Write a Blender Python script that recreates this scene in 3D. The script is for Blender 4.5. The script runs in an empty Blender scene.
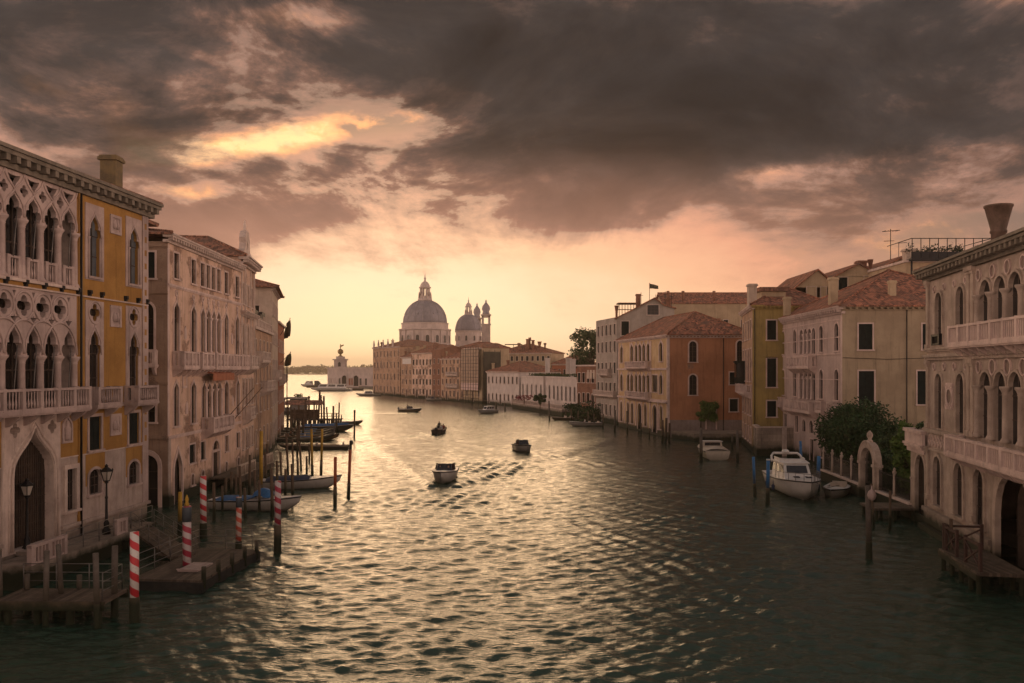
import bpy, math, random
import numpy as np
from math import sin, cos, pi, sqrt, radians
from mathutils import Vector
from mathutils.geometry import delaunay_2d_cdt

# ------------------------------------------------------------------ camera, sky, sun, exposure
S = bpy.context.scene
C = S.collection
H_EYE, F_PX, HOR = 10.0, 850.0, 370.0        # eye height over the water, focal length and horizon row of the photograph
cam = bpy.data.objects.new('camera', bpy.data.cameras.new('camera'))
C.objects.link(cam)
cam.location = (0, 0, H_EYE)
cam.rotation_euler = (pi / 2, 0, 0)
cam.data.sensor_width = 36.0
cam.data.lens = 36.0 * F_PX / 1024
cam.data.shift_y = (HOR - 341.5) / 1024
cam.data.clip_start = 0.5
cam.data.clip_end = 20000
S.camera = cam
S.view_settings.view_transform = 'Standard'
S.view_settings.look = 'None'
S.view_settings.gamma = 1
S.view_settings.use_curve_mapping = False
S.view_settings.exposure = 0.6
S.render.engine = 'CYCLES'
S.cycles.use_denoising = True
S.cycles.max_bounces = 6
S.cycles.diffuse_bounces = 3
S.cycles.glossy_bounces = 3
S.cycles.volume_bounces = 1
S.cycles.sample_clamp_indirect = 4

SUN_AZ, SUN_EL = radians(-7.0), radians(12.0)   # azimuth from straight ahead (+Y), to the left

class N:
    """small helper to write shader maths"""
    def __init__(s, tree):
        s.t = tree
    def node(s, typ, **kw):
        n = s.t.nodes.new(typ)
        for k, v in kw.items():
            setattr(n, k, v)
        return n
    def put(s, sock, v):
        if hasattr(v, 'is_output'):
            s.t.links.new(v, sock)
        elif v is not None:
            if sock.type == 'RGBA' and not isinstance(v, (int, float)) and len(v) == 3:
                v = (*v, 1)
            sock.default_value = v
    def m(s, op, a, b=None, c=None, clamp=False):
        n = s.node('ShaderNodeMath', operation=op, use_clamp=clamp)
        s.put(n.inputs[0], a); s.put(n.inputs[1], b); s.put(n.inputs[2], c)
        return n.outputs[0]
    def add(s, a, b): return s.m('ADD', a, b)
    def sub(s, a, b): return s.m('SUBTRACT', a, b)
    def mul(s, a, b): return s.m('MULTIPLY', a, b)
    def div(s, a, b): return s.m('DIVIDE', a, b)
    def xyz(s, v):
        n = s.node('ShaderNodeSeparateXYZ'); s.put(n.inputs[0], v); return n.outputs
    def vec(s, x, y, z=0.0):
        n = s.node('ShaderNodeCombineXYZ')
        s.put(n.inputs[0], x); s.put(n.inputs[1], y); s.put(n.inputs[2], z)
        return n.outputs[0]
    def vm(s, op, a, b=None, out=0):
        n = s.node('ShaderNodeVectorMath', operation=op)
        s.put(n.inputs[0], a)
        if b is not None:
            if op == 'SCALE': s.put(n.inputs['Scale'], b)
            else: s.put(n.inputs[1], b)
        return n.outputs[out]
    def noise(s, v, scale, detail=4, rough=.55, dist=0.0, col=False):
        n = s.node('ShaderNodeTexNoise')
        if v is not None: s.put(n.inputs['Vector'], v)
        n.inputs['Scale'].default_value = scale
        n.inputs['Detail'].default_value = detail
        n.inputs['Roughness'].default_value = rough
        n.inputs['Distortion'].default_value = dist
        return n.outputs['Color' if col else 'Fac']
    def ramp(s, f, stops, interp='LINEAR'):
        n = s.node('ShaderNodeValToRGB')
        s.put(n.inputs[0], f)
        r = n.color_ramp
        r.interpolation = interp
        while len(r.elements) < len(stops):
            r.elements.new(.5)
        for e, (p, c) in zip(r.elements, stops):
            e.position = p
            e.color = (*c, 1) if hasattr(c, '__len__') else (c, c, c, 1)
        return n.outputs[0]
    def mix(s, f, a, b, typ='MIX'):
        n = s.node('ShaderNodeMix', data_type='RGBA', blend_type=typ)
        s.put(n.inputs[0], f); s.put(n.inputs[6], a); s.put(n.inputs[7], b)
        return n.outputs[2]
    def smooth(s, x, a, b):
        n = s.node('ShaderNodeMapRange', interpolation_type='SMOOTHSTEP')
        s.put(n.inputs[0], x)
        n.inputs[1].default_value = a; n.inputs[2].default_value = b
        return n.outputs[0]

def build_sky():
    w = bpy.data.worlds.new('World')
    S.world = w
    w.use_nodes = True
    t = w.node_tree
    t.nodes.clear()
    n = N(t)
    d = n.vm('NORMALIZE', n.node('ShaderNodeTexCoord').outputs['Generated'])
    x, y, z = n.xyz(d)
    yy = n.m('MAXIMUM', y, .12)
    zz = n.m('MAXIMUM', z, 0.0)
    # slow warp so that banks of cloud have ragged outlines
    wn = n.vm('SUBTRACT', n.noise(n.vm('MULTIPLY', d, (1, 1, 1.9)), 5.0, 6, .6, col=True), (.5, .5, .5))
    wx, wy, wz = n.xyz(wn)
    u = n.add(n.div(x, yy), n.mul(wx, .17))
    v = n.add(n.div(zz, yy), n.mul(wz, .085))
    u0 = n.div(x, yy); v0 = n.div(zz, yy)
    def blob(px, py, rx, ry, ang=0.0, uu=u, vv=v, p=1.0):
        """soft bank of cloud (or gap) towards one compass bearing and elevation"""
        a, b = (px - 512) / F_PX, (HOR - py) / F_PX
        du, dv = n.sub(uu, a), n.sub(vv, b)
        ca, sa = cos(ang), sin(ang)
        p1 = n.div(n.add(n.mul(du, ca), n.mul(dv, sa)), rx / F_PX)
        p2 = n.div(n.sub(n.mul(dv, ca), n.mul(du, sa)), ry / F_PX)
        r2 = n.add(n.mul(p1, p1), n.mul(p2, p2))
        return n.m('POWER', 2.718, n.mul(r2, -p))
    def total(items):
        acc = None
        for k, b in items:
            q = n.mul(b, k)
            acc = q if acc is None else n.add(acc, q)
        return acc
    # perspective cloud plane for the fine structure
    zc = n.add(zz, .16)
    q = n.vec(n.div(x, zc), n.div(y, zc), 0.0)
    fb = n.noise(q, 1.15, 9, .62, .35)
    fb2 = n.noise(n.vm('MULTIPLY', d, (1, 1, 2.6)), 9.0, 8, .62, .3)
    fb3 = n.noise(n.vm('MULTIPLY', d, (1, 1, 2.0)), 4.2, 10, .66, .5)
    f = n.add(n.add(n.mul(n.sub(fb, .5), .8), n.mul(n.sub(fb2, .5), 1.0)), n.mul(n.sub(fb3, .5), 1.7))
    # glow of the clear evening sky, widest along the horizon round the sun
    a = n.div(n.sub(u0, (385 - 512) / F_PX), .62)
    right = n.m('MAXIMUM', n.sub(u0, -.12), 0.0)
    b = n.div(n.sub(v0, .03), .215)
    b = n.m('MAXIMUM', b, 0.0)
    g = n.m('SQRT', n.add(n.mul(a, a), n.mul(b, b)))
    g = n.add(g, n.mul(f, .22))
    gaps = total([(1.0, blob(250, 134, 95, 19, .15)), (.7, blob(160, 152, 40, 13, .2)), (.6, blob(395, 121, 60, 11, .1)),
                  (.6, blob(185, 192, 48, 13, 0)), (.5, blob(300, 12, 70, 12, .0)), (.35, blob(110, 108, 70, 40, -.7)), (.3, blob(30, 82, 50, 12, -.3)),
                  (.30, blob(775, 178, 60, 16, .1)), (.30, blob(890, 238, 170, 30, .22)), (.22, blob(640, 150, 90, 25, .3))])
    glow = n.ramp(n.div(g, 2.4), [(0.0, (1.12, .81, .47)), (.15, (1.06, .70, .44)), (.26, (.98, .52, .29)), (.36, (.80, .345, .20)),
                                  (.47, (.40, .205, .12)), (.62, (.16, .105, .085)), (1.0, (.075, .066, .064))])
    fb4 = n.noise(n.vm('MULTIPLY', d, (1, 1, 1.9)), 24.0, 6, .6, .4)
    gaps = n.mul(gaps, n.add(1.0, n.add(n.mul(n.sub(fb2, .5), 3.6), n.mul(n.sub(fb4, .5), 2.6))))
    hot = n.ramp(gaps, [(0.0, (.12, .085, .07)), (.22, (.36, .19, .12)), (.5, (1.0, .41, .15)), (.85, (1.25, .64, .22)), (1.0, (1.3, .80, .33))])
    glow = n.mix(n.smooth(gaps, .08, .45), glow, hot)
    # cloud cover
    cover = total([(1.25, blob(430, -70, 700, 235, 0)), (.60, blob(640, 95, 260, 85, -.2)), (.55, blob(60, 40, 210, 110, .2)), (.65, blob(60, 215, 170, 90, 0)),
                   (.48, blob(370, 182, 190, 42, .1)), (.62, blob(300, 238, 150, 34, -.12)), (.22, blob(450, 225, 110, 28, .05)), (.45, blob(170, 255, 90, 40, 0)),
                   (.62, blob(640, 205, 95, 16, .05)), (.55, blob(700, 160, 120, 30, .12)), (.6, blob(900, 120, 280, 80, 0)), (.75, blob(960, 30, 260, 80, 0)), (.35, blob(720, 35, 140, 50, 0)),
                   (.35, blob(545, 238, 60, 10, 0)), (.42, blob(860, 205, 150, 22, .15)), (.35, blob(980, 262, 90, 12, .2)), (.3, blob(820, 262, 80, 9, .15)),
                   (-.85, blob(250, 134, 100, 20, .15)), (-.45, blob(395, 121, 60, 11, .1)), (-.55, blob(180, 192, 42, 11, 0)), (-.6, blob(300, 10, 80, 14, 0)),
                   (-.5, blob(780, 178, 60, 13, .1)), (-.35, blob(110, 108, 60, 30, -.7)), (-.85, blob(430, 362, 470, 82, 0)), (-.4, blob(920, 235, 160, 14, .22)), (-.42, blob(555, 255, 190, 30, -.08))])
    back = n.smooth(y, .55, -.05)
    D = n.add(n.mul(cover, .96), n.mul(f, 1.75))
    alpha = n.smooth(D, -.06, .80)
    dark = n.ramp(n.div(D, 2.2), [(0.0, (.78, .37, .23)), (.18, (.55, .25, .16)), (.30, (.25, .128, .088)), (.42, (.092, .060, .050)), (.55, (.041, .0335, .031)), (.75, (.026, .0230, .0225)), (1.0, (.014, .0135, .0135))])
    dark = n.mix(1.0, dark, n.vm('SCALE', (1, 1, 1), n.add(1.0, n.mul(n.sub(fb2, fb3), 1.5))), 'MULTIPLY')      # lumps
    under = n.mul(n.smooth(v, .27, .11), n.smooth(a, 1.7, .1))     # lit from below near the sun
    dark = n.mix(n.mul(under, .68), dark, (.60, .29, .19))
    dark = n.mix(.05, dark, glow)
    front = n.vm('SCALE', n.mix(alpha, glow, dark), .75)
    # unseen sky behind the camera: broken cloud, brightened to fill the facades
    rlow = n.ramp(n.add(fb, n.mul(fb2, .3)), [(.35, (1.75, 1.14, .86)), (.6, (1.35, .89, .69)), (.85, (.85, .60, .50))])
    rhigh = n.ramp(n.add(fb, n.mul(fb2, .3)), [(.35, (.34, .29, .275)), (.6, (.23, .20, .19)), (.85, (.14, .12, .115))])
    side = n.add(.72, n.mul(n.smooth(y, -.75, -.05), 2.1))         # unseen sides raised further to light the canal fronts
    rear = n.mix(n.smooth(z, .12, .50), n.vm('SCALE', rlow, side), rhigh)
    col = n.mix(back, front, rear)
    up = n.smooth(z, .42, .75)
    col = n.mix(up, col, n.mix(.5, rhigh, (.11, .095, .09)))
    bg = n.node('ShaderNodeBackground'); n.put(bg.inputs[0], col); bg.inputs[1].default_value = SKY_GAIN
    sk = n.node('ShaderNodeTexSky', sky_type='NISHITA', sun_disc=False, sun_elevation=SUN_EL, sun_rotation=SUN_AZ)
    bn = n.node('ShaderNodeBackground'); n.put(bn.inputs[0], sk.outputs[0]); bn.inputs[1].default_value = .05
    # the clear sky shows where no cloud stands in front of it
    mx = n.node('ShaderNodeMixShader')
    veil = n.m('MAXIMUM', alpha, .93)
    n.put(mx.inputs[0], veil); n.put(mx.inputs[1], bn.outputs[0]); n.put(mx.inputs[2], bg.outputs[0])
    o = n.node('ShaderNodeOutputWorld'); n.put(o.inputs[0], mx.outputs[0])
    w.cycles.sampling_method = 'MANUAL'
    w.cycles.sample_map_resolution = 1024
SKY_GAIN = 1.0
build_sky()

sun = bpy.data.objects.new('sun', bpy.data.lights.new('sun', 'SUN'))
C.objects.link(sun)
sun.data.energy = .42
sun.data.angle = radians(28.0)          # veiled by thin cloud
sun.data.color = (1.0, .66, .36)
sun.rotation_euler = (pi / 2 - SUN_EL, 0, pi - SUN_AZ)
sun.rotation_euler = Vector((-sin(SUN_AZ) * cos(SUN_EL), -cos(SUN_AZ) * cos(SUN_EL), -sin(SUN_EL))).to_track_quat('-Z', 'Y').to_euler()
sun.location = (-60, 300, 60)
# ------------------------------------------------------------------ helpers
rnd = random.Random(7)

def ground_at(px, py, z=0.0):
    """the point at height z that the photograph shows at this pixel (used to survey the place)"""
    Y = (H_EYE - z) * F_PX / (py - HOR)
    return Vector(((px - 512) / F_PX * Y, Y, z))

class Fr:
    """a wall's own frame: u along it, n out of it, z up"""
    def __init__(s, o, u, out):
        s.o = Vector((o[0], o[1], o[2] if len(o) > 2 else 0.0))
        s.ud = Vector((u[0], u[1], 0)).normalized()
        s.nd = Vector((-s.ud.y, s.ud.x, 0))
        if s.nd.dot(Vector((out[0], out[1], 0))) < 0:
            s.nd = -s.nd
    def p(s, u, n, z):
        return s.o + s.ud * u + s.nd * n + Vector((0, 0, z))

W0 = Fr((0, 0, 0), (1, 0), (0, 1))     # plain axes: u = x, n = y

class MB:
    """collects faces and links them as ONE mesh object"""
    def __init__(s):
        s.v, s.f, s.mi, s.sm = [], [], [], []
        s.m = 0
    def add(s, vs, fs, smooth=False):
        b = len(s.v)
        s.v.extend(vs)
        for f in fs:
            s.f.append([b + i for i in f]); s.mi.append(s.m); s.sm.append(smooth)
        return s
    def box(s, fr, u0, u1, n0, n1, z0, z1):
        P = [fr.p(u, n, z) for z in (z0, z1) for (u, n) in ((u0, n0), (u1, n0), (u1, n1), (u0, n1))]
        return s.add(P, [(0, 3, 2, 1), (4, 5, 6, 7), (0, 1, 5, 4), (1, 2, 6, 5), (2, 3, 7, 6), (3, 0, 4, 7)])
    def bar(s, a, b, w, h=None, up=(0, 0, 1)):
        a, b = Vector(a), Vector(b)
        h = h or w
        d = (b - a).normalized()
        up = Vector(up)
        if abs(d.dot(up)) > .98: up = Vector((0, 1, 0))
        r = d.cross(up).normalized() * (w / 2)
        q = r.cross(d).normalized() * (h / 2)
        P = [c + i * r + j * q for c in (a, b) for (i, j) in ((-1, -1), (1, -1), (1, 1), (-1, 1))]
        return s.add(P, [(0, 3, 2, 1), (4, 5, 6, 7), (0, 1, 5, 4), (1, 2, 6, 5), (2, 3, 7, 6), (3, 0, 4, 7)])
    def tri(s, fr, outer, holes=(), n=0.0):
        """flat sheet with holes"""
        co, ed, fl = [], [], []
        for loop in (outer, *holes):
            b = len(co)
            fl.append([b + i for i in range(len(loop))])
            co += [Vector((p[0], p[1])) for p in loop]
            ed += [(b + i, b + (i + 1) % len(loop)) for i in range(len(loop))]
        vs, _, fs, *_r = delaunay_2d_cdt(co, ed, fl, 2 if holes else 1, 1e-5)
        return s.add([fr.p(p.x, n, p.y) for p in vs], [list(f) for f in fs])
    def rim(s, fr, loop, n0, n1, smooth=False):
        k = len(loop)
        P = [fr.p(p[0], n, p[1]) for n in (n0, n1) for p in loop]
        return s.add(P, [(i, (i + 1) % k, k + (i + 1) % k, k + i) for i in range(k)], smooth)
    def plate(s, fr, outer, holes, n0, n1, back=False):
        s.tri(fr, outer, holes, n1)
        if back: s.tri(fr, outer, holes, n0)
        for l in (outer, *holes): s.rim(fr, l, n0, n1)
        return s
    def ring(s, fr, loop, w, n0, n1, open_bottom=True):
        """moulding of width w round an opening; the bottom edge (first to second point) is left free"""
        out = offset(loop, w, open_bottom)
        k = len(loop)
        P = [fr.p(p[0], n1, p[1]) for p in loop] + [fr.p(p[0], n1, p[1]) for p in out] + \
            [fr.p(p[0], n0, p[1]) for p in out] + [fr.p(p[0], n0, p[1]) for p in loop]
        F = []
        for i in range(1 if open_bottom else 0, k):
            j = (i + 1) % k
            F += [(i, j, k + j, k + i), (k + i, k + j, 2 * k + j, 2 * k + i), (i, j, 3 * k + j, 3 * k + i)]
        return s.add(P, F)
    def tube(s, path, r, seg=6, closed=False):
        path = [Vector(p) for p in path]
        n = len(path)
        rings = []
        for i, p in enumerate(path):
            a = path[i - 1] if (i > 0 or closed) else p
            b = path[(i + 1) % n] if (i < n - 1 or closed) else p
            d = (b - a).normalized()
            up = Vector((0, 0, 1)) if abs(d.z) < .95 else Vector((1, 0, 0))
            x = d.cross(up).normalized(); y = x.cross(d)
            rr = r[i] if isinstance(r, (list, tuple)) else r
            rings.append([p + (x * cos(2 * pi * k / seg) + y * sin(2 * pi * k / seg)) * rr for k in range(seg)])
        vs = [q for g in rings for q in g]
        fs = []
        for i in range(n if closed else n - 1):
            j = (i + 1) % n
            fs += [(i * seg + k, i * seg + (k + 1) % seg, j * seg + (k + 1) % seg, j * seg + k) for k in range(seg)]
        if not closed:
            fs += [tuple(range(seg))[::-1], tuple((n - 1) * seg + k for k in range(seg))]
        return s.add(vs, fs, True)
    def lathe(s, c, prof, seg=12, smooth=True, rot=0.0):
        """prof: (radius, height) from the bottom up, round a vertical axis at c"""
        c = Vector(c)
        vs = [c + Vector((r * cos(2 * pi * k / seg + rot), r * sin(2 * pi * k / seg + rot), z)) for r, z in prof for k in range(seg)]
        fs = [(i * seg + k, i * seg + (k + 1) % seg, (i + 1) * seg + (k + 1) % seg, (i + 1) * seg + k) for i in range(len(prof) - 1) for k in range(seg)]
        n = len(prof)
        fs += [tuple(range(seg))[::-1], tuple((n - 1) * seg + k for k in range(seg))]
        return s.add(vs, fs, smooth)
    def build(s, name, mats, parent=None, loc=None):
        me = bpy.data.meshes.new(name)
        base = Vector(loc) if loc is not None else Vector((0, 0, 0))
        off = base if parent is None else world_of(parent)
        vs = [tuple(Vector(v) - off) for v in s.v]
        me.from_pydata(vs, [], s.f)
        mats = mats if isinstance(mats, (list, tuple)) else [mats]
        for m in mats: me.materials.append(m)
        me.polygons.foreach_set('material_index', s.mi)
        me.polygons.foreach_set('use_smooth', s.sm)
        uv = me.uv_layers.new(name='metres')
        buf = []
        for p in me.polygons:                       # every face gets its own metre grid: along the level, and up the slope
            nn = p.normal
            t = Vector((-nn.y, nn.x, 0))
            t = t.normalized() if t.length > 1e-3 else Vector((1, 0, 0))
            b = nn.cross(t)
            for vi in p.vertices:
                q = Vector(s.v[vi])
                buf += [q.dot(t), q.dot(b)]
        uv.data.foreach_set('uv', buf)
        o = bpy.data.objects.new(name, me)
        C.objects.link(o)
        o.location = base
        if parent is not None: o.parent = parent
        return o

def world_of(o):
    v = Vector((0, 0, 0))
    while o is not None:
        v += Vector(o.location); o = o.parent
    return v

def offset(loop, w, open_bottom=True):
    k = len(loop)
    ar = sum(loop[i][0] * loop[(i + 1) % k][1] - loop[(i + 1) % k][0] * loop[i][1] for i in range(k))
    sg = 1 if ar > 0 else -1
    out = []
    for i, p in enumerate(loop):
        a, b = loop[i - 1], loop[(i + 1) % k]
        if open_bottom and i == 0: a = (p[0], p[1] + 1) if False else None
        nrm = []
        for s_, e_ in ((a, p), (p, b)):
            if s_ is None: continue
            dx, dy = e_[0] - s_[0], e_[1] - s_[1]
            L = math.hypot(dx, dy) or 1
            nrm.append((dy / L * sg, -dx / L * sg))
        if open_bottom and i in (0, 1):
            out.append((p[0] + (w if i == 1 else -w) * (1 if loop[1][0] > loop[0][0] else -1), p[1])); continue
        nx = sum(q[0] for q in nrm) / len(nrm); ny = sum(q[1] for q in nrm) / len(nrm)
        L2 = max(.35, nx * nx + ny * ny)
        out.append((p[0] + nx / L2 * w, p[1] + ny / L2 * w))
    return out

# outlines of openings, anticlockwise from the lower left
def rect(a, b, z0, z1): return [(a, z0), (b, z0), (b, z1), (a, z1)]
def arch(a, b, z0, zs, rise=None, k=9):
    r = (b - a) / 2; c = (a + b) / 2; h = rise or r
    return [(a, z0), (b, z0)] + [(c + r * cos(pi * i / k), zs + h * sin(pi * i / k)) for i in range(k + 1)]
def bez(p0, p1, p2, p3, k=7):
    o = []
    for i in range(k + 1):
        t = i / k; m = 1 - t
        o.append(tuple(m ** 3 * p0[j] + 3 * m * m * t * p1[j] + 3 * m * t * t * p2[j] + t ** 3 * p3[j] for j in (0, 1)))
    return o
def ogee(a, b, z0, zs, za, k=7):
    c, w, h = (a + b) / 2, (b - a) / 2, za - zs
    half = bez((w, 0), (w * 1.02, h * .55), (w * .22, h * .55), (0, h), k)
    R = [(c + x, zs + y) for x, y in half]
    L = [(c - x, zs + y) for x, y in half[::-1][1:]]
    return [(a, z0), (b, z0)] + R + L
TREF = [(.80, 0), (.97, .10), (1.0, .22), (.92, .34), (.74, .41), (.58, .40), (.62, .52), (.56, .66), (.40, .77), (.2, .86), (.07, .94), (0, 1.0)]
def trefoil(a, b, z0, zs, za):
    c, w, h = (a + b) / 2, (b - a) / 2, za - zs
    R = [(c + x * w, zs + y * h) for x, y in TREF]
    L = [(c - x * w, zs + y * h) for x, y in TREF[::-1][1:]]
    return [(c - w * .8, z0), (c + w * .8, z0)] + R + L
def quatrefoil(c, z, r, k=6):
    o = []
    for q in range(4):
        a0 = q * pi / 2
        cx, cz = c + r * .56 * cos(a0), z + r * .56 * sin(a0)
        for i in range(k + 1):
            t = a0 - pi * .62 + pi * 1.24 * i / k
            o.append((cx + r * .44 * cos(t), cz + r * .44 * sin(t)))
    return o
def circle(c, z, r, k=16): return [(c + r * cos(2 * pi * i / k), z + r * sin(2 * pi * i / k)) for i in range(k)]

def empty(name, loc, label=None, cat=None, group=None):
    o = bpy.data.objects.new(name, None)
    C.objects.link(o)
    o.location = loc
    o.empty_display_size = .5
    return tag(o, label, cat, group)
def tag(o, label=None, cat=None, group=None, kind=None):
    if label: o['label'] = label
    if cat: o['category'] = cat
    if group: o['group'] = group
    if kind: o['kind'] = kind
    return o
def copy_tree(o, parent=None):
    c = o.copy(); C.objects.link(c); c.parent = parent
    for ch in list(o.children): copy_tree(ch, c)
    return c

# ------------------------------------------------------------------ materials
MATS = {}
def mat(name, c1, c2=None, scale=1.5, rough=.85, bump=.15, algae=0.0, streak=.35, pattern=None, patch=None, metal=0.0, spec=.3, fine=14.0, pt=.52):
    """weathered surface: two base colours in patches, rain streaks, optional brick or tile courses, tidal algae"""
    if name in MATS: return MATS[name]
    m = bpy.data.materials.new(name)
    m.use_nodes = True
    t = m.node_tree; t.nodes.clear()
    n = N(t)
    pos = n.node('ShaderNodeNewGeometry').outputs['Position']
    obj = n.node('ShaderNodeTexCoord').outputs['Object']
    c2 = c2 or tuple(x * .72 for x in c1)
    a = n.noise(obj, scale, 6, .65)
    col = n.mix(n.smooth(a, .35, .66), c1, c2)
    h = n.noise(obj, fine, 4, .6)
    if pattern in ('brick', 'block'):
        uv = n.node('ShaderNodeUVMap', uv_map='metres').outputs[0]
        b = n.node('ShaderNodeTexBrick')
        n.put(b.inputs['Vector'], uv)
        b.inputs['Scale'].default_value = 1.0
        bw, bh, mo = (.30, .085, .012) if pattern == 'brick' else (1.1, .42, .016)
        b.inputs['Brick Width'].default_value = bw; b.inputs['Row Height'].default_value = bh
        b.inputs['Mortar Size'].default_value = mo; b.inputs['Mortar Smooth'].default_value = .3
        n.put(b.inputs['Color1'], (1.12, 1.08, 1.05)); n.put(b.inputs['Color2'], (.72, .70, .70)); n.put(b.inputs['Mortar'], (.62, .6, .58))
        col = n.mix(1.0, col, b.outputs['Color'], 'MULTIPLY')
        h = n.sub(n.mul(h, .4), n.mul(b.outputs['Fac'], .5))
    if pattern == 'tile':
        uv = n.node('ShaderNodeUVMap', uv_map='metres').outputs[0]
        ux, uy, _ = n.xyz(uv)
        rid = n.m('ABSOLUTE', n.m('SINE', n.mul(ux, pi / .24)))
        cell = n.vec(n.m('FLOOR', n.div(ux, .24)), n.m('FLOOR', n.div(uy, .38)), 0)
        wn = n.node('ShaderNodeTexWhiteNoise'); n.put(wn.inputs['Vector'], cell)
        col = n.mix(1.0, col, n.ramp(wn.outputs['Value'], [(0, (.38, .36, .36)), (.5, (.95, .9, .86)), (1, (1.5, 1.25, 1.1))]), 'MULTIPLY')
        fr = n.m('FRACT', n.div(uy, .38))
        h = n.add(n.mul(rid, .8), n.add(n.mul(fr, .25), n.mul(h, .2)))
        big = n.noise(obj, .55, 4, .6)
        col = n.mix(n.smooth(big, .5, .72), col, (.16, .10, .075))
    if pattern == 'plank':
        ox, oy, oz = n.xyz(obj)
        ux = n.div(ox, .16)
        wn = n.node('ShaderNodeTexWhiteNoise', noise_dimensions='1D'); n.put(wn.inputs['W'], n.m('FLOOR', ux))
        col = n.mix(1.0, col, n.ramp(wn.outputs['Value'], [(0, .6), (1, 1.25)]), 'MULTIPLY')
        fr = n.m('PINGPONG', ux, .5)
        col = n.mix(n.smooth(fr, .06, .0), col, (.01, .01, .008))
        h = n.add(h, n.smooth(fr, .0, .08))
    if patch:                                       # plaster fallen off, brick showing
        pm = n.smooth(n.noise(obj, .35, 7, .68), pt, pt + .08)
        uv = n.node('ShaderNodeUVMap', uv_map='metres').outputs[0]
        b = n.node('ShaderNodeTexBrick'); n.put(b.inputs['Vector'], uv)
        b.inputs['Scale'].default_value = 1.0
        b.inputs['Brick Width'].default_value = .30; b.inputs['Row Height'].default_value = .085; b.inputs['Mortar Size'].default_value = .012
        n.put(b.inputs['Color1'], patch); n.put(b.inputs['Color2'], tuple(x * .6 for x in patch)); n.put(b.inputs['Mortar'], (.3, .26, .22))
        col = n.mix(pm, col, b.outputs['Color'])
        h = n.sub(h, n.mul(pm, .6))
    if streak:
        s = n.noise(n.vm('MULTIPLY', obj, (1.6, 1.6, .13)), 1.3, 6, .7)
        col = n.mix(n.mul(n.smooth(s, .48, .74), streak), col, tuple(x * .38 for x in c2))
        sp = n.noise(obj, 6.5, 5, .7)
        col = n.mix(n.mul(n.smooth(sp, .56, .72), streak * .7), col, tuple(x * .5 for x in c2))
    if algae:
        z = n.xyz(pos)[2]
        z = n.add(z, n.mul(n.sub(n.noise(obj, 1.1, 5, .6), .5), .9))
        z2 = n.sub(z, algae + .38)
        col = n.mix(n.smooth(z2, 1.0, .2), col, n.mix(.5, col, (.10, .085, .055)))
        col = n.mix(n.smooth(z2, .25, -.25), col, (.018, .022, .010))
    p = n.node('ShaderNodeBsdfPrincipled')
    n.put(p.inputs['Base Color'], col)
    p.inputs['Roughness'].default_value = rough
    p.inputs['Metallic'].default_value = metal
    p.inputs['Specular IOR Level'].default_value = spec
    if bump:
        bp = n.node('ShaderNodeBump')
        bp.inputs['Strength'].default_value = min(1.0, bump * 2.2); bp.inputs['Distance'].default_value = .06
        n.put(bp.inputs['Height'], h)
        n.put(p.inputs['Normal'], bp.outputs[0])
    o = n.node('ShaderNodeOutputMaterial'); n.put(o.inputs[0], p.outputs[0])
    MATS[name] = m
    return m

def glass_mat():
    m = bpy.data.materials.new('window_glass'); m.use_nodes = True
    t = m.node_tree; t.nodes.clear(); n = N(t)
    obj = n.node('ShaderNodeTexCoord').outputs['Object']
    p = n.node('ShaderNodeBsdfPrincipled')
    n.put(p.inputs['Base Color'], n.mix(n.noise(obj, .6, 2), (.008, .008, .010), (.022, .019, .018)))
    p.inputs['Specular IOR Level'].default_value = .3
    p.inputs['Roughness'].default_value = .12
    bp = n.node('ShaderNodeBump'); bp.inputs['Strength'].default_value = .12; bp.inputs['Distance'].default_value = .05
    n.put(bp.inputs['Height'], n.noise(obj, 1.4, 2)); n.put(p.inputs['Normal'], bp.outputs[0])
    o = n.node('ShaderNodeOutputMaterial'); n.put(o.inputs[0], p.outputs[0])
    return m

def stripe_mat(name, c1, c2, pitch=.62, turn=1.0):
    """painted spiral round a pole"""
    m = bpy.data.materials.new(name); m.use_nodes = True
    t = m.node_tree; t.nodes.clear(); n = N(t)
    obj = n.node('ShaderNodeTexCoord').outputs['Object']
    x, y, z = n.xyz(obj)
    ang = n.div(n.m('ARCTAN2', y, x), 2 * pi)
    s = n.m('FRACT', n.add(n.div(z, pitch), n.mul(ang, turn)))
    w = n.noise(obj, 7, 5, .7)
    k = n.smooth(n.add(s, n.mul(n.sub(w, .5), .05)), .49, .51)
    col = n.mix(k, c1, c2)
    col = n.mix(n.mul(n.smooth(w, .55, .7), .55), col, (.12, .09, .07))
    p = n.node('ShaderNodeBsdfPrincipled'); n.put(p.inputs['Base Color'], col)
    p.inputs['Roughness'].default_value = .6
    o = n.node('ShaderNodeOutputMaterial'); n.put(o.inputs[0], p.outputs[0])
    return m

STONE = mat('istrian_stone', (.62, .50, .43), (.46, .36, .31), 1.1, .8, .12, streak=.5)
STONE_LOW = mat('istrian_stone_tidal', (.46, .37, .32), (.33, .26, .22), .9, .8, .15, algae=.55, streak=.6)
MARBLE = mat('pale_marble', (.66, .51, .45), (.49, .37, .33), .7, .7, .08, streak=.4)
OCHRE = mat('ochre_plaster', (.37, .20, .055), (.28, .145, .04), .6, .9, .12, algae=.4, streak=.4)
DSTONE = mat('dark_brown_stone', (.21, .175, .135), (.14, .118, .09), 1.2, .85, .15, streak=.5)  # darker and browner than the facade stone
GREYM = mat('dimmed_grey_marble', (.48, .37, .33), (.34, .26, .235), .7, .8, .1, streak=.5)  # marble darkened in colour for the dimmer edge of the view
BARB = mat('worn_pink_plaster', (.70, .50, .385), (.54, .37, .27), .5, .9, .25, algae=.5, streak=.45, patch=(.36, .19, .12))  # tone lightened to stand in for warm light on the front
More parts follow.
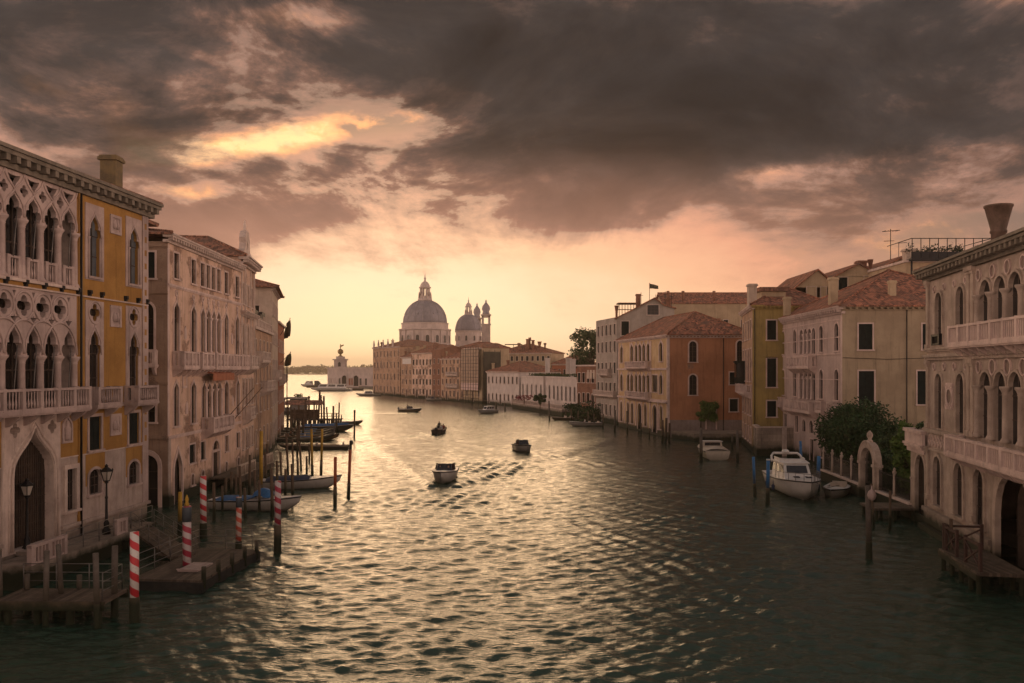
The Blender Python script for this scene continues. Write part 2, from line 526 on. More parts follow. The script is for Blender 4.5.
BARB_SIDE = mat('worn_brick_plaster', (.36, .25, .18), (.26, .17, .12), .5, .9, .3, algae=.5, streak=.6, patch=(.24, .13, .085))
GLASS = glass_mat()
SHUT = mat('dark_green_shutter_paint', (.015, .022, .020), (.010, .014, .013), 2, .8, .1, spec=.1)
BLIND = mat('grey_blue_blind', (.10, .11, .12), (.07, .08, .09), 2, .7, .1)
TILE = mat('clay_roof_tiles', (.35, .17, .11), (.23, .115, .08), 1.2, .9, .45, streak=.5, pattern='tile')
TILE_DARK = mat('old_roof_tiles', (.30, .17, .12), (.22, .12, .085), 1.2, .9, .45, streak=.4, pattern='tile')
WOOD = mat('weathered_pole_wood', (.13, .085, .055), (.075, .05, .034), 3, .9, .3, algae=.55, streak=.6)
DECK = mat('jetty_planks', (.125, .095, .07), (.08, .06, .045), 2, .85, .25, pattern='plank')
IRON = mat('dark_iron', (.028, .028, .03), (.02, .02, .02), 4, .55, .1, metal=.6)
STEEL = mat('galvanised_rail', (.19, .175, .16), (.13, .12, .11), 4, .5, .1, metal=.5)
DOOR = mat('brown_door_wood', (.075, .05, .035), (.045, .03, .022), 3, .8, .2, pattern='plank')
DARK = mat('dark_interior', (.012, .011, .010), (.02, .017, .014), 1, .9, .0, streak=0)
WHITE = mat('white_boat_paint', (.64, .61, .57), (.56, .53, .50), 2, .35, .02, streak=.12, spec=.5)
LEAF = mat('leaf_green', (.045, .075, .022), (.022, .042, .014), 1.3, .75, .0, streak=0)
BARK = mat('bark', (.10, .07, .05), (.06, .045, .03), 5, .95, .4)

# ------------------------------------------------------------------ architecture
class Building:
    """a building: an Empty at its base; walls, roof, windows, balconies are its parts"""
    def __init__(s, name, loc, label, cat, wall, group=None):
        s.root = empty(name, (loc[0], loc[1], 0), label, cat, group)
        s.wall, s.sheets, s.wm = wall, [], MB()
        s.mats = wall if isinstance(wall, (list, tuple)) else [wall]
    def face(s, fr, u0, u1, z0, z1, slot=0, outer=None):
        d = dict(fr=fr, outer=outer or rect(u0, u1, z0, z1), holes=[], slot=slot)
        s.sheets.append(d)
        return d
    def part(s, name, mb, mats, parent=None):
        return mb.build(name, mats, parent or s.root)
    def window(s, face, prof, stone=STONE, w=.14, proud=.05, sill=True, style='glass', depth=.3, bars=1, sub=True, pane_mat=None, rows=2):
        """cuts the opening, adds the stone surround and, a sub-part, what closes it"""
        fr = face['fr']
        face['holes'].append(prof)
        a, b = min(p[0] for p in prof), max(p[0] for p in prof)
        z0, z1 = prof[0][1], max(p[1] for p in prof)
        f = MB()
        if w: f.ring(fr, prof, w, -.02, proud)
        if sill: f.box(fr, a - w - .06, b + w + .06, -.05, proud + .09, z0 - .13, z0)
        if not w and not sill: f.rim(fr, prof, -.25, -.1)
        pm = MB()
        if style == 'shutter':
            pm.tri(fr, prof, (), -.09)
            pm.box(fr, (a + b) / 2 - .02, (a + b) / 2 + .02, -.1, -.075, z0, z1 - .05)
            if sub:
                k = int((z1 - z0) / .16)
                for i in range(1, k):
                    zz = z0 + i * (z1 - z0) / k
                    for (x0, x1) in ((a + .06, (a + b) / 2 - .05), ((a + b) / 2 + .05, b - .06)):
                        pm.box(fr, x0, x1, -.089, -.07, zz - .03, zz + .03)
            pmat = pane_mat or SHUT
        else:
            pm.tri(fr, prof, (), -depth + .02)
            pm.m = 1
            bw = .035
            for i in range(bars):
                c = a + (b - a) * (i + 1) / (bars + 1)
                pm.box(fr, c - bw, c + bw, -depth + .021, -depth + .06, z0, z1 - .12)
            if sub:
                for i in range(1, rows + 1):
                    zz = z0 + (z1 - z0) * i / (rows + 1)
                    pm.box(fr, a + .02, b - .02, -depth + .022, -depth + .055, zz - .025, zz + .025)
            pmat = [pane_mat or GLASS, DOOR]
        o = s.part('window', f, stone)
        if sub: pm.build('pane' if style == 'glass' else 'shutter', pmat, o)
        else: s.part('pane', pm, pmat)
        return o
    def done(s, reveal=.32):
        for d in s.sheets:
            s.wm.m = d['slot']
            s.wm.tri(d['fr'], d['outer'], d['holes'], 0)
            for h in d['holes']: s.wm.rim(d['fr'], h, -reveal, 0)
        return s.wm.build('wall', s.mats, s.root)

def balustrade(mb, fr, u0, u1, n, z0, z1, pitch=.22, pier=1.45, r=.055, plain=False):
    """stone rail, plinth, piers and turned balusters along u at depth n"""
    mb.box(fr, u0, u1, n - .1, n + .1, z0, z0 + .1)
    mb.box(fr, u0, u1, n - .12, n + .12, z1 - .12, z1)
    L = u1 - u0
    np_ = max(1, round(L / pier))
    for i in range(np_ + 1):
        c = u0 + .11 + (L - .22) * i / np_
        mb.box(fr, c - .11, c + .11, n - .105, n + .125, z0, z1 + .03)
    k = max(1, int(L / pitch))
    for i in range(k):
        c = u0 + (i + .5) * L / k
        if plain:
            mb.box(fr, c - r * .7, c + r * .7, n - r, n + r, z0 + .1, z1 - .12)
        else:
            h = z1 - z0 - .22
            mb.lathe(fr.p(c, n, z0 + .1), [(r * .7, 0), (r * 1.15, h * .3), (r * .55, h * .62), (r * .9, h)], 6)
def balustrade_side(mb, fr, u, n0, n1, z0, z1):
    f2 = Fr(fr.p(u, 0, 0), fr.nd, fr.ud)
    balustrade(mb, f2, n0, n1, 0, z0, z1, pier=3)
def balcony(B, fr, u0, u1, proj, zs, zr, stone=STONE, corb=1.4, plain=False, pier=1.45):
    """slab on corbels; its balustrade is a sub-part"""
    mb = MB()
    mb.box(fr, u0 - .05, u1 + .05, -.1, proj + .12, zs - .16, zs)
    mb.box(fr, u0, u1, -.1, proj + .05, zs - .24, zs - .16)
    k = max(2, round((u1 - u0) / corb) + 1)
    for i in range(k):
        c = u0 + .2 + (u1 - u0 - .4) * i / (k - 1)
        mb.add([fr.p(c + e, n, z) for e in (-.11, .11) for n, z in ((-.1, zs - .24), (proj - .05, zs - .24), (proj * .75, zs - .42), (.12, zs - .75), (-.1, zs - .8))],
               [(0, 1, 2, 3, 4), (9, 8, 7, 6, 5), (1, 6, 7, 2), (2, 7, 8, 3), (3, 8, 9, 4), (0, 5, 6, 1)])
    o = B.part('balcony', mb, stone)
    bb = MB()
    balustrade(bb, fr, u0, u1, proj, zs, zr, plain=plain, pier=pier)
    balustrade_side(bb, fr, u0 + .1, .05, proj - .12, zs, zr)
    balustrade_side(bb, fr, u1 - .1, .05, proj - .12, zs, zr)
    bb.build('balustrade', stone, o)
    return o
def cornice(B, fr, u0, u1, z0, z1, proj=.6, step=.7, mats=None, name='cornice'):
    mb = MB()
    h = z1 - z0
    mb.box(fr, u0, u1, -.2, proj * .25, z0, z0 + h * .3)
    mb.box(fr, u0, u1, -.2, proj * .85, z1 - h * .42, z1 - h * .2)
    mb.box(fr, u0 - .05, u1 + .05, -.2, proj, z1 - h * .2, z1)
    k = int((u1 - u0) / step)
    for i in range(k):
        c = u0 + (i + .5) * (u1 - u0) / k
        mb.box(fr, c - step * .2, c + step * .2, proj * .25, proj * .8, z0 + h * .25, z1 - h * .42)
    return B.part(name, mb, mats or STONE)
def column(mb, p, r, z0, z1, seg=12):
    h = z1 - z0
    p = (p[0], p[1], 0)
    mb.lathe(p, [(r * 1.5, z0), (r * 1.5, z0 + .1), (r * 1.2, z0 + .2), (r, z0 + .26), (r * .92, z1 - .42), (r * 1.05, z1 - .38), (r * .95, z1 - .34), (r * 1.25, z1 - .2), (r * 1.65, z1 - .1), (r * 1.7, z1)], seg)
def hip(B, quad, z0, z1, over=.5, mats=None, name='roof', along=None, th=.14):
    """hipped tile roof over four ground corners a-b-c-d; the ridge runs from the middle of a-b's side towards c-d's"""
    a, b, c, d = [Vector((q[0], q[1], 0)) for q in quad]
    ctr = (a + b + c + d) / 4
    def ov(p):
        v = p - ctr
        return p + v.normalized() * over * 1.3
    A, Bq, Cq, D = map(ov, (a, b, c, d))
    m1, m2 = (A + Bq) / 2, (Cq + D) / 2
    L = (m2 - m1).length; w = min((A - Bq).length / 2, L * .42)
    if along is not None: w = along
    r1 = m1 + (m2 - m1) * (w / L); r2 = m2 - (m2 - m1) * (w / L)
    up = lambda p, z: Vector((p.x, p.y, z))
    P = [up(A, z0), up(Bq, z0), up(Cq, z0), up(D, z0), up(r1, z1), up(r2, z1)]
    E_ = [up(p, z0 - th) for p in (A, Bq, Cq, D)]
    mb = MB()
    mb.add(P, [(0, 1, 4), (1, 2, 5, 4), (2, 3, 5), (3, 0, 4, 5)])
    mb.add(P[:4] + E_, [(0, 1, 5, 4), (1, 2, 6, 5), (2, 3, 7, 6), (3, 0, 4, 7), (4, 5, 6, 7)])
    for s_, e_ in ((0, 4), (1, 4), (2, 5), (3, 5), (4, 5)):
        if (P[s_] - P[e_]).length > .2: mb.tube([P[s_] + Vector((0, 0, .03)), P[e_] + Vector((0, 0, .03))], .13, 6)
    return B.part(name, mb, mats or TILE)
def gable(B, quad, z0, z1, over=.4, mats=None, th=.14):
    """two slopes; ridge from the middle of a-b to the middle of c-d"""
    a, b, c, d = [Vector((q[0], q[1], 0)) for q in quad]
    ctr = (a + b + c + d) / 4
    A, Bq, Cq, D = [p + (p - ctr).normalized() * over for p in (a, b, c, d)]
    r1, r2 = (A + Bq) / 2, (Cq + D) / 2
    up = lambda p, z: Vector((p.x, p.y, z))
    P = [up(A, z0), up(Bq, z0), up(Cq, z0), up(D, z0), up(r1, z1), up(r2, z1)]
    Q = [p - Vector((0, 0, th)) for p in P]
    mb = MB()
    mb.add(P, [(1, 2, 5, 4), (3, 0, 4, 5)])
    mb.add(Q, [(1, 2, 5, 4), (3, 0, 4, 5)])
    mb.add(P + Q, [(0, 4, 10, 6), (4, 1, 7, 10), (2, 5, 11, 8), (5, 3, 9, 11), (0, 3, 9, 6), (1, 2, 8, 7)])
    mb.tube([P[4] + Vector((0, 0, .03)), P[5] + Vector((0, 0, .03))], .12, 6)
    o = B.part('roof', mb, mats or TILE)
    g = B.wm
    g.add([up(a, z0 - .1), up(b, z0 - .1), up((a + b) / 2, z1 - th)], [(0, 1, 2)])
    g.add([up(c, z0 - .1), up(d, z0 - .1), up((c + d) / 2, z1 - th)], [(0, 1, 2)])
    return o
def chimney(B, x, y, z0, z1, w=.9, kind='plain', mats=None):
    mb = MB()
    fr = Fr((x, y, 0), (1, 0), (0, 1))
    h = z1 - z0
    if kind == 'plain':
        mb.box(fr, -w / 2, w / 2, -w / 2, w / 2, z0, z1 - .3)
        mb.box(fr, -w * .62, w * .62, -w * .62, w * .62, z1 - .3, z1 - .12)
        mb.box(fr, -w * .55, w * .55, -w * .55, w * .55, z1 - .12, z1)
    elif kind == 'funnel':
        mb.lathe((x, y, 0), [(w * .27, z0), (w * .27, z1 - h * .58), (w * .31, z1 - h * .56), (w * .31, z1 - h * .52), (w * .28, z1 - h * .5), (w * .5, z1 - .12), (w * .53, z1 - .1), (w * .53, z1)], 16)
    elif kind == 'pot':
        mb.lathe((x, y, 0), [(w * .3, z0), (w * .3, z1 - h * .3), (w * .5, z1 - h * .2), (w * .5, z1)], 10)
    return B.part('chimney', mb, mats or STONE)

def walls_round(B, quad, z0, z1, skip=(), slot=0):
    """plain walls on the sides of a footprint that carry no openings"""
    for i in range(4):
        if i in skip: continue
        a, b = Vector(quad[i][:2]), Vector(quad[(i + 1) % 4][:2])
        ctr = sum((Vector(q[:2]) for q in quad), Vector((0, 0))) / 4
        fr = Fr((a.x, a.y, 0), b - a, (a + b) / 2 - ctr)
        B.face(fr, 0, (b - a).length, z0, z1, slot)
    if True:
        B.wm.add([Vector((q[0], q[1], z1 - .02)) for q in quad], [(0, 1, 2, 3)])
# ------------------------------------------------------------------ water: one displaced sheet out to the horizon
BOATS_MOVING = [  # x, y, heading (direction of travel), wake strength, wake length
    (ground_at(445, 486), (-.05, -1), .19, 55), (ground_at(522, 452), (.2, -1), .07, 70), (ground_at(440, 434), (.25, 1), .14, 45),
    (ground_at(410, 413), (.9, -.3), .10, 35), (ground_at(487, 414), (-.8, -.5), .12, 40)]
def build_water():
    ys = [-70.0]
    while ys[-1] < 20: ys.append(ys[-1] + (1.5 if ys[-1] < 4 else .4))
    while ys[-1] < 5200: ys.append(ys[-1] + max(.09, ys[-1] * (.0036 if ys[-1] < 260 else .012)))
    ys = np.array(ys)
    t = np.linspace(-1, 1, 761)
    half = np.maximum(np.abs(ys) * .78 + 14, 34)
    Y = np.repeat(ys[:, None], len(t), 1)
    X = t[None, :] * half[:, None]
    cell = np.maximum(np.gradient(ys)[:, None], (half * 2 / (len(t) - 1))[:, None])
    r = np.random.default_rng(5)
    Z = np.zeros_like(X)
    slope = 0
    for i in range(110):
        lam = .34 * (4.0 / .34) ** r.random()
        th = r.normal(0, .62)
        k = 2 * pi / lam
        kx, ky = k * sin(th), k * cos(th)
        amp = .0060 * lam ** .78 * (1.45 if lam < .9 else 1.1 if lam < 1.8 else .5)
        fade = np.clip((lam / cell - 2.2) / 2.5, 0, 1)
        ph = r.random() * 2 * pi
        # groups: waves come in patches, as gusts pass over the canal
        gp = .55 + .45 * np.sin(X * r.normal(0, .05) + Y * r.normal(0, .045) + r.random() * 6.28)
        a = kx * X + ky * Y + ph
        s_ = np.sin(a)
        Z += amp * fade * gp * (s_ + .22 * np.cos(2 * a))
    for (p, hd, st, ln) in BOATS_MOVING:
        h = np.array(hd, float); h /= np.linalg.norm(h)
        dx, dy = X - p.x, Y - p.y
        s_ = -(dx * h[0] + dy * h[1]); l = np.abs(-dx * h[1] + dy * h[0])
        ok = (s_ > -1) & (s_ < ln * 1.6)
        arm = 1.0 + .33 * np.maximum(s_, 0)
        wd = .8 + .03 * np.maximum(s_, 0)
        e = (l - arm) / wd
        Z += np.where(ok, st * np.exp(-np.maximum(s_, 0) / ln) * np.exp(-e * e * .5) * np.cos(e * 1.7), 0)
        trail = np.exp(-(l / (.8 + .03 * np.maximum(s_, 0))) ** 2) * np.exp(-np.maximum(s_, 0) / 16)
        Z += np.where(ok & (s_ > 1), st * .35 * trail * np.sin(s_ * 3.1 + l * 4), 0)
    # crests left by boats that have gone by, and a patch of chop between the two nearest boats
    for (pa, pb, am, lam) in (((640, 556), (1010, 612), .07, 1.5), ((560, 520), (840, 640), .05, 1.3), ((330, 520), (600, 566), .05, 1.4), ((650, 520), (900, 548), .06, 1.6), ((418, 489), (285, 523), .11, 1.7), ((470, 482), (545, 452), .09, 1.9), ((400, 436), (436, 430), .09, 2.2), ((446, 430), (475, 418), .10, 2.2), ((545, 452), (600, 466), .07, 1.7)):
        a, b = ground_at(*pa), ground_at(*pb)
        d = np.array([b.x - a.x, b.y - a.y]); L = np.linalg.norm(d); d /= L
        al = (X - a.x) * d[0] + (Y - a.y) * d[1]; ac = -(X - a.x) * d[1] + (Y - a.y) * d[0] + .5 * np.sin(al * .35)
        Z += am * np.exp(-(ac / 2.6) ** 2) * np.exp(-((al - L / 2) / (L * .55)) ** 4) * np.sin(2 * pi * ac / lam) * (.6 + .4 * np.sin(al * .9 + 1))
    for (pc, rx, ry, am) in (((490, 468), 5, 9, .07), ((455, 500), 4, 6, .06)):
        c = ground_at(*pc); e = np.exp(-((X - c.x) / rx) ** 2 - ((Y - c.y) / ry) ** 2)
        Z += am * e * (np.sin(X * 2.1 + Y * 3.7) + .7 * np.sin(X * -2.8 + Y * 4.6 + 1))
    n_, m_ = X.shape
    co = np.stack([X, Y, Z], -1).reshape(-1, 3)
    idx = np.arange(n_ * m_).reshape(n_, m_)
    q = np.stack([idx[:-1, :-1], idx[:-1, 1:], idx[1:, 1:], idx[1:, :-1]], -1).reshape(-1, 4)
    me = bpy.data.meshes.new('canal_water')
    me.vertices.add(len(co)); me.vertices.foreach_set('co', co.ravel())
    me.loops.add(q.size); me.loops.foreach_set('vertex_index', q.ravel().astype(np.int32))
    me.polygons.add(len(q)); me.polygons.foreach_set('loop_start', np.arange(0, q.size, 4, dtype=np.int32))
    me.update(calc_edges=True)
    me.polygons.foreach_set('use_smooth', np.ones(len(q), bool))
    m = bpy.data.materials.new('green_canal_water'); m.use_nodes = True
    tr = m.node_tree; tr.nodes.clear(); n = N(tr)
    pos = n.node('ShaderNodeNewGeometry').outputs['Position']
    p = n.node('ShaderNodeBsdfPrincipled')
    n.put(p.inputs['Base Color'], n.mix(n.noise(pos, .05, 3), (.018, .046, .031), (.026, .052, .035)))
    far = n.smooth(n.vm('LENGTH', pos, out=1), 60, 420)
    n.put(p.inputs['Roughness'], n.add(.07, n.mul(far, .20)))     # ripples too small to resolve far off
    p.inputs['IOR'].default_value = 1.34
    st = n.vm('MULTIPLY', pos, (.5, 1.35, 1))
    w1 = n.noise(st, 4.4, 4, .6, .4)
    w2 = n.noise(st, 1.3, 3, .55, .4)
    hgt = n.add(n.mul(w1, .13), n.mul(w2, .21))
    bp = n.node('ShaderNodeBump'); bp.inputs['Strength'].default_value = .9; bp.inputs['Distance'].default_value = .42
    n.put(bp.inputs['Height'], hgt); n.put(p.inputs['Normal'], bp.outputs[0])
    o = n.node('ShaderNodeOutputMaterial'); n.put(o.inputs[0], p.outputs[0])
    me.materials.append(m)
    ob = bpy.data.objects.new('water', me); C.objects.link(ob)
    tag(ob, kind='structure')
build_water()

# ------------------------------------------------------------------ the banks
GROUND = mat('trodden_ground', (.20, .17, .13), (.14, .12, .09), .4, .95, .2)
PAVE = mat('paving_stone', (.40, .33, .27), (.30, .25, .20), .8, .85, .15, pattern='block', algae=.2)
def land(name, poly, z, m=GROUND):
    mb = MB()
    k = len(poly)
    top = [Vector((x, y, z)) for x, y in poly]; bot = [Vector((x, y, -1.0)) for x, y in poly]
    mb.add(top, [tuple(range(k))])
    mb.add(top + bot, [(i, (i + 1) % k, k + (i + 1) % k, k + i) for i in range(k)])
    tag(mb.build(name, m), kind='structure')
land('ground', [(-27, 40), (-45, 53), (-120, 53), (-120, 10), (-30, 10)], .7)
land('ground', [(-34, 64), (-34, 84), (-38, 105), (-45, 134), (-160, 300), (-260, 300), (-260, 64)], .7)
land('ground', [(27.3, 57), (28.4, 76.8), (32.0, 83.5), (34, 103), (36, 128), (30, 150), (24, 170), (22, 190), (14, 250), (4, 275), (-10, 300), (-30, 330), (-60, 400), (-84, 470), (-100, 540), (-60, 560), (60, 420), (160, 300), (200, 60), (60, 30), (30, 30)], .75)

# ------------------------------------------------------------------ left: the ochre Gothic palace
L1 = Fr((-22.81, 53.13), (-.0847, -.9964), (1, 0))
def ochre_palace():
    B = Building('gothic_palace', (-26, 45), 'ochre plastered Gothic palace with white tracery loggias, nearest on the left bank', 'palace', [OCHRE, STONE_LOW, GREYM, STONE])
    fr = L1
    UE = 25.0
    DZ = 17.0
    # wall zones: low stone base, pink plaster storey, ochre above
    f0 = B.face(fr, 0, UE, -1.0, 5.4, 1, [(0, -1), (UE, -1), (UE, 5.4), (13.3, 5.4), (13.3, 1.2), (8.95, 1.2), (8.95, 5.4), (0, 5.4)])
    f1 = B.face(fr, 0, UE, 5.4, 19.9, 0, [(0, 5.4), (8.95, 5.4), (8.95, 7.95), (13.3, 7.95), (13.3, 5.4), (UE, 5.4), (UE, 19.9), (0, 19.9)])
    q = [fr.p(0, 0, 0), fr.p(UE, 0, 0), fr.p(UE, -DZ, 0), fr.p(0, -DZ, 0)]
    walls_round(B, q, -1.0, 19.9, skip=(0,))
    LO, HI = 7.36, 17.44
    f1['holes'] += [rect(LO, HI, 14.42, 19.6), rect(LO, HI, 8.05, 14.0)]
    cols = [7.36 + 1.44 * i for i in range(8)]
    mids = [c + .72 for c in cols[:-1]]
    # loggias: dark rooms with glazed screens behind the columns
    for (z0, z1) in ((14.42, 19.6), (8.05, 14.0)):
        g = MB()
        g.box(fr, LO, HI, -1.3, -1.2, z0, z1)
        g.m = 1
        for c in mids:
            for d in (-.5, 0, .5):
                g.box(fr, c + d - .04, c + d + .04, -1.2, -1.14, z0, z1 - .6)
            g.box(fr, c - .55, c + .55, -1.2, -1.15, z0 + 1.9, z0 + 1.98)
        B.part('loggia_screen', g, [GLASS, DOOR])
        e = MB()
        e.box(fr, LO, HI, -1.2, -.3, z1 - .02, z1 + .15); e.box(fr, LO, HI, -1.2, -.02, z0 - .15, z0)
        e.box(fr, LO - .2, LO - .004, -1.2, -.23, z0, z1); e.box(fr, HI + .004, HI + .2, -1.2, -.23, z0, z1)
        B.part('loggia_lining', e, STONE)
    # upper loggia tracery
    t = MB()
    bot = []
    for c in mids:
        a = trefoil(c - .60, c + .60, 17.25, 17.45, 18.5)
        bot += [a[0]] + a[2:][::-1] + [a[1]]
    outer = [(LO, 17.25)] + bot + [(HI, 17.25), (HI, 19.58), (LO, 19.58)]
    holes = []
    for c in cols[1:-1]: holes.append(quatrefoil(c, 18.72, .30))
    for c in mids:
        holes.append([(c - .46, 19.40), (c - .30, 19.12), (c - .17, 19.02), (c, 18.72), (c + .17, 19.02), (c + .30, 19.12), (c + .46, 19.40), (c + .16, 19.34), (c - .16, 19.34)])
    t.plate(fr, outer, holes, -.30, -.02, True)
    for c in mids:
        half = bez((.70, 17.45), (.72, 18.3), (.20, 18.35), (0, 18.68), 8)
        for sg in (-1, 1): t.tube([fr.p(c + sg * x, .0, z) for x, z in half], .055, 5)
        for sg in (-1, 1): t.tube([fr.p(c + sg * x, .0, z) for x, z in bez((0, 18.68), (.12, 18.9), (.6, 19.0), (.72, 19.55), 7)], .05, 5)
    lg = B.part('tracery', t, GREYM)
    # middle loggia tracery: quatrefoils in circles over interlaced arches
    t = MB(); bot = []
    for c in mids:
        a = trefoil(c - .60, c + .60, 10.6, 10.8, 12.1)
        bot += [a[0]] + a[2:][::-1] + [a[1]]
    outer = [(LO, 10.6)] + bot + [(HI, 10.6), (HI, 13.98), (LO, 13.98)]
    holes = [quatrefoil(c, 13.15, .52) for c in cols[1:-1]]
    for c in mids:
        holes.append([(c, 12.28), (c + .14, 12.46), (c + .32, 12.62), (c + .05, 12.58), (c, 12.72), (c - .05, 12.58), (c - .32, 12.62), (c - .14, 12.46)])
        holes.append([(c - .13, 13.84), (c, 13.55), (c + .13, 13.84)])
    t.plate(fr, outer, holes, -.32, -.02, True)
    for c in cols[1:-1]:
        t.tube([fr.p(x, .0, z) for x, z in circle(c, 13.15, .68, 20)], .06, 5, True)
    for i in range(len(cols) - 2):
        c = cols[i + 1]
        t.tube([fr.p(c + 1.44 * .98 * cos(a), .01, 10.8 + 1.66 * sin(a)) for a in [pi * k / 16 for k in range(17)]], .06, 5)
    B.part('tracery', t, GREYM)
    for z0, z1 in ((14.42, 17.35), (8.05, 10.72)):
        for c in cols:
            m = MB(); column(m, fr.p(c, -.17, 0), .19, z0, z1, 12)
            B.part('column', m, GREYM)
    # balustrades between the upper columns, dark brackets in the band below
    m = MB()
    for c in mids: balustrade(m, fr, c - .5, c + .5, -.12, 14.42, 15.5, pitch=.17, pier=3)
    B.part('balustrade', m, GREYM)
    m = MB()
    m.box(fr, LO - .1, HI + .1, -.05, .16, 14.28, 14.42); m.box(fr, -.02, UE, -.02, .09, 13.99, 14.07)
    m.box(fr, -.02, 8.88, -.02, .05, 5.36, 5.42); m.box(fr, 13.37, UE, -.02, .05, 5.36, 5.42)
    B.part('string_course', m, STONE)
    for c in cols + [1.2, 2.6, 5.1, 6.3, .15]:
        m = MB(); m.box(fr, c - .10, c + .10, 0, .2, 14.2, 14.40); m.box(fr, c - .08, c + .08, 0, .14, 14.08, 14.2)
        B.part('bracket', m, IRON)
    for c in mids[:4]:
        for (zt, zb) in ((17.9, 15.4), (11.2, 8.6)):
            m = MB(); m.tube([fr.p(c - .35, -.1, zt), fr.p(c + .45, .25, zb)], .028, 5); B.part('awning_rod', m, STEEL)
    balcony(B, fr, 7.6, 17.2, .85, 8.05, 9.1, GREYM, 1.44, pier=1.44)
    # pilaster strips and quoins
    for a, b in ((7.06, 7.30), (17.5, 17.75)):
        m = MB(); m.box(fr, a, b, -.02, .07, 1.8, 19.6); m.box(fr, a - .05, b + .05, -.02, .1, 1.8, 2.2); m.box(fr, a - .05, b + .05, -.02, .1, 19.2, 19.6)
        B.part('pilaster', m, OCHRE)
    m = MB(); m.box(fr, 0, .62, -.02, .06, 1.77, 19.55)
    m.box(Fr(fr.p(0, .06, 0), fr.nd, -fr.ud), -.68, 0, 0, .05, 1.77, 19.55)
    quo = B.part('quoin', m, GREYM)
    m = MB()
    z = 5.6
    while z < 19: m.box(fr, .17, .40, .055, .066, z, z + .36); z += .82
    m.build('inlay', OCHRE, quo)
    m = MB(); m.tube([fr.p(7.18, .14, .9), fr.p(7.18, .14, 19.6)], .055, 6); B.part('downpipe', m, IRON)
    # side windows in their stone panels
    for c in (5.76, 1.62, 19.2, 23.2):
        prof = trefoil(c - .63, c + .63, 15.2, 17.35, 18.6)
        B.window(f1, prof, GREYM, 0, style='glass', sill=True, depth=.2, pane_mat=BLIND)
        m = MB(); m.plate(fr, rect(c - .9, c + .9, 15.0, 19.2), [prof], 0, .05)
        for sg in (-1, 1): m.tube([fr.p(c + sg * x, .06, zz) for x, zz in bez((.62, 17.35), (.64, 18.35), (.12, 18.3), (0, 18.8), 7)], .05, 5)
        m.lathe(fr.p(c - .62, .07, 15.2), [(.07, 0), (.07, 2.0), (.12, 2.15)], 6); m.lathe(fr.p(c + .62, .07, 15.2), [(.07, 0), (.07, 2.0), (.12, 2.15)], 6)
        B.part('window_panel', m, GREYM)
        prof = trefoil(c - .63, c + .63, 8.2, 10.85, 12.25)
        B.window(f1, prof, GREYM, 0, style='glass', sill=False, depth=.2)
        qf = quatrefoil(c, 13.2, .50)
        m = MB(); m.plate(fr, rect(c - .88, c + .88, 8.1, 13.85), [prof, qf], 0, .05)
        m.tube([fr.p(x, .06, zz) for x, zz in circle(c, 13.2, .62, 20)], .055, 5, True)
        for sg in (-1, 1): m.tube([fr.p(c + sg * x, .06, zz) for x, zz in bez((.64, 10.85), (.66, 12.0), (.12, 12.0), (0, 12.5), 7)], .05, 5)
        B.part('window_panel', m, GREYM)
        f1['holes'].append(qf)
        g = MB(); g.box(fr, c - .7, c + .7, -.24, -.20, 12.5, 13.8); B.part('pane', g, GLASS)
        balcony(B, fr, c - 1.35, c + 1.1, .8, 8.1, 9.05, GREYM, 1.8, pier=2.4)
    for c in (5.68, 1.58, 19.2, 23.2):
        B.window(f1, rect(c - .58, c + .58, 5.55, 7.4), GREYM, .17, style='shutter', pane_mat=SHUT)
        B.window(f0, arch(c - .60, c + .60, 3.1, 4.05, .42), GREYM, .15, style='glass', depth=.2, bars=2)
    # relief panels
    for (a, b, z0, z1) in ((3.05, 4.2, 17.9, 19.0), (3.05, 4.2, 12.5, 13.75), (3.05, 4.2, 6.2, 7.45)):
        m = MB(); m.plate(fr, rect(a, b, z0, z1), [rect(a + .17, b - .17, z0 + .17, z1 - .17)], 0, .08)
        m.box(fr, a + .16, b - .16, -.03, .03, z0 + .16, z1 - .16)
        m.lathe(fr.p((a + b) / 2 - .15, .03, z0 + .3), [(.12, 0), (.16, .25), (.1, .5), (.05, .55)], 8); m.lathe(fr.p((a + b) / 2 + .15, .03, z0 + .3), [(.12, 0), (.16, .25), (.1, .5), (.05, .55)], 8)
        B.part('relief', m, GREYM)
    m = MB(); pr = ogee(7.95, 8.65, 6.25, 7.0, 7.55); m.plate(fr, offset(pr, .1, False), [pr], 0, .09); m.tri(fr, pr, (), .01)
    m.lathe(fr.p(8.3, .05, 6.3), [(.16, 0), (.18, .3), (.2, .6), (.1, .75), (.11, .95), (.02, 1.05)], 8)
    B.part('relief', m, GREYM)
    # portal
    pr = ogee(9.45, 12.55, 1.3, 4.75, 7.1, 10)
    m = MB(); m.plate(fr, rect(8.9, 13.35, 1.2, 7.97), [pr, quatrefoil(9.6, 7.1, .36), quatrefoil(12.45, 7.1, .36)], -.45, .06)
    for w_, n_ in ((.10, .08), (.34, .06)):
        loop = offset(pr, w_, True)[1:] + [offset(pr, w_, True)[0]]
        m.tube([fr.p(x, n_, z) for x, z in loop], .075, 6)
    port = B.part('portal', m, STONE)
    g = MB(); g.box(fr, 8.95, 13.3, -.5, -.44, 1.2, 7.9)
    for i in range(18): g.box(fr, 9.4 + i * .175, 9.43 + i * .175, -.44, -.40, 1.3, 7.0)
    for i in range(12): g.box(fr, 9.2, 12.8, -.44, -.41, 1.9 + i * .42, 1.93 + i * .42)
    g.build('door', DOOR, port)
    B.window(f0, rect(7.5, 8.35, 2.55, 4.75), STONE, .24, proud=.1, style='glass', depth=.2, bars=2)
    B.window(f0, rect(14.0, 14.9, 2.55, 4.75), STONE, .24, proud=.1, style='glass', depth=.2, bars=2)
    m = MB()
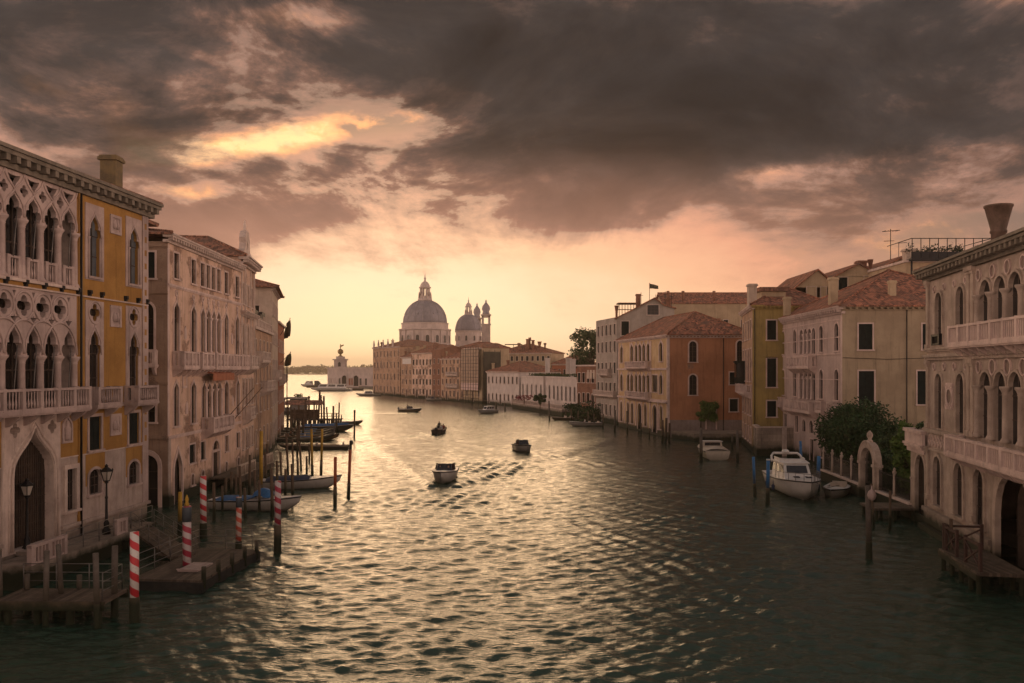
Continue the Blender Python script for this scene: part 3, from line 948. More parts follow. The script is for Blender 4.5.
    m.box(fr, -.1, 8.85, -.02, .16, 1.66, 1.84); m.box(fr, 13.4, UE, -.02, .16, 1.66, 1.84); m.box(fr, -.06, UE, -.02, .08, -1, .5)
    m.box(Fr(fr.p(0, .16, 0), fr.nd, -fr.ud), -3.0, 0, 0, .16, 1.66, 1.84)
    B.part('plinth', m, STONE_LOW)
    cornice(B, fr, -.6, UE, 19.55, 20.45, .75, .72, DSTONE)
    hip(B, q, 20.45, 23.2, .75, TILE_DARK)
    p = fr.p(2.6, -1.9, 0)
    chimney(B, -24.6, 52.2, 20.3, 23.1, .95, 'plain', mat('sooty_render', (.20, .145, .07), (.13, .10, .06), 1.5, .9, .2))
    # ochre panels beside the ground-floor arches
    for c in (5.68, 1.58):
        f = MB()
        a_ = arch(c - .76, c + .76, 3.6, 4.05, .57)
        f.plate(fr, [(c - .98, 3.6), a_[0]] + a_[2:][::-1] + [a_[1], (c + .9, 3.6), (c + .9, 5.34), (c - .98, 5.34)], [], -.01, .012)
        B.part('plaster_field', f, OCHRE)
    B.done(.22)
ochre_palace()
# ------------------------------------------------------------------ left: the brick palace with pink marble balconies
L2 = Fr((-25.13, 62.04), (-.038, 1), (1, 0))
def pink_palace():
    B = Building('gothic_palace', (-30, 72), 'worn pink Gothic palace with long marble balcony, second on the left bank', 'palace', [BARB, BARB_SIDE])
    fr = L2
    UE, DZ = 18.95, 16.0
    f = B.face(fr, 0, UE, -1, 19.4)
    q = [fr.p(0, 0, 0), fr.p(UE, 0, 0), fr.p(UE, -DZ, 0), fr.p(0, -DZ, 0)]
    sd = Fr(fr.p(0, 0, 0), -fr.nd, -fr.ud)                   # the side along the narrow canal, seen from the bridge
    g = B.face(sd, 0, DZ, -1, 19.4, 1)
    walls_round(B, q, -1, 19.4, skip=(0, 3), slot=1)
    W = dict(depth=.17)
    # top floor
    for a, b in ((1.07, 2.37), (4.91, 6.16), (7.14, 8.34), (8.62, 9.75), (10.02, 11.2), (11.48, 12.63), (13.66, 14.88), (17.03, 18.4)):
        B.window(f, rect(a + .12, b - .12, 16.85, 18.75), MARBLE, .14, **W)
    # piano nobile and the floor below, pointed windows
    for c, h in ((1.7, .55), (5.5, .58), (7.75, .5), (9.2, .5), (10.6, .5), (11.95, .5), (14.2, .55), (17.7, .58)):
        big = 7 < c < 13
        B.window(f, ogee(c - h, c + h, 11.4 if not big else 11.5, 14.35, 15.15), MARBLE, .16, proud=.08, sill=False, bars=1, **W)
        if big:
            m = MB(); column(m, fr.p(c + .7, .0, 0), .14, 11.4, 14.4, 8); B.part('column', m, MARBLE)
        m = MB(); m.plate(fr, circle(c, 15.75, .26, 12), [circle(c, 15.75, .14, 10)], 0, .07); m.lathe(fr.p(c, .05, 15.2), [(.05, 0), (.08, .15), (.02, .32)], 6)
        B.part('finial', m, MARBLE)
    for c, h in ((1.65, .5), (5.5, .55), (14.3, .55), (17.9, .5)):
        B.window(f, ogee(c - h, c + h, 5.8, 8.45, 9.1), MARBLE, .15, proud=.07, bars=1, **W)
    for c in (8.1, 9.5, 10.9, 12.3):
        B.window(f, ogee(c - .5, c + .5, 5.85, 8.35, 8.95), MARBLE, .13, sill=False, bars=1, **W)
        m = MB(); column(m, fr.p(c + .7, .0, 0), .13, 5.85, 8.4, 8); B.part('column', m, MARBLE)
    m = MB(); m.plate(fr, rect(4.2 - 1.2, 4.2 - .2, 8.6, 9.8), [rect(3.18, 3.82, 8.78, 9.62)], 0, .06); B.part('relief', m, MARBLE)
    for c, z in ((3.9, 7.1), (16.2, 7.2), (3.6, 12.9), (16.0, 12.9)):
        m = MB(); m.plate(fr, ogee(c - .22, c + .22, z - .5, z + .1, z + .5), [], 0, .08); B.part('relief', m, MARBLE)
    # long balcony, projecting before each group
    for a, b, pr in ((.85, 4.35, .8), (5.05, 8.1, .8), (8.2, 14.0, .95), (14.1, 16.3, .8), (16.4, 18.9, .8)):
        balcony(B, fr, a, b, pr, 10.25, 11.38, MARBLE, 1.15, pier=.95)
    balcony(B, fr, 7.4, 13.3, .95, 5.05, 6.1, MARBLE, 1.1, pier=1.2)
    m = MB()                                                # rolled-out awning over the lower loggia
    m.add([fr.p(u, n, z) for u in (7.5, 13.4) for n, z in ((.03, 10.0), (1.0, 9.72), (1.0, 9.12), (.94, 9.12), (.94, 9.66), (.03, 9.92))],
          [(0, 1, 7, 6), (1, 2, 8, 7), (2, 3, 9, 8), (3, 4, 10, 9), (4, 5, 11, 10), (0, 5, 4, 3, 2, 1), (6, 7, 8, 9, 10, 11)])
    B.part('awning', m, mat('rust_canvas', (.40, .16, .09), (.30, .12, .07), 1.5, .9, .05))
    for c in (12.8, 15.8):
        m = MB(); m.tube([fr.p(c, .05, 5.2), fr.p(c + .9, 2.6, 8.4)], .035, 5); B.part('flag_rod', m, WOOD)
    # ground floor
    B.window(f, ogee(1.15, 2.85, .0, 2.3, 4.1), MARBLE, .22, proud=.1, sill=False, depth=.3, pane_mat=DOOR, bars=1)
    for a, b in ((4.6, 5.9), (7.3, 8.4)):
        B.window(f, rect(a, b, 2.65, 4.1), MARBLE, .12, style='shutter', **W)
    B.window(f, rect(10.4, 12.2, .55, 2.95), MARBLE, .2, proud=.09, sill=False, pane_mat=DOOR, bars=1, **W)
    B.window(f, arch(10.5, 12.1, 3.15, 3.2, .72), MARBLE, .16, sill=False, **W)
    for a, b in ((14.0, 14.9), (17.5, 18.6)):
        B.window(f, rect(a, b, 2.7, 4.1), MARBLE, .12, **W)
    for c in (5.35, 7.9, 14.3, 18.2):
        B.window(f, arch(c - .34, c + .34, .9, 1.45, .3), MARBLE, .1, **W)
    for z in (5.0, 16.2):
        m = MB(); m.box(fr, 0, UE, -.02, .1, z, z + .16); m.box(fr, 0, UE, -.02, .05, z - .1, z); B.part('string_course', m, MARBLE)
    m = MB(); m.box(fr, 0, 1.0, -.02, .12, -1, .7); m.box(fr, 3.0, UE, -.02, .12, -1, .7); m.box(fr, -.0, .5, -.02, .06, .7, 5.0)
    B.part('plinth', m, STONE_LOW)
    m = MB(); m.box(fr, -.02, .3, -.02, .035, 5.2, 19.2); B.part('quoin', m, MARBLE)
    cornice(B, fr, -.45, UE + .1, 19.3, 19.95, .6, .55, STONE)
    # side wall
    B.window(g, rect(.92, 1.9, 16.7, 18.6), MARBLE, .13, style='shutter')
    B.window(g, arch(1.0, 2.0, 11.5, 14.3, .6), MARBLE, .16, depth=.22)
    balcony(B, sd, .7, 2.6, .5, 10.4, 11.4, MARBLE, .8, pier=1.4)
    B.window(g, arch(.9, 1.9, 6.2, 8.0, .55), MARBLE, .16, depth=.22)
    B.window(g, arch(.7, 2.2, .1, 3.0, .8), MARBLE, .22, sill=False, depth=.25, pane_mat=DARK)
    for z, h in ((5.0, .22), (9.0, .16), (15.6, .18), (19.0, .2)):
        m = MB(); m.box(sd, -.02, DZ, -.02, .12, z, z + h); m.box(sd, -.02, DZ, -.02, .06, z - .08, z); B.part('string_course', m, BARB_SIDE)
    m = MB(); m.plate(sd, arch(.4, 2.6, -.5, 3.0, 1.2), [arch(.66, 2.3, -.4, 3.0, .9)], 0, .1); B.part('portal', m, MARBLE)
    hip(B, q, 19.98, 21.9, .6, TILE_DARK)
    m = MB()                                                # attic storey with its own roof
    a = fr.p(-.2, -6.5, 0)
    fr2 = Fr(fr.p(0, -3.6, 0), fr.ud, fr.nd)
    m.box(fr2, .4, 5.5, -8, 0, 19.5, 21.6); B.part('attic', m, BARB_SIDE)
    hip(B, [fr2.p(.2, .1, 0), fr2.p(5.8, .1, 0), fr2.p(5.8, -8, 0), fr2.p(.2, -8, 0)], 21.6, 22.5, .5, TILE_DARK, along=2.4)
    B.done(.17)
pink_palace()

def baroque_wing():
    fr = Fr(L2.p(18.95, 0, 0), (-.15, 1), (1, 0))
    B = Building('baroque_wing', fr.p(4, -6, 0), 'tall pale baroque wing with curved gable and statue finial beside the pink palace', 'house', BARB)
    UE, DZ = 8.2, 17.0
    f = B.face(fr, 0, UE, -1, 20.8)
    q = [fr.p(0, 0, 0), fr.p(UE, 0, 0), fr.p(UE, -DZ, 0), fr.p(0, -DZ, 0)]
    walls_round(B, q, -1, 20.8, skip=(0,))
    for c in (1.3, 2.9, 4.5, 6.6):
        B.window(f, rect(c - .42, c + .42, 16.4, 18.4), STONE, .14, depth=.2, sub=False)
        B.window(f, arch(c - .45, c + .45, 11.5, 14.0), STONE, .14, depth=.2, sub=False)
    for c in (1.5, 3.4, 5.3, 7.1):
        B.window(f, rect(c - .45, c + .45, 6.6, 9.1), STONE, .13, style='shutter', sub=False)
        B.window(f, rect(c - .4, c + .4, 2.3, 4.2), STONE, .12, depth=.2, sub=False)
    balcony(B, fr, .6, 5.6, .8, 10.3, 11.4, STONE, 1.2)
    balcony(B, fr, 1.0, 4.2, .7, 5.4, 6.4, STONE, 1.2)
    m = MB()
    for u in (.1, 2.1, 5.5, 7.9): m.box(fr, u, u + .35, -.02, .14, 10.6, 20.2)
    B.part('pilaster', m, STONE)
    cornice(B, fr, -.2, UE + .3, 20.1, 20.9, .9, .5, STONE)
    cornice(B, fr, -.1, UE + .2, 15.2, 15.7, .6, .5, STONE)
    m = MB()                                                # scrolled gable over the front
    half = [(2.4, 20.9), (2.3, 21.6), (1.5, 21.9), (1.25, 22.5), (1.45, 23.0), (.9, 23.6), (.35, 23.8)]
    m.plate(fr, [(3.6 + x, z) for x, z in half] + [(3.6 - x, z) for x, z in half[::-1]], [circle(3.6, 22.3, .42, 12)], -.5, .1, True)
    m.box(fr, .9, 6.3, -.6, .25, 20.88, 21.05)
    gb = B.part('gable', m, STONE)
    s = MB(); s.lathe(fr.p(3.6, -.2, 23.78), [(.22, 0), (.22, .15), (.1, .22), (.17, .5), (.14, .75), (.07, .85), (.1, .97), (.02, 1.1)], 8)
    s.build('statue', STONE, gb)
    hip(B, q, 20.95, 23.2, .5, TILE_DARK)
    B.done(.22)
baroque_wing()

def plain_house(name, label, A, Bp, depth, ztop, rows, mats, roof=('hip', 2.5), near=None, skip_cols=(), group=None, w=.9, h=1.7, style='mix', stone=STONE, cols=None, balc=(), over=.45, roofmat=None, sub=False, side_rows=None, side_cols=None, zbase=-1, ground='door', seed=1, cat='house', archrow=()):
    """a house on the bank: front from A (near end) to Bp (far end), windows in rows"""
    A, Bp = Vector((A[0], A[1], 0)), Vector((Bp[0], Bp[1], 0))
    R = random.Random(seed)
    mid = (A + Bp) / 2
    fr = Fr(A, Bp - A, Vector((0, 40, 0)) - mid if near is None else Vector(near))
    L = (Bp - A).length
    B = Building(name, fr.p(L / 2, -depth / 2, 0), label, cat, mats, group)
    f = B.face(fr, 0, L, zbase, ztop)
    q = [fr.p(0, 0, 0), fr.p(L, 0, 0), fr.p(L, -depth, 0), fr.p(0, -depth, 0)]
    sd = Fr(fr.p(0, 0, 0), -fr.nd, -fr.ud)
    g = B.face(sd, 0, depth, zbase, ztop)
    walls_round(B, q, zbase, ztop, skip=(0, 3))
    n = cols or max(2, int(L / 2.6))
    def fill(face, LL, n, rows, sidewall=False):
        for ri, z in enumerate(rows):
            for i in range(n):
                if (ri, i) in skip_cols: continue
                c = (i + .5) * LL / n
                ww = w * (.9 + .2 * ((i * 7 + ri) % 3) / 3)
                st = style if style != 'mix' else ('shutter' if R.random() < .45 else 'glass')
                hh = h
                if ground == 'door' and ri == 0 and not sidewall and i % 3 == 1:
                    B.window(face, arch(c - ww * .6, c + ww * .6, .3, z + hh * .7, ww * .5), stone, .15, sill=False, depth=.24, pane_mat=DOOR, sub=sub); continue
                if ri in archrow: B.window(face, arch(c - ww / 2, c + ww / 2, z, z + hh - ww / 2), stone, .13, depth=.2, sub=sub)
                else: B.window(face, rect(c - ww / 2, c + ww / 2, z, z + hh), stone, .12, style=st, depth=.2, sub=sub)
    fill(f, L, n, rows)
    if side_cols: fill(g, depth, side_cols, side_rows or rows, True)
    for (a, b, z) in balc: balcony(B, fr, a * L, b * L, .7, z, z + 1.0, stone, 1.2)
    if roof[0] == 'hip':
        cornice(B, fr, -.2, L + .2, ztop - .45, ztop, .45, .5, stone)
        hip(B, q, ztop + .02, ztop + roof[1], over, roofmat or TILE)
    elif roof[0] == 'gable':
        gable(B, [q[0], q[3], q[2], q[1]] if roof[2:] == ('across',) else [q[3], q[0], q[1], q[2]] if False else [q[0], q[1], q[2], q[3]] if roof[2:] == ('in',) else [q[3], q[0], q[1], q[2]], ztop, ztop + roof[1], over, roofmat or TILE)
    else:
        m = MB(); m.box(fr, -.2, L + .2, -depth - .2, .25, ztop - .05, ztop + .25); B.part('parapet', m, stone)
    B.fr, B.q, B.L, B.f, B.g, B.sd = fr, q, L, f, g, sd
    return B

PEACH = mat('peach_plaster', (.50, .33, .22), (.38, .24, .16), .6, .9, .15, algae=.4, streak=.5, patch=(.3, .16, .1))
PALE = mat('pale_plaster', (.54, .43, .34), (.42, .33, .26), .5, .9, .12, algae=.4, streak=.5)
RED = mat('red_plaster', (.40, .155, .085), (.30, .11, .06), .5, .9, .15, algae=.4, streak=.5)
BRICK = mat('red_brick', (.33, .17, .11), (.24, .12, .08), .7, .9, .3, algae=.5, streak=.5, pattern='brick')
GREY = mat('grey_plaster', (.40, .34, .29), (.30, .26, .22), .5, .9, .15, algae=.4, streak=.5)
SAND = mat('sand_plaster', (.46, .35, .23), (.37, .28, .18), .5, .9, .12, algae=.4, streak=.45)

e3 = Fr(L2.p(18.95, 0, 0), (-.15, 1), (1, 0)).p(8.25, 0, 0)
B = plain_house('canal_house', 'low brown house with a roof terrace of awnings, below the tall pale house', e3, (-30.2, 107), 9, 14.4, (1.6, 5.4, 8.6, 11.4), [PEACH], roof=('flat',), style='mix', balc=((.3, .8, 7.8), (.05, .5, 11.0)), cols=5, w=1.0, h=1.9, near=(1, 0), seed=3)
for i, (u, n_) in enumerate(((2.2, -1.5), (6.4, -1.7), (10.5, -1.4), (13.8, -2))):
    m = MB()
    for du in (-1.2, 1.2): m.tube([B.fr.p(u + du, n_, 14.5), B.fr.p(u + du, n_, 16.6)], .05, 5)
    m.box(B.fr, u - 1.5, u + 1.5, n_ - 1.2, n_ + 1.2, 16.6, 16.7); m.box(B.fr, u - 1.5, u + 1.5, n_ + 1.2, n_ + 1.24, 16.25, 16.7)
    B.part('terrace_awning', m, IRON)
m = MB(); balustrade(m, B.fr, .2, B.L - .2, -.1, 14.65, 15.6); B.part('balustrade', m, STONE)
B.done(.24)
B = plain_house('canal_house', 'tall pale house with a broad hipped roof above the roof terrace on the left bank', (-30.2, 107.1), (-33.6, 122), 16, 20.5, (1.6, 5.6, 9.6, 13.4, 17.0), [PALE], roof=('hip', 2.6), cols=6, side_rows=(16.4, 12.6), side_cols=4, near=(1, 0), balc=((.1, .6, 9.0),), seed=5, over=.9)
p = B.fr.p(1.2, -11.5, 0); chimney(B, p.x, p.y, 20.4, 24.0, .9, 'plain', BRICK)
B.done(.24)
B = plain_house('canal_house', 'slim red house carrying two flags at the end of the left bank', (-33.6, 122.2), (-37.0, 138), 12, 16.8, (1.6, 5.2, 8.9, 12.7), [RED], roof=('flat',), cols=5, near=(1, 0), balc=((.1, .7, 8.4),), seed=6, side_rows=(12.7,), side_cols=3)
B.done(.24)
FLAG = mat('dark_flag_cloth', (.10, .085, .055), (.05, .05, .035), 1.5, .9, 0, streak=0)
FLAG2 = mat('dark_green_flag_cloth', (.06, .08, .04), (.10, .05, .035), 1.5, .9, 0, streak=0)
def flag(name, label, base, tip, drop, wid, m, group=None):
    """a cloth hanging from a slanting pole"""
    base, tip = Vector(base), Vector(tip)
    t = empty(name, base, label, 'flag', group)
    p = MB(); p.tube([base, tip], .04, 6); p.lathe(tip, [(.07, 0), (.07, .1), (0, .14)], 6)
    p.build('flagpole', WOOD, t)
    c = MB()
    d = (base - tip).normalized()
    K, J = 8, 8
    P = []
    for j in range(J + 1):
        for k in range(K + 1):
            s_ = k / K; r_ = j / J
            q = tip + d * (wid * s_) + Vector((.12 * sin(s_ * 9 + r_ * 3), .12 * cos(s_ * 7 + r_ * 2), -drop * r_ * (1 - .35 * s_)))
            P.append(q)
    n_ = len(P)
    c.add(P, [(j * (K + 1) + k, j * (K + 1) + k + 1, (j + 1) * (K + 1) + k + 1, (j + 1) * (K + 1) + k) for j in range(J) for k in range(K)], True)
    c.build('cloth', m, t)
    return t
flag('wall_flag', 'upper dark flag on the red house at the left bank end', (-34.6, 127, 15.2), (-32.9, 126, 17.6), 2.6, 1.7, FLAG)
flag('wall_flag', 'lower green flag on the red house at the left bank end', (-34.6, 127, 11.0), (-32.9, 126.3, 12.6), 1.9, 1.3, FLAG2)
# ------------------------------------------------------------------ right: the stone Renaissance palace, nearest on this side
R1 = Fr((26.41, 54.49), (-.1772, -.9842), (-1, 0))
RSTONE = mat('warm_grey_stone', (.48, .38, .31), (.33, .26, .21), .8, .85, .15, streak=.55, algae=.45)
PORPH = mat('porphyry_disc', (.22, .15, .13), (.17, .12, .10), 3, .6, .05, streak=.2)
def stone_palace():
    B = Building('renaissance_palace', (31, 44), 'grey stone palace of round arches and marble balconies, nearest on the right bank', 'palace', [RSTONE, PALE])
    fr = R1
    U0, UE, DZ = .75, 27.0, 15.0
    f = B.face(fr, -3.0, UE, -1, 15.7, 0, [(-3.0, -1), (UE, -1), (UE, 15.7), (U0, 15.7), (U0, 4.9), (-3.0, 4.9)])
    q = [fr.p(U0, 0, 0), fr.p(UE, 0, 0), fr.p(UE, -DZ, 0), fr.p(U0, -DZ, 0)]
    walls_round(B, q, -1, 15.7, skip=(0, 1), slot=0)
    en = Fr(fr.p(UE, 0, 0), -fr.nd, fr.ud); ge = B.face(en, 0, DZ, -1, 15.7)
    for u in (2.5, 6.0, 9.5, 13.0):
        for z in (2.2, 6.9, 11.9): B.window(ge, rect(u - .6, u + .6, z, z + 2.4), RSTONE, .15, style='shutter' if (u + z) % 2 > 1 else 'glass', depth=.16, sub=False)
    qa = [fr.p(-3, 0, 0), fr.p(U0, 0, 0), fr.p(U0, -6, 0), fr.p(-3, -6, 0)]
    walls_round(B, qa, -1, 4.9, skip=(0, 1))
    lights = [10.75, 12.70, 14.55, 16.40, 18.3]
    G = dict(depth=.16, sill=False)
    for c in (3.1, 6.92, 22.1, 25.3):
        B.window(f, arch(c - .64, c + .64, 11.5, 14.05), RSTONE, .17, proud=.09, depth=.16)
        B.window(f, arch(c - .64, c + .64, 6.45, 9.15), RSTONE, .17, proud=.09, **G)
        m = MB()
        balustrade(m, fr, c - .78, c + .78, .14, 11.5, 12.15, pitch=.16, plain=True, r=.03, pier=3)
        B.part('window_rail', m, IRON)
    for c in lights:
        B.window(f, arch(c - .76, c + .76, 12.4 - .95, 13.9), RSTONE, .13, proud=.1, bars=1, **G)
        B.window(f, arch(c - .76, c + .76, 6.45, 9.15), RSTONE, .13, proud=.1, bars=1, **G)
    for i in range(len(lights) + 1):
        c = lights[0] - .93 if i == 0 else (lights[-1] + .93 if i == len(lights) else (lights[i - 1] + lights[i]) / 2)
        for z0, z1 in ((11.45, 13.95), (6.45, 9.2)):
            m = MB(); column(m, fr.p(c, .12, 0), .17, z0, z1, 12); B.part('column', m, RSTONE)
    def disc(c, z, r, box=None):
        m = MB()
        if box: m.plate(fr, rect(*box), [circle(c, z, r, 16)], 0, .06)
        m.ring(fr, circle(c, z, r, 16), .07, 0, .09, open_bottom=False)
        o = B.part('roundel', m, MARBLE)
        d = MB(); d.lathe((0, 0, 0), [(.01, 0), (.01, .01)], 3) if False else d.tri(fr, circle(c, z, r, 16), (), .03)
        d.build('disc', PORPH, o)
    for i in range(len(lights) - 1):
        c = (lights[i] + lights[i + 1]) / 2
        disc(c, 15.0, .30); disc(c, 10.15, .36)
    for c in (9.78, 19.3): disc(c, 15.0, .26); disc(c, 10.15, .28)
    for c in (2.2, 4.1, 5.9, 7.8): disc(c, 10.2, .17); disc(c, 14.95, .15)
    disc(5.05, 8.45, .42, (4.42, 5.68, 7.7, 9.25))
    for c, z in ((4.6, 9.05), (5.5, 9.05), (4.6, 7.9), (5.5, 7.9)): disc(c, z, .1)
    # pilasters in three orders
    for u in (.8, 8.1, 8.75, 20.3, 23.6, 26.5):
        for z0, z1 in ((1.9, 5.2), (6.4, 10.6), (11.3, 15.6)):
            if (u in (8.1,) and z0 < 6): continue
            m = MB(); m.box(fr, u, u + .42, -.02, .13, z0 + .3, z1 - .4); m.box(fr, u - .07, u + .49, -.02, .2, z0, z0 + .3)
            m.box(fr, u - .05, u + .47, -.02, .19, z1 - .4, z1 - .25); m.box(fr, u - .1, u + .52, -.02, .25, z1 - .25, z1)
            B.part('pilaster', m, RSTONE)
    # entablatures
    cornice(B, fr, U0 - .45, UE, 15.55, 16.3, .8, .62, DSTONE)
    for z0, z1, pr in ((10.6, 10.95, .3), (11.12, 11.36, .22)):
        m = MB(); m.box(fr, U0 - .1, UE, -.02, pr * .6, z0, z0 + (z1 - z0) * .5); m.box(fr, U0 - .2, UE, -.02, pr, z0 + (z1 - z0) * .5, z1); B.part('string_course', m, RSTONE)
    m = MB(); m.box(fr, U0, 7.4, -.02, .12, 5.0, 5.15); m.box(fr, U0 - .1, 7.45, -.02, .26, 6.15, 6.38)
    sc = B.part('string_course', m, RSTONE)
    for k in range(11):                                     # carved frieze
        c = 1.25 + k * .58
        m = MB(); m.ring(fr, [(c - .22, 5.62), (c, 5.34), (c + .22, 5.62), (c, 5.92)], .06, 0, .06, open_bottom=False); m.tri(fr, circle(c, 5.62, .1, 10), (), .05)
        m.build('frieze_lozenge', MARBLE, sc)
    balcony(B, fr, 7.75, 20.2, .85, 11.4, 12.4, MARBLE, 1.25, plain=True, pier=1.55)
    balcony(B, fr, 7.5, 20.4, .95, 5.45, 6.4, MARBLE, 1.45, plain=True, pier=1.6)
    # terrace on the garden side
    m = MB(); m.box(fr, -3.35, .7, -6, .35, 4.9, 5.05); m.box(fr, -3.2, .7, -6, .2, 4.6, 4.9)
    tb = B.part('terrace', m, MARBLE)
    m = MB(); m.box(fr, -3.3, .65, .12, .3, 5.05, 5.95); m.box(fr, -3.42, .65, .02, .4, 5.9, 6.1); m.box(fr, -3.42, .65, .02, .42, 5.05, 5.2)
    m.box(fr, -3.3, -3.1, -5.8, .12, 5.05, 5.95); m.box(fr, -3.42, -3.0, -5.8, .02, 5.9, 6.1)
    m.build('parapet', MARBLE, tb)
    # ground floor
    B.window(f, arch(-1.72, .42, .6, 3.45, 1.05), RSTONE, .2, proud=.1, sill=False, depth=.6, pane_mat=DARK, bars=0)
    for c, a in ((2.85, .7), (6.65, .7), (9.8, .7)):
        B.window(f, arch(c - a, c + a, 1.75, 4.05), RSTONE, .2, proud=.1, depth=.16)
    B.window(f, arch(12.25, 16.6, .3, 2.95, 2.15), RSTONE, .36, proud=.14, sill=False, depth=.9, pane_mat=DOOR, bars=3)
    for c in (22.0, 25.2): B.window(f, arch(c - .7, c + .7, 1.75, 4.05), RSTONE, .2, proud=.1, depth=.16)
    B.window(f, arch(18.0, 19.4, 1.75, 4.05), RSTONE, .2, proud=.1, depth=.16)
    m = MB(); m.box(fr, U0 - .2, 11.8, -.02, .3, 1.15, 1.4); m.box(fr, U0 - .1, 11.8, -.02, .18, .4, 1.15); m.box(fr, 17.0, UE, -.02, .3, 1.15, 1.4); m.box(fr, U0 - .3, 11.9, -.02, .5, -1, .3)
    B.part('plinth', m, STONE_LOW)
    hip(B, q, 16.32, 18.4, .8, TILE_DARK)
    p = fr.p(9.0, -2.6, 0)
    chimney(B, 26.9, 47.0, 16.4, 19.1, 1.40, 'funnel', mat('brown_render', (.15, .10, .075), (.10, .07, .05), 2, .9, .2))
    B.done(.16)
stone_palace()

# ------------------------------------------------------------------ right: villa behind the garden, red roof
Y3 = 83.0
R3 = Fr(((842 - 512) / F_PX * Y3, Y3), (.027, 1), (-1, 0))
LILAC = mat('lilac_grey_plaster', (.54, .42, .37), (.42, .32, .28), .4, .9, .12, algae=.5, streak=.5, patch=(.34, .20, .15), pt=.63)
CREAM = mat('cream_side_plaster', (.39, .305, .205), (.30, .23, .155), .35, .9, .12, streak=.55, patch=(.26, .16, .11), pt=.645)
def villa():
    B = Building('villa', (42, 94), 'lilac grey villa with red hipped roof and arched windows behind the garden on the right', 'villa', [LILAC, CREAM])
    fr = R3
    UE, DZ = 21.6, 18.0
    f = B.face(fr, 0, UE, -1, 16.2)
    sd = Fr(fr.p(0, 0, 0), (1, 0), (0, -1))
    g = B.face(sd, 0, DZ, -1, 16.2, 1)
    q = [fr.p(0, 0, 0), fr.p(UE, 0, 0), fr.p(UE, -DZ, 0), sd.p(DZ, 0, 0)]
    walls_round(B, q, -1, 16.2, skip=(0, 3), slot=1)
    W = dict(depth=.2)
    for c in (19.5, 15.0, 5.97, 1.42):
        B.window(f, arch(c - .58, c + .58, 11.9, 14.05), MARBLE, .16, proud=.07, **W)
        B.window(f, arch(c - .58, c + .58, 7.0, 9.45), MARBLE, .16, proud=.07, **W)
    for c in (12.5, 11.05, 9.7, 8.35):
        B.window(f, arch(c - .55, c + .55, 11.75, 13.95), MARBLE, .13, proud=.07, sill=False, **W)
        B.window(f, arch(c - .58, c + .58, 6.75, 9.3), MARBLE, .13, proud=.07, sill=False, **W)
        for z0, z1 in ((11.7, 14.0), (6.75, 9.3)):
            m = MB(); column(m, fr.p(c + .7, .05, 0), .12, z0, z1, 8); B.part('column', m, MARBLE)
    balcony(B, fr, 7.4, 15.2, .85, 10.35, 11.5, MARBLE, 1.0, pier=1.0)
    balcony(B, fr, 6.9, 16.2, .9, 5.55, 6.6, MARBLE, 1.1, pier=1.2)
    for c in (19.4, 1.42, 4.9): balcony(B, fr, c - 1.0, c + 1.0, .6, 5.75, 6.75, MARBLE, 1.2)
    for c in (18.7, 14.3): B.window(f, rect(c - .55, c + .55, 2.9, 4.75), MARBLE, .12, **W)
    for c in (11.7, 9.2, 6.6):
        B.window(f, arch(c - .62, c + .62, 3.15, 3.9, .6), MARBLE, .13, sill=False, **W)
    B.window(f, rect(9.0 - .6, 9.0 + .6, .2, 2.5), MARBLE, .15, sill=False, pane_mat=DOOR, **W)
    B.window(f, rect(5.2, 6.2, .9, 2.7), MARBLE, .12, **W)
    for x0, x1, z0, z1 in ((1.62, 2.98, 12.0, 14.5), (1.62, 3.14, 6.65, 9.9), (7.85, 9.2, 12.0, 14.5), (7.35, 8.9, 6.65, 9.9), (13, 14.4, 12, 14.5)):
        B.window(g, rect(x0, x1, z0, z1), MARBLE, .13, style='shutter')
    m = MB()
    for z in (13.2, 14.95): m.box(fr, .0, UE, -.02, .05, z, z + .1)
    m.box(fr, 0, UE, -.02, .09, 11.55, 11.72); m.box(fr, 0, UE, -.02, .05, 9.0, 9.08); m.box(fr, 0, UE, -.02, .12, 5.2, 5.34)
    B.part('string_course', m, MARBLE)
    m = MB(); m.box(fr, -.02, .32, -.02, .05, .8, 15.3); m.box(fr, UE - .35, UE, -.02, .05, .8, 15.3); B.part('quoin', m, MARBLE)
    cornice(B, fr, -.35, UE + .1, 15.5, 16.25, .6, .7, LILAC)
    cornice(B, sd, -.2, DZ, 15.85, 16.25, .45, .6, CREAM)
    hip(B, [fr.p(UE, 0, 0), fr.p(0, 0, 0), sd.p(DZ, 0, 0), fr.p(UE, -DZ, 0)], 16.3, 21.0, .55, TILE, along=9.6)
    m = MB(); m.tube([sd.p(6.3, .08, .5), sd.p(6.3, .08, 15.9)], .05, 5); B.part('downpipe', m, IRON)
    m = MB(); m.tube([sd.p(.1, .05, 11.2), sd.p(4.5, .06, 11.05), sd.p(9, .05, 11.2)], .025, 4); B.part('cable', m, IRON)
    for (px, py, Yc, z0, z1, w) in ((833, 285, 88, 16.6, 19.6, .75), (892, 300, 85.5, 17.2, 19.0, .6), (787, 300, 100, 16.4, 18.6, .7)):
        chimney(B, (px - 512) / F_PX * Yc, Yc, z0, z1, w, 'plain', SAND)
    B.done(.22)
    return B
villa()

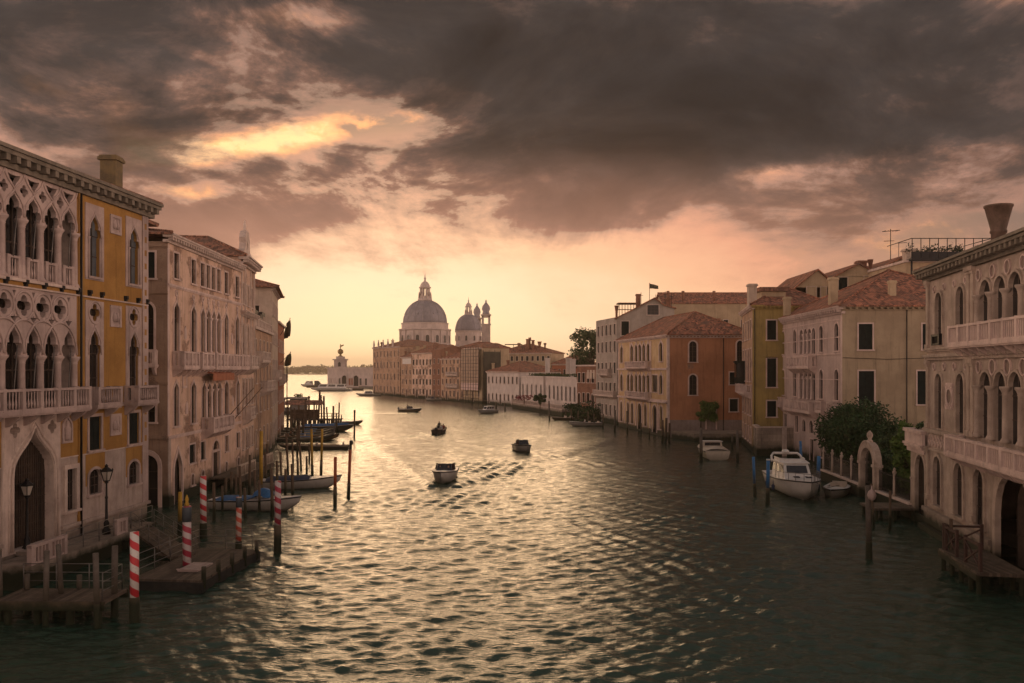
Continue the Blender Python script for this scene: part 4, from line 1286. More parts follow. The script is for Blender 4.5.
# roofs and walls behind the villa
def gabled(name, label, x0, x1, y0, y1, zt, zr, m, wins=(), roofmat=None, cat='house', apex=.5):
    B = Building(name, ((x0 + x1) / 2, (y0 + y1) / 2), label, cat, m)
    sd = Fr((x0, y0, 0), (1, 0), (0, -1))
    f = B.face(sd, 0, x1 - x0, -1, zt)
    q = [(x0, y0, 0), (x1, y0, 0), (x1, y1, 0), (x0, y1, 0)]
    walls_round(B, q, -1, zt, skip=(0,))
    for (a, b, z0, z1) in wins: B.window(f, rect(a - x0, b - x0, z0, z1), PALE, .12, style='shutter', sub=False)
    xa = x0 + (x1 - x0) * apex
    mb = MB(); th = .18; o = .4
    P = [Vector((x0 - o, y, zt - .1)) for y in (y0 - o, y1 + o)] + [Vector((xa, y, zr)) for y in (y0 - o, y1 + o)] + [Vector((x1 + o, y, zt - .1)) for y in (y0 - o, y1 + o)]
    Q = [p - Vector((0, 0, th)) for p in P]
    mb.add(P, [(0, 1, 3, 2), (2, 3, 5, 4)]); mb.add(Q, [(0, 1, 3, 2), (2, 3, 5, 4)])
    mb.add(P + Q, [(0, 2, 8, 6), (2, 4, 10, 8), (1, 3, 9, 7), (3, 5, 11, 9), (0, 1, 7, 6), (4, 5, 11, 10)])
    B.part('roof', mb, roofmat or TILE)
    for y in (y0, y1): B.wm.add([Vector((x0, y, zt - .05)), Vector((x1, y, zt - .05)), Vector((xa, y, zr - th))], [(0, 1, 2)])
    B.done(.2)
    return B
def zx(px, Y): return (px - 512) / F_PX * Y
def zz(py, Y): return H_EYE - (py - HOR) * Y / F_PX
B = gabled('gabled_house', 'sand coloured gabled house with dark shutters, the left of two behind the villa roof', zx(797, 112), zx(836, 112), 112, 124, zz(287, 112), zz(269, 112), SAND, [(zx(807, 112), zx(816, 112), zz(300, 112), zz(287, 112)), (zx(821, 112), zx(826, 112), zz(297, 112), zz(287, 112))], TILE, apex=.52)
B = gabled('gabled_house', 'sand coloured gabled house with one dark window, the right of two behind the villa roof', zx(836, 110), zx(884, 110), 110.5, 123, zz(276, 110), zz(262.5, 110), SAND, [(zx(840, 110), zx(849, 110), zz(290, 110), zz(277, 110)), (zx(866, 110), zx(870, 110), zz(281, 110), zz(276, 110))], TILE, apex=.5)
chimney(B, zx(861, 112), 112, zz(272, 112), zz(261, 112), 1.1, 'plain', BRICK); chimney(B, zx(872, 112), 112.5, zz(275, 112), zz(259, 112), .7, 'funnel', BRICK)
B = gabled('gabled_house', 'beige house under a tall aerial behind the right end of the villa roof', zx(884, 108), zx(932, 108), 108, 122, zz(266, 108), zz(254, 108), SAND, [], TILE, apex=.5)
chimney(B, zx(909, 107), 107, zz(272, 107), zz(249, 107), 1.2, 'plain', PALE)
m = MB()
p0 = Vector((zx(897.5, 110), 112, zz(262, 110)))
m.tube([p0, p0 + Vector((0, 0, 4.6))], .05, 5); m.tube([p0 + Vector((-1, .3, 4.3)), p0 + Vector((1.1, -.3, 4.4))], .04, 4); m.tube([p0 + Vector((-.9, 0, 3.0)), p0 + Vector((.5, 0, 3.05))], .04, 4)
for k in range(5): m.tube([p0 + Vector((-.8 + k * .4, -.35, 4.33)), p0 + Vector((-.8 + k * .4, .45, 4.36))], .03, 4)
m.tube([p0 + Vector((1.3, .5, 0)), p0 + Vector((1.3, .5, 2.9))], .04, 4); m.tube([p0 + Vector((1.0, .5, 2.8)), p0 + Vector((2.4, .5, 2.9))], .035, 4)
B.part('aerial', m, IRON)
PLANT = mat('terrace_plants', (.03, .04, .018), (.018, .025, .012), 2, .8, 0, streak=0)
def leaves(mb, c, rad, n, size, R, shell=.55, flat=1.0):
    """many small leaf faces spread through an ellipsoid, denser outwards"""
    c = Vector(c)
    for i in range(n):
        d = Vector((R.gauss(0, 1), R.gauss(0, 1), R.gauss(0, 1))).normalized()
        r = shell + (1 - shell) * R.random() ** .6
        p = c + Vector((d.x * rad[0], d.y * rad[1], d.z * rad[2])) * r
        a = Vector((R.gauss(0, 1), R.gauss(0, 1), R.gauss(0, .8) * flat)).normalized()
        b = a.cross(d + Vector((R.gauss(0, .4), R.gauss(0, .4), R.gauss(0, .4)))).normalized()
        s_ = size * (.6 + .8 * R.random())
        mb.add([p - a * s_, p + b * s_ * .5, p + a * s_, p - b * s_ * .5], [(0, 1, 2, 3)])
# the long roof terrace, full of plants
Yt = 100.0
B = plain_house('terraced_house', 'house topped by a long dark roof terrace full of plants behind the stone palace', (zx(906, Yt), Yt), (zx(1010, Yt), Yt), 12, zz(262, Yt), (15,), [SAND], roof=('flat',), near=(0, -1), cols=4, seed=11)
m = MB(); x0, x1 = zx(908, Yt), zx(988, Yt)
fr_ = Fr((x0, Yt - .5, 0), (1, 0), (0, -1)); L_ = x1 - x0
zb, zt_ = zz(259, Yt), zz(242, Yt)
m.box(fr_, 0, L_, -6, .4, zb - .3, zb); m.box(fr_, 0, L_, .3, .36, zb, zb + .75)
for i in range(10): m.tube([fr_.p(.1 + (L_ - .2) * i / 9, .33, zb), fr_.p(.1 + (L_ - .2) * i / 9, .33, zt_ + .3)], .05, 5)
m.tube([fr_.p(0, .33, zt_ + .3), fr_.p(L_, .33, zt_ + .3)], .05, 5)
for u in (0, L_): m.tube([fr_.p(u, .33, zt_ + .3), fr_.p(u, -6, zt_ + .3)], .05, 5)
for u in (.2, L_ / 2, L_ - .2): m.tube([fr_.p(u, -5.5, zb - 2.5), fr_.p(u, -5.5, zb)], .12, 5); m.tube([fr_.p(u, 0, zb - 2.5), fr_.p(u, 0, zb)], .12, 5)
tr = B.part('roof_terrace', m, IRON)
R = random.Random(3)
pm = MB()
for i in range(26):
    u = .4 + (L_ - .8) * R.random()
    leaves(pm, fr_.p(u, -.1 - R.random() * 1.5, zb + .6 + R.random() * .7), (.5, .45, .5 + .5 * R.random()), 40, .14, R)
pm.build('potted_plants', PLANT, tr)
B.done(.2)

# ------------------------------------------------------------------ right: the yellow house and its walled court
R4 = Fr((29.09, 102.78), (.177, .984), (-1, 0))
YELLOW = mat('yellow_plaster', (.40, .29, .10), (.29, .215, .085), .35, .9, .12, algae=.4, streak=.65, patch=(.30, .20, .11), pt=.62)
def yellow_house():
    B = Building('canal_house', (35, 110), 'narrow yellow house with a pink canal front, between the orange palace and the villa', 'house', [PEACH, YELLOW])
    fr = R4
    UE, DZ = 14.5, 9.5
    f = B.face(fr, 0, UE, -1, 17.8)
    sd = Fr(fr.p(0, 0, 0), (1, 0), (0, -1))
    g = B.face(sd, 0, DZ, -1, 17.8, 1)
    q = [fr.p(0, 0, 0), fr.p(UE, 0, 0), fr.p(UE, -DZ, 0), sd.p(DZ, 0, 0)]
    walls_round(B, q, -1, 17.8, skip=(0, 3), slot=1)
    for a, b, z0, z1, k in ((1.75, 2.86, 13.65, 16.0, 0), (1.75, 2.86, 7.95, 11.4, 0), (1.75, 2.86, 4.35, 6.25, 0), (5.2, 6.3, 13.65, 16.0, 0)):
        B.window(g, rect(a, b, z0, z1), MARBLE, .15, style='shutter')
    m = MB(); m.plate(sd, arch(1.55, 3.06, 11.45, 11.5, .7), [], 0, .05); B.part('lunette', m, YELLOW)
    for c in (2.0, 5.0, 8.5, 12.0):
        B.window(f, rect(c - .6, c + .6, 13.9, 16.2), MARBLE, .14, depth=.2)
        B.window(f, rect(c - .7, c + .7, 8.6, 12.6), MARBLE, .16, depth=.2, rows=3)
        B.window(f, rect(c - .6, c + .6, 4.4, 6.6), MARBLE, .14, depth=.2)
        B.window(f, rect(c - .55, c + .55, 1.1, 2.9), MARBLE, .12, depth=.2)
    balcony(B, fr, .6, 13.2, .9, 7.2, 8.2, MARBLE, 1.3)
    m = MB(); m.box(fr, 9.8, 13.2, .0, 1.1, 8.2, 11.0); m.box(fr, 9.6, 13.4, -.02, 1.25, 11.0, 11.2)
    bay = B.part('glazed_bay', m, SHUT)
    m = MB()
    for k in range(4): m.box(fr, 10.0 + k * .8, 10.6 + k * .8, 1.1, 1.13, 9.0, 10.8)
    m.box(fr, 9.77, 9.8, .2, .95, 9.0, 10.8)
    m.build('pane', GLASS, bay)
    cornice(B, fr, -.2, UE, 17.35, 17.85, .5, .5, MARBLE)
    cornice(B, sd, -.2, DZ, 17.35, 17.85, .4, .5, YELLOW)
    hip(B, q, 17.9, 20.4, .4, TILE)
    chimney(B, zx(752, 104.2), 104.2, 17.6, zz(284, 104.2), .95, 'plain', PALE)
    m = MB(); f3 = Fr((zx(757, 108), 106, 0), (1, 0), (0, -1)); L3 = zx(800, 108) - zx(757, 108)
    m.box(f3, 0, L3 * .55, -3, 0, 18.0, zz(292, 107)); m.m = 1; m.box(f3, -.3, L3 * .55 + .3, -3.4, .4, zz(292, 107), zz(288, 107)); B.part('roof_room', m, [SAND, TILE_DARK])
    # dry downpipe
    m = MB(); m.tube([sd.p(.25, .08, 1), sd.p(.25, .08, 17.4)], .05, 5); B.part('downpipe', m, IRON)
    B.done(.22)
yellow_house()
COURT = mat('court_wall_blocks', (.40, .33, .27), (.30, .245, .20), .6, .9, .3, algae=.6, streak=.5, pattern='block')
def court_wall():
    t = empty('court_wall', (31, 99, 0), 'low block walled court with a small barred window below the yellow house', 'wall')
    fr = Fr((zx(757, 98.6), 98.6, 0), (1, 0), (0, -1))
    L = 4.6
    wtop = zz(428, 98.6)
    m = MB()
    h = rect(.35, .85, 1.3, 3.1)
    hold = rect(1.9, 2.3, 2.1, 3.4)
    m.plate(fr, rect(0, L, -1, wtop), [], -.4, 0)
    f2 = Fr(fr.p(0, 0, 0), (.177, .984), (-1, 0))
    m.plate(f2, rect(0, 4.3, -1, wtop), [rect(1.2, 2.0, 1.2, 3.2)], -.4, 0)
    o = m.build('wall', COURT, t)
    m = MB(); m.box(fr, -.12, L, -.5, .1, wtop, wtop + .16); m.box(f2, -.1, 4.3, -.5, .1, wtop, wtop + .16)
    m.build('coping', STONE, t)
    m = MB(); m.box(f2, 1.2, 2.0, -.3, -.25, 1.2, 3.2); m.build('grille', IRON, t)
    m = MB(); m.box(fr, .9, L, -.02, .05, -1, wtop - .02) if False else m.box(fr, 2.9, 3.4, 0, .18, -1, wtop); m.build('buttress', STONE, t)
court_wall()

# ------------------------------------------------------------------ right: the orange palace
R5 = Fr((23.12, 126.0), (-.163, .987), (-1, 0))
ORANGE = mat('orange_plaster', (.44, .205, .11), (.33, .15, .08), .3, .9, .15, algae=.5, streak=.6, patch=(.30, .15, .09), pt=.63)
GOLD = mat('sunlit_gold_mosaic', (.60, .44, .25), (.48, .31, .16), .5, .6, .1, algae=.4, streak=.3)  # front colour raised to paint in golden sunlit patches
def orange_palace():
    B = Building('mosaic_palace', (28, 138), 'orange palace with a pale arcaded front and broad red roof behind a quay', 'palace', [GOLD, ORANGE])
    fr = R5
    UE, DZ = 25.6, 12.6
    f = B.face(fr, 0, UE, -1, 15.2)
    sd = Fr(fr.p(0, 0, 0), (1, 0), (0, -1))
    g = B.face(sd, 0, DZ, -1, 15.2, 1)
    q = [fr.p(0, 0, 0), fr.p(UE, 0, 0), fr.p(UE, -DZ, 0), sd.p(DZ, 0, 0)]
    walls_round(B, q, -1, 15.2, skip=(0, 3), slot=1)
    for z0, zs, za in ((11.3, 13.6, 14.35), (6.4, 8.7, 9.4)):
        for c in (3.0, 9.0, 11.2, 13.2, 15.2, 17.6, 19.6, 23.6):
            if c == 19.6 and z0 > 10: continue
            B.window(f, ogee(c - .7, c + .7, z0, zs, za), MARBLE, .26, proud=.09, depth=.2, sub=False, sill=c in (3.0, 23.6))
        balcony(B, fr, 7.6, 18.6, .9, z0 - .85, z0 + .1, MARBLE, 1.3)
    B.window(f, rect(4.7, 7.2, 6.6, 9.2), MARBLE, .2, depth=.2, sub=False)
    for c in (3.0, 6.0, 10.5, 13.5, 17.5, 19.8, 23.8):
        big = c in (6.0, 13.5)
        B.window(f, arch(c - (.95 if big else .6), c + (.95 if big else .6), .3 if big else 1.0, 3.6, .9), MARBLE, .25, depth=.25, sub=False, sill=not big, pane_mat=DARK)
    m = MB()
    for u in (0, 4.1, 7.9, 12.0, 15.3, 21.6, UE - .4): m.box(fr, u, u + .4, -.02, .1, .8, 5.2)
    for u in (0, 7.6, 18.3, UE - .4): m.box(fr, u, u + .4, -.02, .09, 5.7, 14.6)
    B.part('pilaster', m, MARBLE)
    m = MB()
    for z in (5.2, 10.0): m.box(fr, -.1, UE, -.02, .28, z, z + .3)
    m.box(fr, 0, 8, -.02, .5, 5.05, 5.22)
    m.box(sd, -.1, .25, -.02, .08, .8, 14.8)
    B.part('string_course', m, MARBLE)
    for x0, x1, z0, z1, k in ((3.15, 4.25, 11.2, 13.7, 1), (3.15, 4.25, 6.3, 8.75, 1), (10.2, 11.15, 11.2, 13.8, 1)):
        B.window(g, arch(x0, x1, z0, z1, .55), MARBLE, .2, proud=.08, depth=.2, rows=3)
    for x0, x1, z0, z1 in ((9.15, 10.35, 7.85, 9.65), (9.15, 10.35, 3.85, 5.7)):
        B.window(g, rect(x0, x1, z0, z1), MARBLE, .16, style='shutter')
    B.window(g, rect(5.75, 7.05, 1.2, 4.45), MARBLE, .22, proud=.08, sill=False, depth=.2, pane_mat=SHUT)
    m = MB(); m.box(sd, .25, DZ, -.02, .06, -.5, 2.6); B.part('plinth', m, mat('lilac_base', (.30, .24, .22), (.22, .17, .15), .5, .9, .1, streak=.6))
    cornice(B, fr, -.2, UE, 14.75, 15.25, .5, .5, MARBLE)
    cornice(B, sd, -.2, DZ, 14.75, 15.25, .45, .5, MARBLE)
    hip(B, [fr.p(UE, 0, 0), fr.p(0, 0, 0), sd.p(DZ, 0, 0), fr.p(UE, -DZ, 0)], 15.3, 19.0, .5, TILE, along=7.5) if False else hip(B, [fr.p(0, 0, 0), sd.p(DZ, 0, 0), fr.p(UE, -DZ, 0), fr.p(UE, 0, 0)], 15.3, 19.0, .5, TILE, along=6.5)
    m = MB(); m.tube([sd.p(8.2, .08, .8), sd.p(8.2, .08, 14.7)], .06, 5); B.part('downpipe', m, IRON)
    p = sd.p(8.5, -4, 0); chimney(B, p.x, p.y, 17, 17.9, .4, 'plain', TILE_DARK)
    B.done(.22)
orange_palace()
def tall_grey():
    A = (19.4, 157.0)
    B = plain_house('canal_house', 'tall grey gabled house with roof terraces beyond the orange palace', A, (16.6, 170.5), 11.5, 19.6, (1.6, 5.4, 9.6, 13.4, 16.9), [GREY], roof=('none',), near=(-1, 0), cols=4, balc=((.25, .8, 9.0),), seed=8, w=1.0, h=2.0) if False else None
    B = Building('canal_house', (24, 163), 'tall grey gabled house with roof terraces beyond the orange palace', 'house', [GREY])
    fr = Fr(A, (-.2, 1), (-1, 0)); L = 13.2
    sd = Fr(A, (1, 0), (0, -1)); DZ = 10.6
    f = B.face(fr, 0, L, -1, 19.8)
    q = [fr.p(0, 0, 0), fr.p(L, 0, 0), fr.p(L, -DZ, 0), sd.p(DZ, 0, 0)]
    ga = B.face(sd, 0, DZ, -1, 19.8, 0, [(0, -1), (DZ, -1), (DZ, 21.5), (8.6, 22.0), (6.9, 23.3), (4.9, 22.2), (0, 19.8)])
    walls_round(B, q, -1, 19.8, skip=(0, 3))
    for z in (1.4, 5.6, 9.4, 13.4, 16.6):
        for i in range(5):
            c = 1.4 + i * 2.55
            B.window(f, rect(c - .5, c + .5, z, z + 2.0), STONE, .14, style='shutter' if (i + int(z)) % 3 == 0 else 'glass', depth=.2, sub=False)
    B.window(ga, rect(.8, 2.2, 16.4, 19.0), STONE, .14, style='shutter'); B.window(ga, rect(5.6, 7.7, 20.2, 22.0), STONE, .14, depth=.2, bars=2)
    balcony(B, fr, 3, 9, .8, 9.2, 10.2, STONE, 1.2); balcony(B, fr, 0.2, 13, .7, 5.2, 6.1, STONE, 1.4)
    mb = MB(); th = .2
    X = [(-.4, 19.6), (4.9, 22.25), (6.9, 23.4), (8.6, 22.1), (DZ + .3, 21.5)]
    P = [sd.p(u, .4, z) for u, z in X] + [sd.p(u, -14, z) for u, z in X]
    Q = [p - Vector((0, 0, th)) for p in P]
    mb.add(P, [(i, i + 1, 6 + i, 5 + i) for i in range(4)]); mb.add(Q, [(i, i + 1, 6 + i, 5 + i) for i in range(4)])
    mb.add(P + Q, [(i, i + 1, 11 + i, 10 + i) for i in range(4)])
    B.part('roof', mb, TILE)
    for u, n_, z0, z1 in ((-.2, -4, 19.8, 22.2), (3.6, -2, 21.4, 24.2), (9.4, -3, 21.5, 23.4)):
        p = sd.p(u + .6, n_, 0); chimney(B, p.x, p.y, z0, z1, .8, 'funnel' if u < 0 else 'plain', BRICK)
    m = MB()
    for k in range(7): m.tube([sd.p(.8 + k * .55, -3.2, 20), sd.p(.8 + k * .55, -3.2, 22.6)], .06, 4)
    m.box(sd, .6, 4.4, -6, -3.1, 22.5, 22.7); m.box(sd, .6, 4.4, -3.25, -3.15, 21.3, 21.45)
    B.part('roof_terrace', m, WOOD)
    for u, h in ((9.8, 2.6), (11, 2.2), (5.2, 2.4), (8.0, 2.0)):
        m = MB(); b = sd.p(u, -5, 21.8); m.tube([b, b + Vector((0, 0, h + .6))], .05, 4); m.tube([b + Vector((-.4, 0, h)), b + Vector((.4, 0, h))], .04, 4); B.part('aerial', m, IRON)
    B.done(.2)
tall_grey()
flag('roof_flag', 'dark flag flying from the roof of the tall grey house', (27.4, 160, 22.0), (27.4, 160, 26.3), 0.1, 0.1, FLAG) if False else None
t = empty('roof_flag', (zx(653, 160), 160, 22.6), 'dark flag flying from the roof of the tall grey house', 'flag')
m = MB(); b = Vector((zx(649.5, 160), 160, 22.2)); m.tube([b, b + Vector((0, 0, 4.2))], .05, 5); m.build('flagpole', WOOD, t)
c = MB(); P = [b + Vector((.05 + 1.6 * i / 8, .18 * sin(i * 1.1 + j * .4), 4.1 - .42 * i / 8 * 1.0 - (.95 - .3 * i / 8) * j / 5)) for j in range(6) for i in range(9)]
c.add(P, [(j * 9 + i, j * 9 + i + 1, (j + 1) * 9 + i + 1, (j + 1) * 9 + i) for j in range(5) for i in range(8)], True); c.build('cloth', FLAG, t)
B = plain_house('row_house', 'long low red roofed house rising behind the orange palace', (zx(664, 165), 165), (zx(770, 165), 165), 10, zz(303, 165), (14, 18), [SAND], roof=('gable', 2.4), near=(0, -1), cols=6, seed=9)
for px in (714, 668, 683): chimney(B, zx(px, 166), 166, zz(303, 166), zz(291, 166), .6, 'pot', BRICK)
B.done(.2)
# the quay in front of the orange palace
land('quay', [(23.6, 125.7), (25.6, 119.5), (34.5, 119.5), (37, 126.0)], 1.05, PAVE)
# ------------------------------------------------------------------ far right bank, up to the domed church
def pt(px, Y): return (zx(px, Y), Y)
def far_house(label, pxa, Ya, pxb, Yb, depth, ztop, rows, cols, m, roof=('hip', 2.2), **k):
    B = plain_house('canal_house', label, pt(pxa, Ya), pt(pxb, Yb), depth, ztop, rows, [m], roof=roof, near=(-.8, -.6), cols=cols, over=.35, **k)
    return B
B = far_house('brown house with pale top windows behind bushes, left of the grey house', 600, 171, 577, 181, 9, zz(366, 175), (3.2, 7.4), 5, BRICK, ('flat',), seed=21, w=1.2, h=2.0)
m = MB()
for i in range(4):
    c = .9 + i * 1.35; m.box(B.fr, c, c + .9, .01, .05, 8.2, 10.0)  # pale panels standing in for lit top windows
B.part('bright_panel', m, PALE); B.done(.2)
# the unfinished one-storey palace: three blocks of pale stone, flat roof with a garden on it
GSTONE = mat('white_istrian_front', (.60, .52, .47), (.50, .43, .39), .5, .8, .12, algae=.4, streak=.4)
B = Building('low_palace', (pt(548, 210)[0] + 3, 212), 'low white palace with a flat planted roof behind a waterside terrace', 'palace', GSTONE)
segs = [((577, 186), (556, 200)), ((556.5, 203), (543, 213)), ((543.5, 211), (521, 230))]
for i, (a, b) in enumerate(segs):
    A, E_ = Vector(pt(*a)), Vector(pt(*b))
    fr = Fr(A, E_ - A, (-1, -.4)); L = (E_ - A).length
    f = B.face(fr, 0, L, -1, 8.1)
    q = [fr.p(0, 0, 0), fr.p(L, 0, 0), fr.p(L, -14, 0), fr.p(0, -14, 0)]
    walls_round(B, q, -1, 8.1, skip=(0,))
    n_ = (5, 3, 5)[i]
    for k in range(n_):
        c = (k + .5) * L / n_
        B.window(f, arch(c - .55, c + .55, 3.0, 5.9, .4), GSTONE, .16, proud=.08, depth=.2, sub=False)
    m = MB(); m.box(fr, -.1, L + .1, -.3, .25, 8.1, 8.45); B.part('cornice', m, GSTONE)
    m = MB(); m.box(fr, 0, L, -.02, .15, 2.3, 2.6); B.part('string_course', m, GSTONE)
    R = random.Random(40 + i); hm = MB()
    for k in range(int(L * 1.2)): leaves(hm, fr.p(L * R.random(), -1.2 - R.random() * 3, 8.7), (.8, .8, .5), 26, .25, R)
    B.part('roof_garden', hm, LEAF)
for px, Y in ((547.5, 222), (568.5, 202), (573, 200)):
    chimney(B, zx(px, Y), Y, 8, zz(358 if px < 570 else 359, Y), 1.2, 'plain', GSTONE)
B.done(.2)
t = empty('terrace_wall', (zx(537, 205), 205, 0), 'low stone terrace wall with railing on the water before the low white palace', 'wall')
A, E_ = Vector(pt(562, 184)), Vector(pt(512, 226)); fr = Fr(A, E_ - A, (-1, -.4)); L = (E_ - A).length
m = MB(); m.box(fr, 0, L, -6, 0, -1, 1.4); m.build('terrace', STONE_LOW, t)
m = MB(); balustrade(m, fr, 0, L, -.2, 1.4, 2.4, pitch=.5, plain=True, pier=4); m.build('balustrade', STONE, t)
B = far_house('pinkish white house with a low red roof beside the white palace', 519, 231, 487, 250, 13, zz(371.5, 240), (1.4, 6.2), 8, GSTONE, ('hip', 2.8), seed=22, w=.9, h=1.9, archrow=(0,))
B.done(.2)
B = far_house('wide buff block crowned by many chimneys behind the pinkish white house', 551, 292, 494, 300, 14, zz(353, 296), (9.5, 13.2), 11, SAND, ('hip', 3.4), seed=23, w=.9, h=1.6)
for px, pt_, kind in ((527.5, 339, 'plain'), (529.8, 337.5, 'pot'), (533, 340, 'plain'), (539.5, 341.5, 'funnel'), (545, 343, 'pot'), (519, 343, 'plain')):
    chimney(B, zx(px, 297), 297, zz(350, 297), zz(pt_, 297), 1.5 if kind == 'funnel' else 1.0, kind, BRICK)
m = MB(); f_ = Fr((zx(505, 297), 297, 0), (1, 0), (0, -1)); m.box(f_, 0, 6, -.2, 0, zz(345, 297), zz(344, 297))
for u in (0, 3, 6): m.box(f_, u - .1, u + .1, -.2, 0, zz(351, 297), zz(344.3, 297))
B.part('roof_terrace', m, WOOD); B.done(.2)
B = far_house('red roofed house just left of the dark tree, behind the low white palace', 577, 285, 552, 292, 12, zz(364, 288), (5, 8.5), 5, RED, ('hip', 3.2), seed=24); B.done(.2)
# the house under repair
SHEET = mat('scaffold_sheeting', (.42, .31, .23), (.33, .24, .18), .5, .9, .1, streak=.3)
NET = mat('dark_scaffold_net', (.07, .065, .05), (.05, .045, .035), .8, .95, .1, streak=.3)
B = far_house('tall house in scaffolding with a pale banner low on its sheeting', 482, 253, 464, 265, 9, zz(348, 260), (2,), 3, SAND, ('hip', 1.8), seed=25)
fr, L = B.fr, B.L
m = MB(); m.box(fr, .2, L, .9, 1.0, 5.2, zz(349, 260)); B.part('sheeting', m, SHEET)
m = MB(); m.box(fr, .6, L - .2, 1.01, 1.06, zz(390, 258), zz(383, 258)); B.part('banner', m, mat('banner_cloth', (.62, .46, .42), (.58, .42, .38), 1, .9, 0, streak=.1))
m = MB()
for i in range(8): u = i * L / 7; m.tube([fr.p(u, 1.15, 0), fr.p(u, 1.15, zz(347, 260))], .06, 4)
for k in range(8): z = 1.5 + k * 2.1; m.tube([fr.p(0, 1.15, z), fr.p(L, 1.15, z)], .05, 4); m.tube([fr.p(0, 1.15, z + 1), fr.p(L, 1.15, z + 1)], .04, 4)
sd = B.sd
for i in range(4): u = i * 1.9; m.tube([sd.p(u, .9, 0), sd.p(u, .9, zz(350, 255))], .07, 4)
for k in range(8): z = 1.5 + k * 2.0; m.box(sd, 0, 5.8, .2, 1.0, z - .05, z)
B.part('scaffold', m, IRON)
m = MB(); m.box(sd, .1, 5.6, 1.0, 1.04, 1.0, zz(352, 254)); B.part('netting', m, NET)
B.done(.2)
B = far_house('peach palace with an orange roof and small balconies left of the scaffolding', 464, 266, 441, 283, 10, zz(358.5, 275), (1.4, 5.2, 9.0, 12.0), 6, PEACH, ('hip', 2.6), seed=26, balc=((.2, .7, 4.6), (.2, .7, 8.4)), w=1.0, h=1.9); B.done(.2)
B = far_house('narrow dark brown house left of the peach palace', 441, 286, 432, 293, 9, zz(350, 289), (1.5, 5, 8.6, 12.2), 2, BRICK, ('gable', 1.6), seed=27); B.done(.2)
B = far_house('broad worn brown house with a sloping red roof below the great dome', 432, 294, 412, 305, 12, zz(353, 300), (1.4, 4.9, 8.4, 11.8), 6, BARB, ('hip', 2.8), seed=28, w=1.0, h=1.9); B.done(.2)
B = far_house('red roofed house with a white panel standing for a bright opening, left of the broad brown house', 412, 306, 401, 315, 10, zz(357, 311), (1.4, 4.9, 8.4), 3, PEACH, ('hip', 2.2), seed=29)
m = MB(); m.box(B.fr, .8, B.L - 1.6, .02, .1, zz(364, 311), zz(358.5, 311)); B.part('bright_panel', m, WHITE); B.done(.2)  # white panel painted in for a bright lit opening
B = far_house('pale red seminary block with small statues along its roof edge', 400, 322, 373, 352, 22, zz(347, 335), (1.5, 6.2, 10.8, 15.2), 8, PEACH, ('hip', 3.0), seed=30, w=1.1, h=2.3, archrow=(0,))
for k in range(5):
    m = MB(); p = B.fr.p(B.L - .4 - k * 6, -.3, zz(347, 335)); m.lathe(p, [(.5, 0), (.5, .5), (.3, .6), (.45, 1.3), (.3, 2.2), (.18, 2.5), (.25, 2.9), (.05, 3.2)], 8); B.part('statue', m, STONE)
B.done(.2)
for lab, a, Ya, b, Yb, d, yt, mm, r in (('small brick house rising behind the broad brown house', 440, 330, 414, 335, 12, 349, BRICK, 2.6),
                                       ('sand house with a dark roof between the small dome and the scaffolding', 492, 330, 452, 338, 14, 349, SAND, 3.0),
                                       ('wide red roofed house in front of the bell towers', 500, 310, 476, 315, 12, 350, PEACH, 2.6)):
    B = far_house(lab, a, Ya, b, Yb, d, zz(yt, (Ya + Yb) / 2), (9, 13), 5, mm, ('hip', r), seed=31); B.done(.2)

R = random.Random(77)
for px, Y, py0, py1, lab in ((381, 345, 347, 342, 0), (392, 335, 345, 340, 0), (405, 315, 357, 351, 0), (409, 313, 357, 352, 0), (417, 309, 352, 346, 0), (424, 305, 350, 345, 0), (437, 296, 348, 343, 0), (446, 285, 357, 351, 0), (457, 277, 356, 350, 0), (493, 251, 369, 363, 0), (508, 243, 367, 360, 0)):
    near = min((o for o in C.objects if o.name.startswith('canal_house')), key=lambda o: (o.location.x - zx(px, Y)) ** 2 + (o.location.y - Y) ** 2)
    H_ = type('H', (), {'part': lambda s, n, m, mt, q=near: m.build(n, mt, q)})()
    chimney(H_, zx(px, Y), Y + 2, zz(py0 + 3, Y), zz(py1, Y), .8 + .4 * R.random(), R.choice(('plain', 'pot', 'funnel')), R.choice((BRICK, SAND)))
LEAD = mat('grey_lead_dome', (.27, .25, .275), (.20, .185, .205), .25, .6, .08, streak=.5)
CHURCH = mat('church_marble', (.56, .46, .42), (.44, .36, .33), .3, .85, .12, streak=.5)
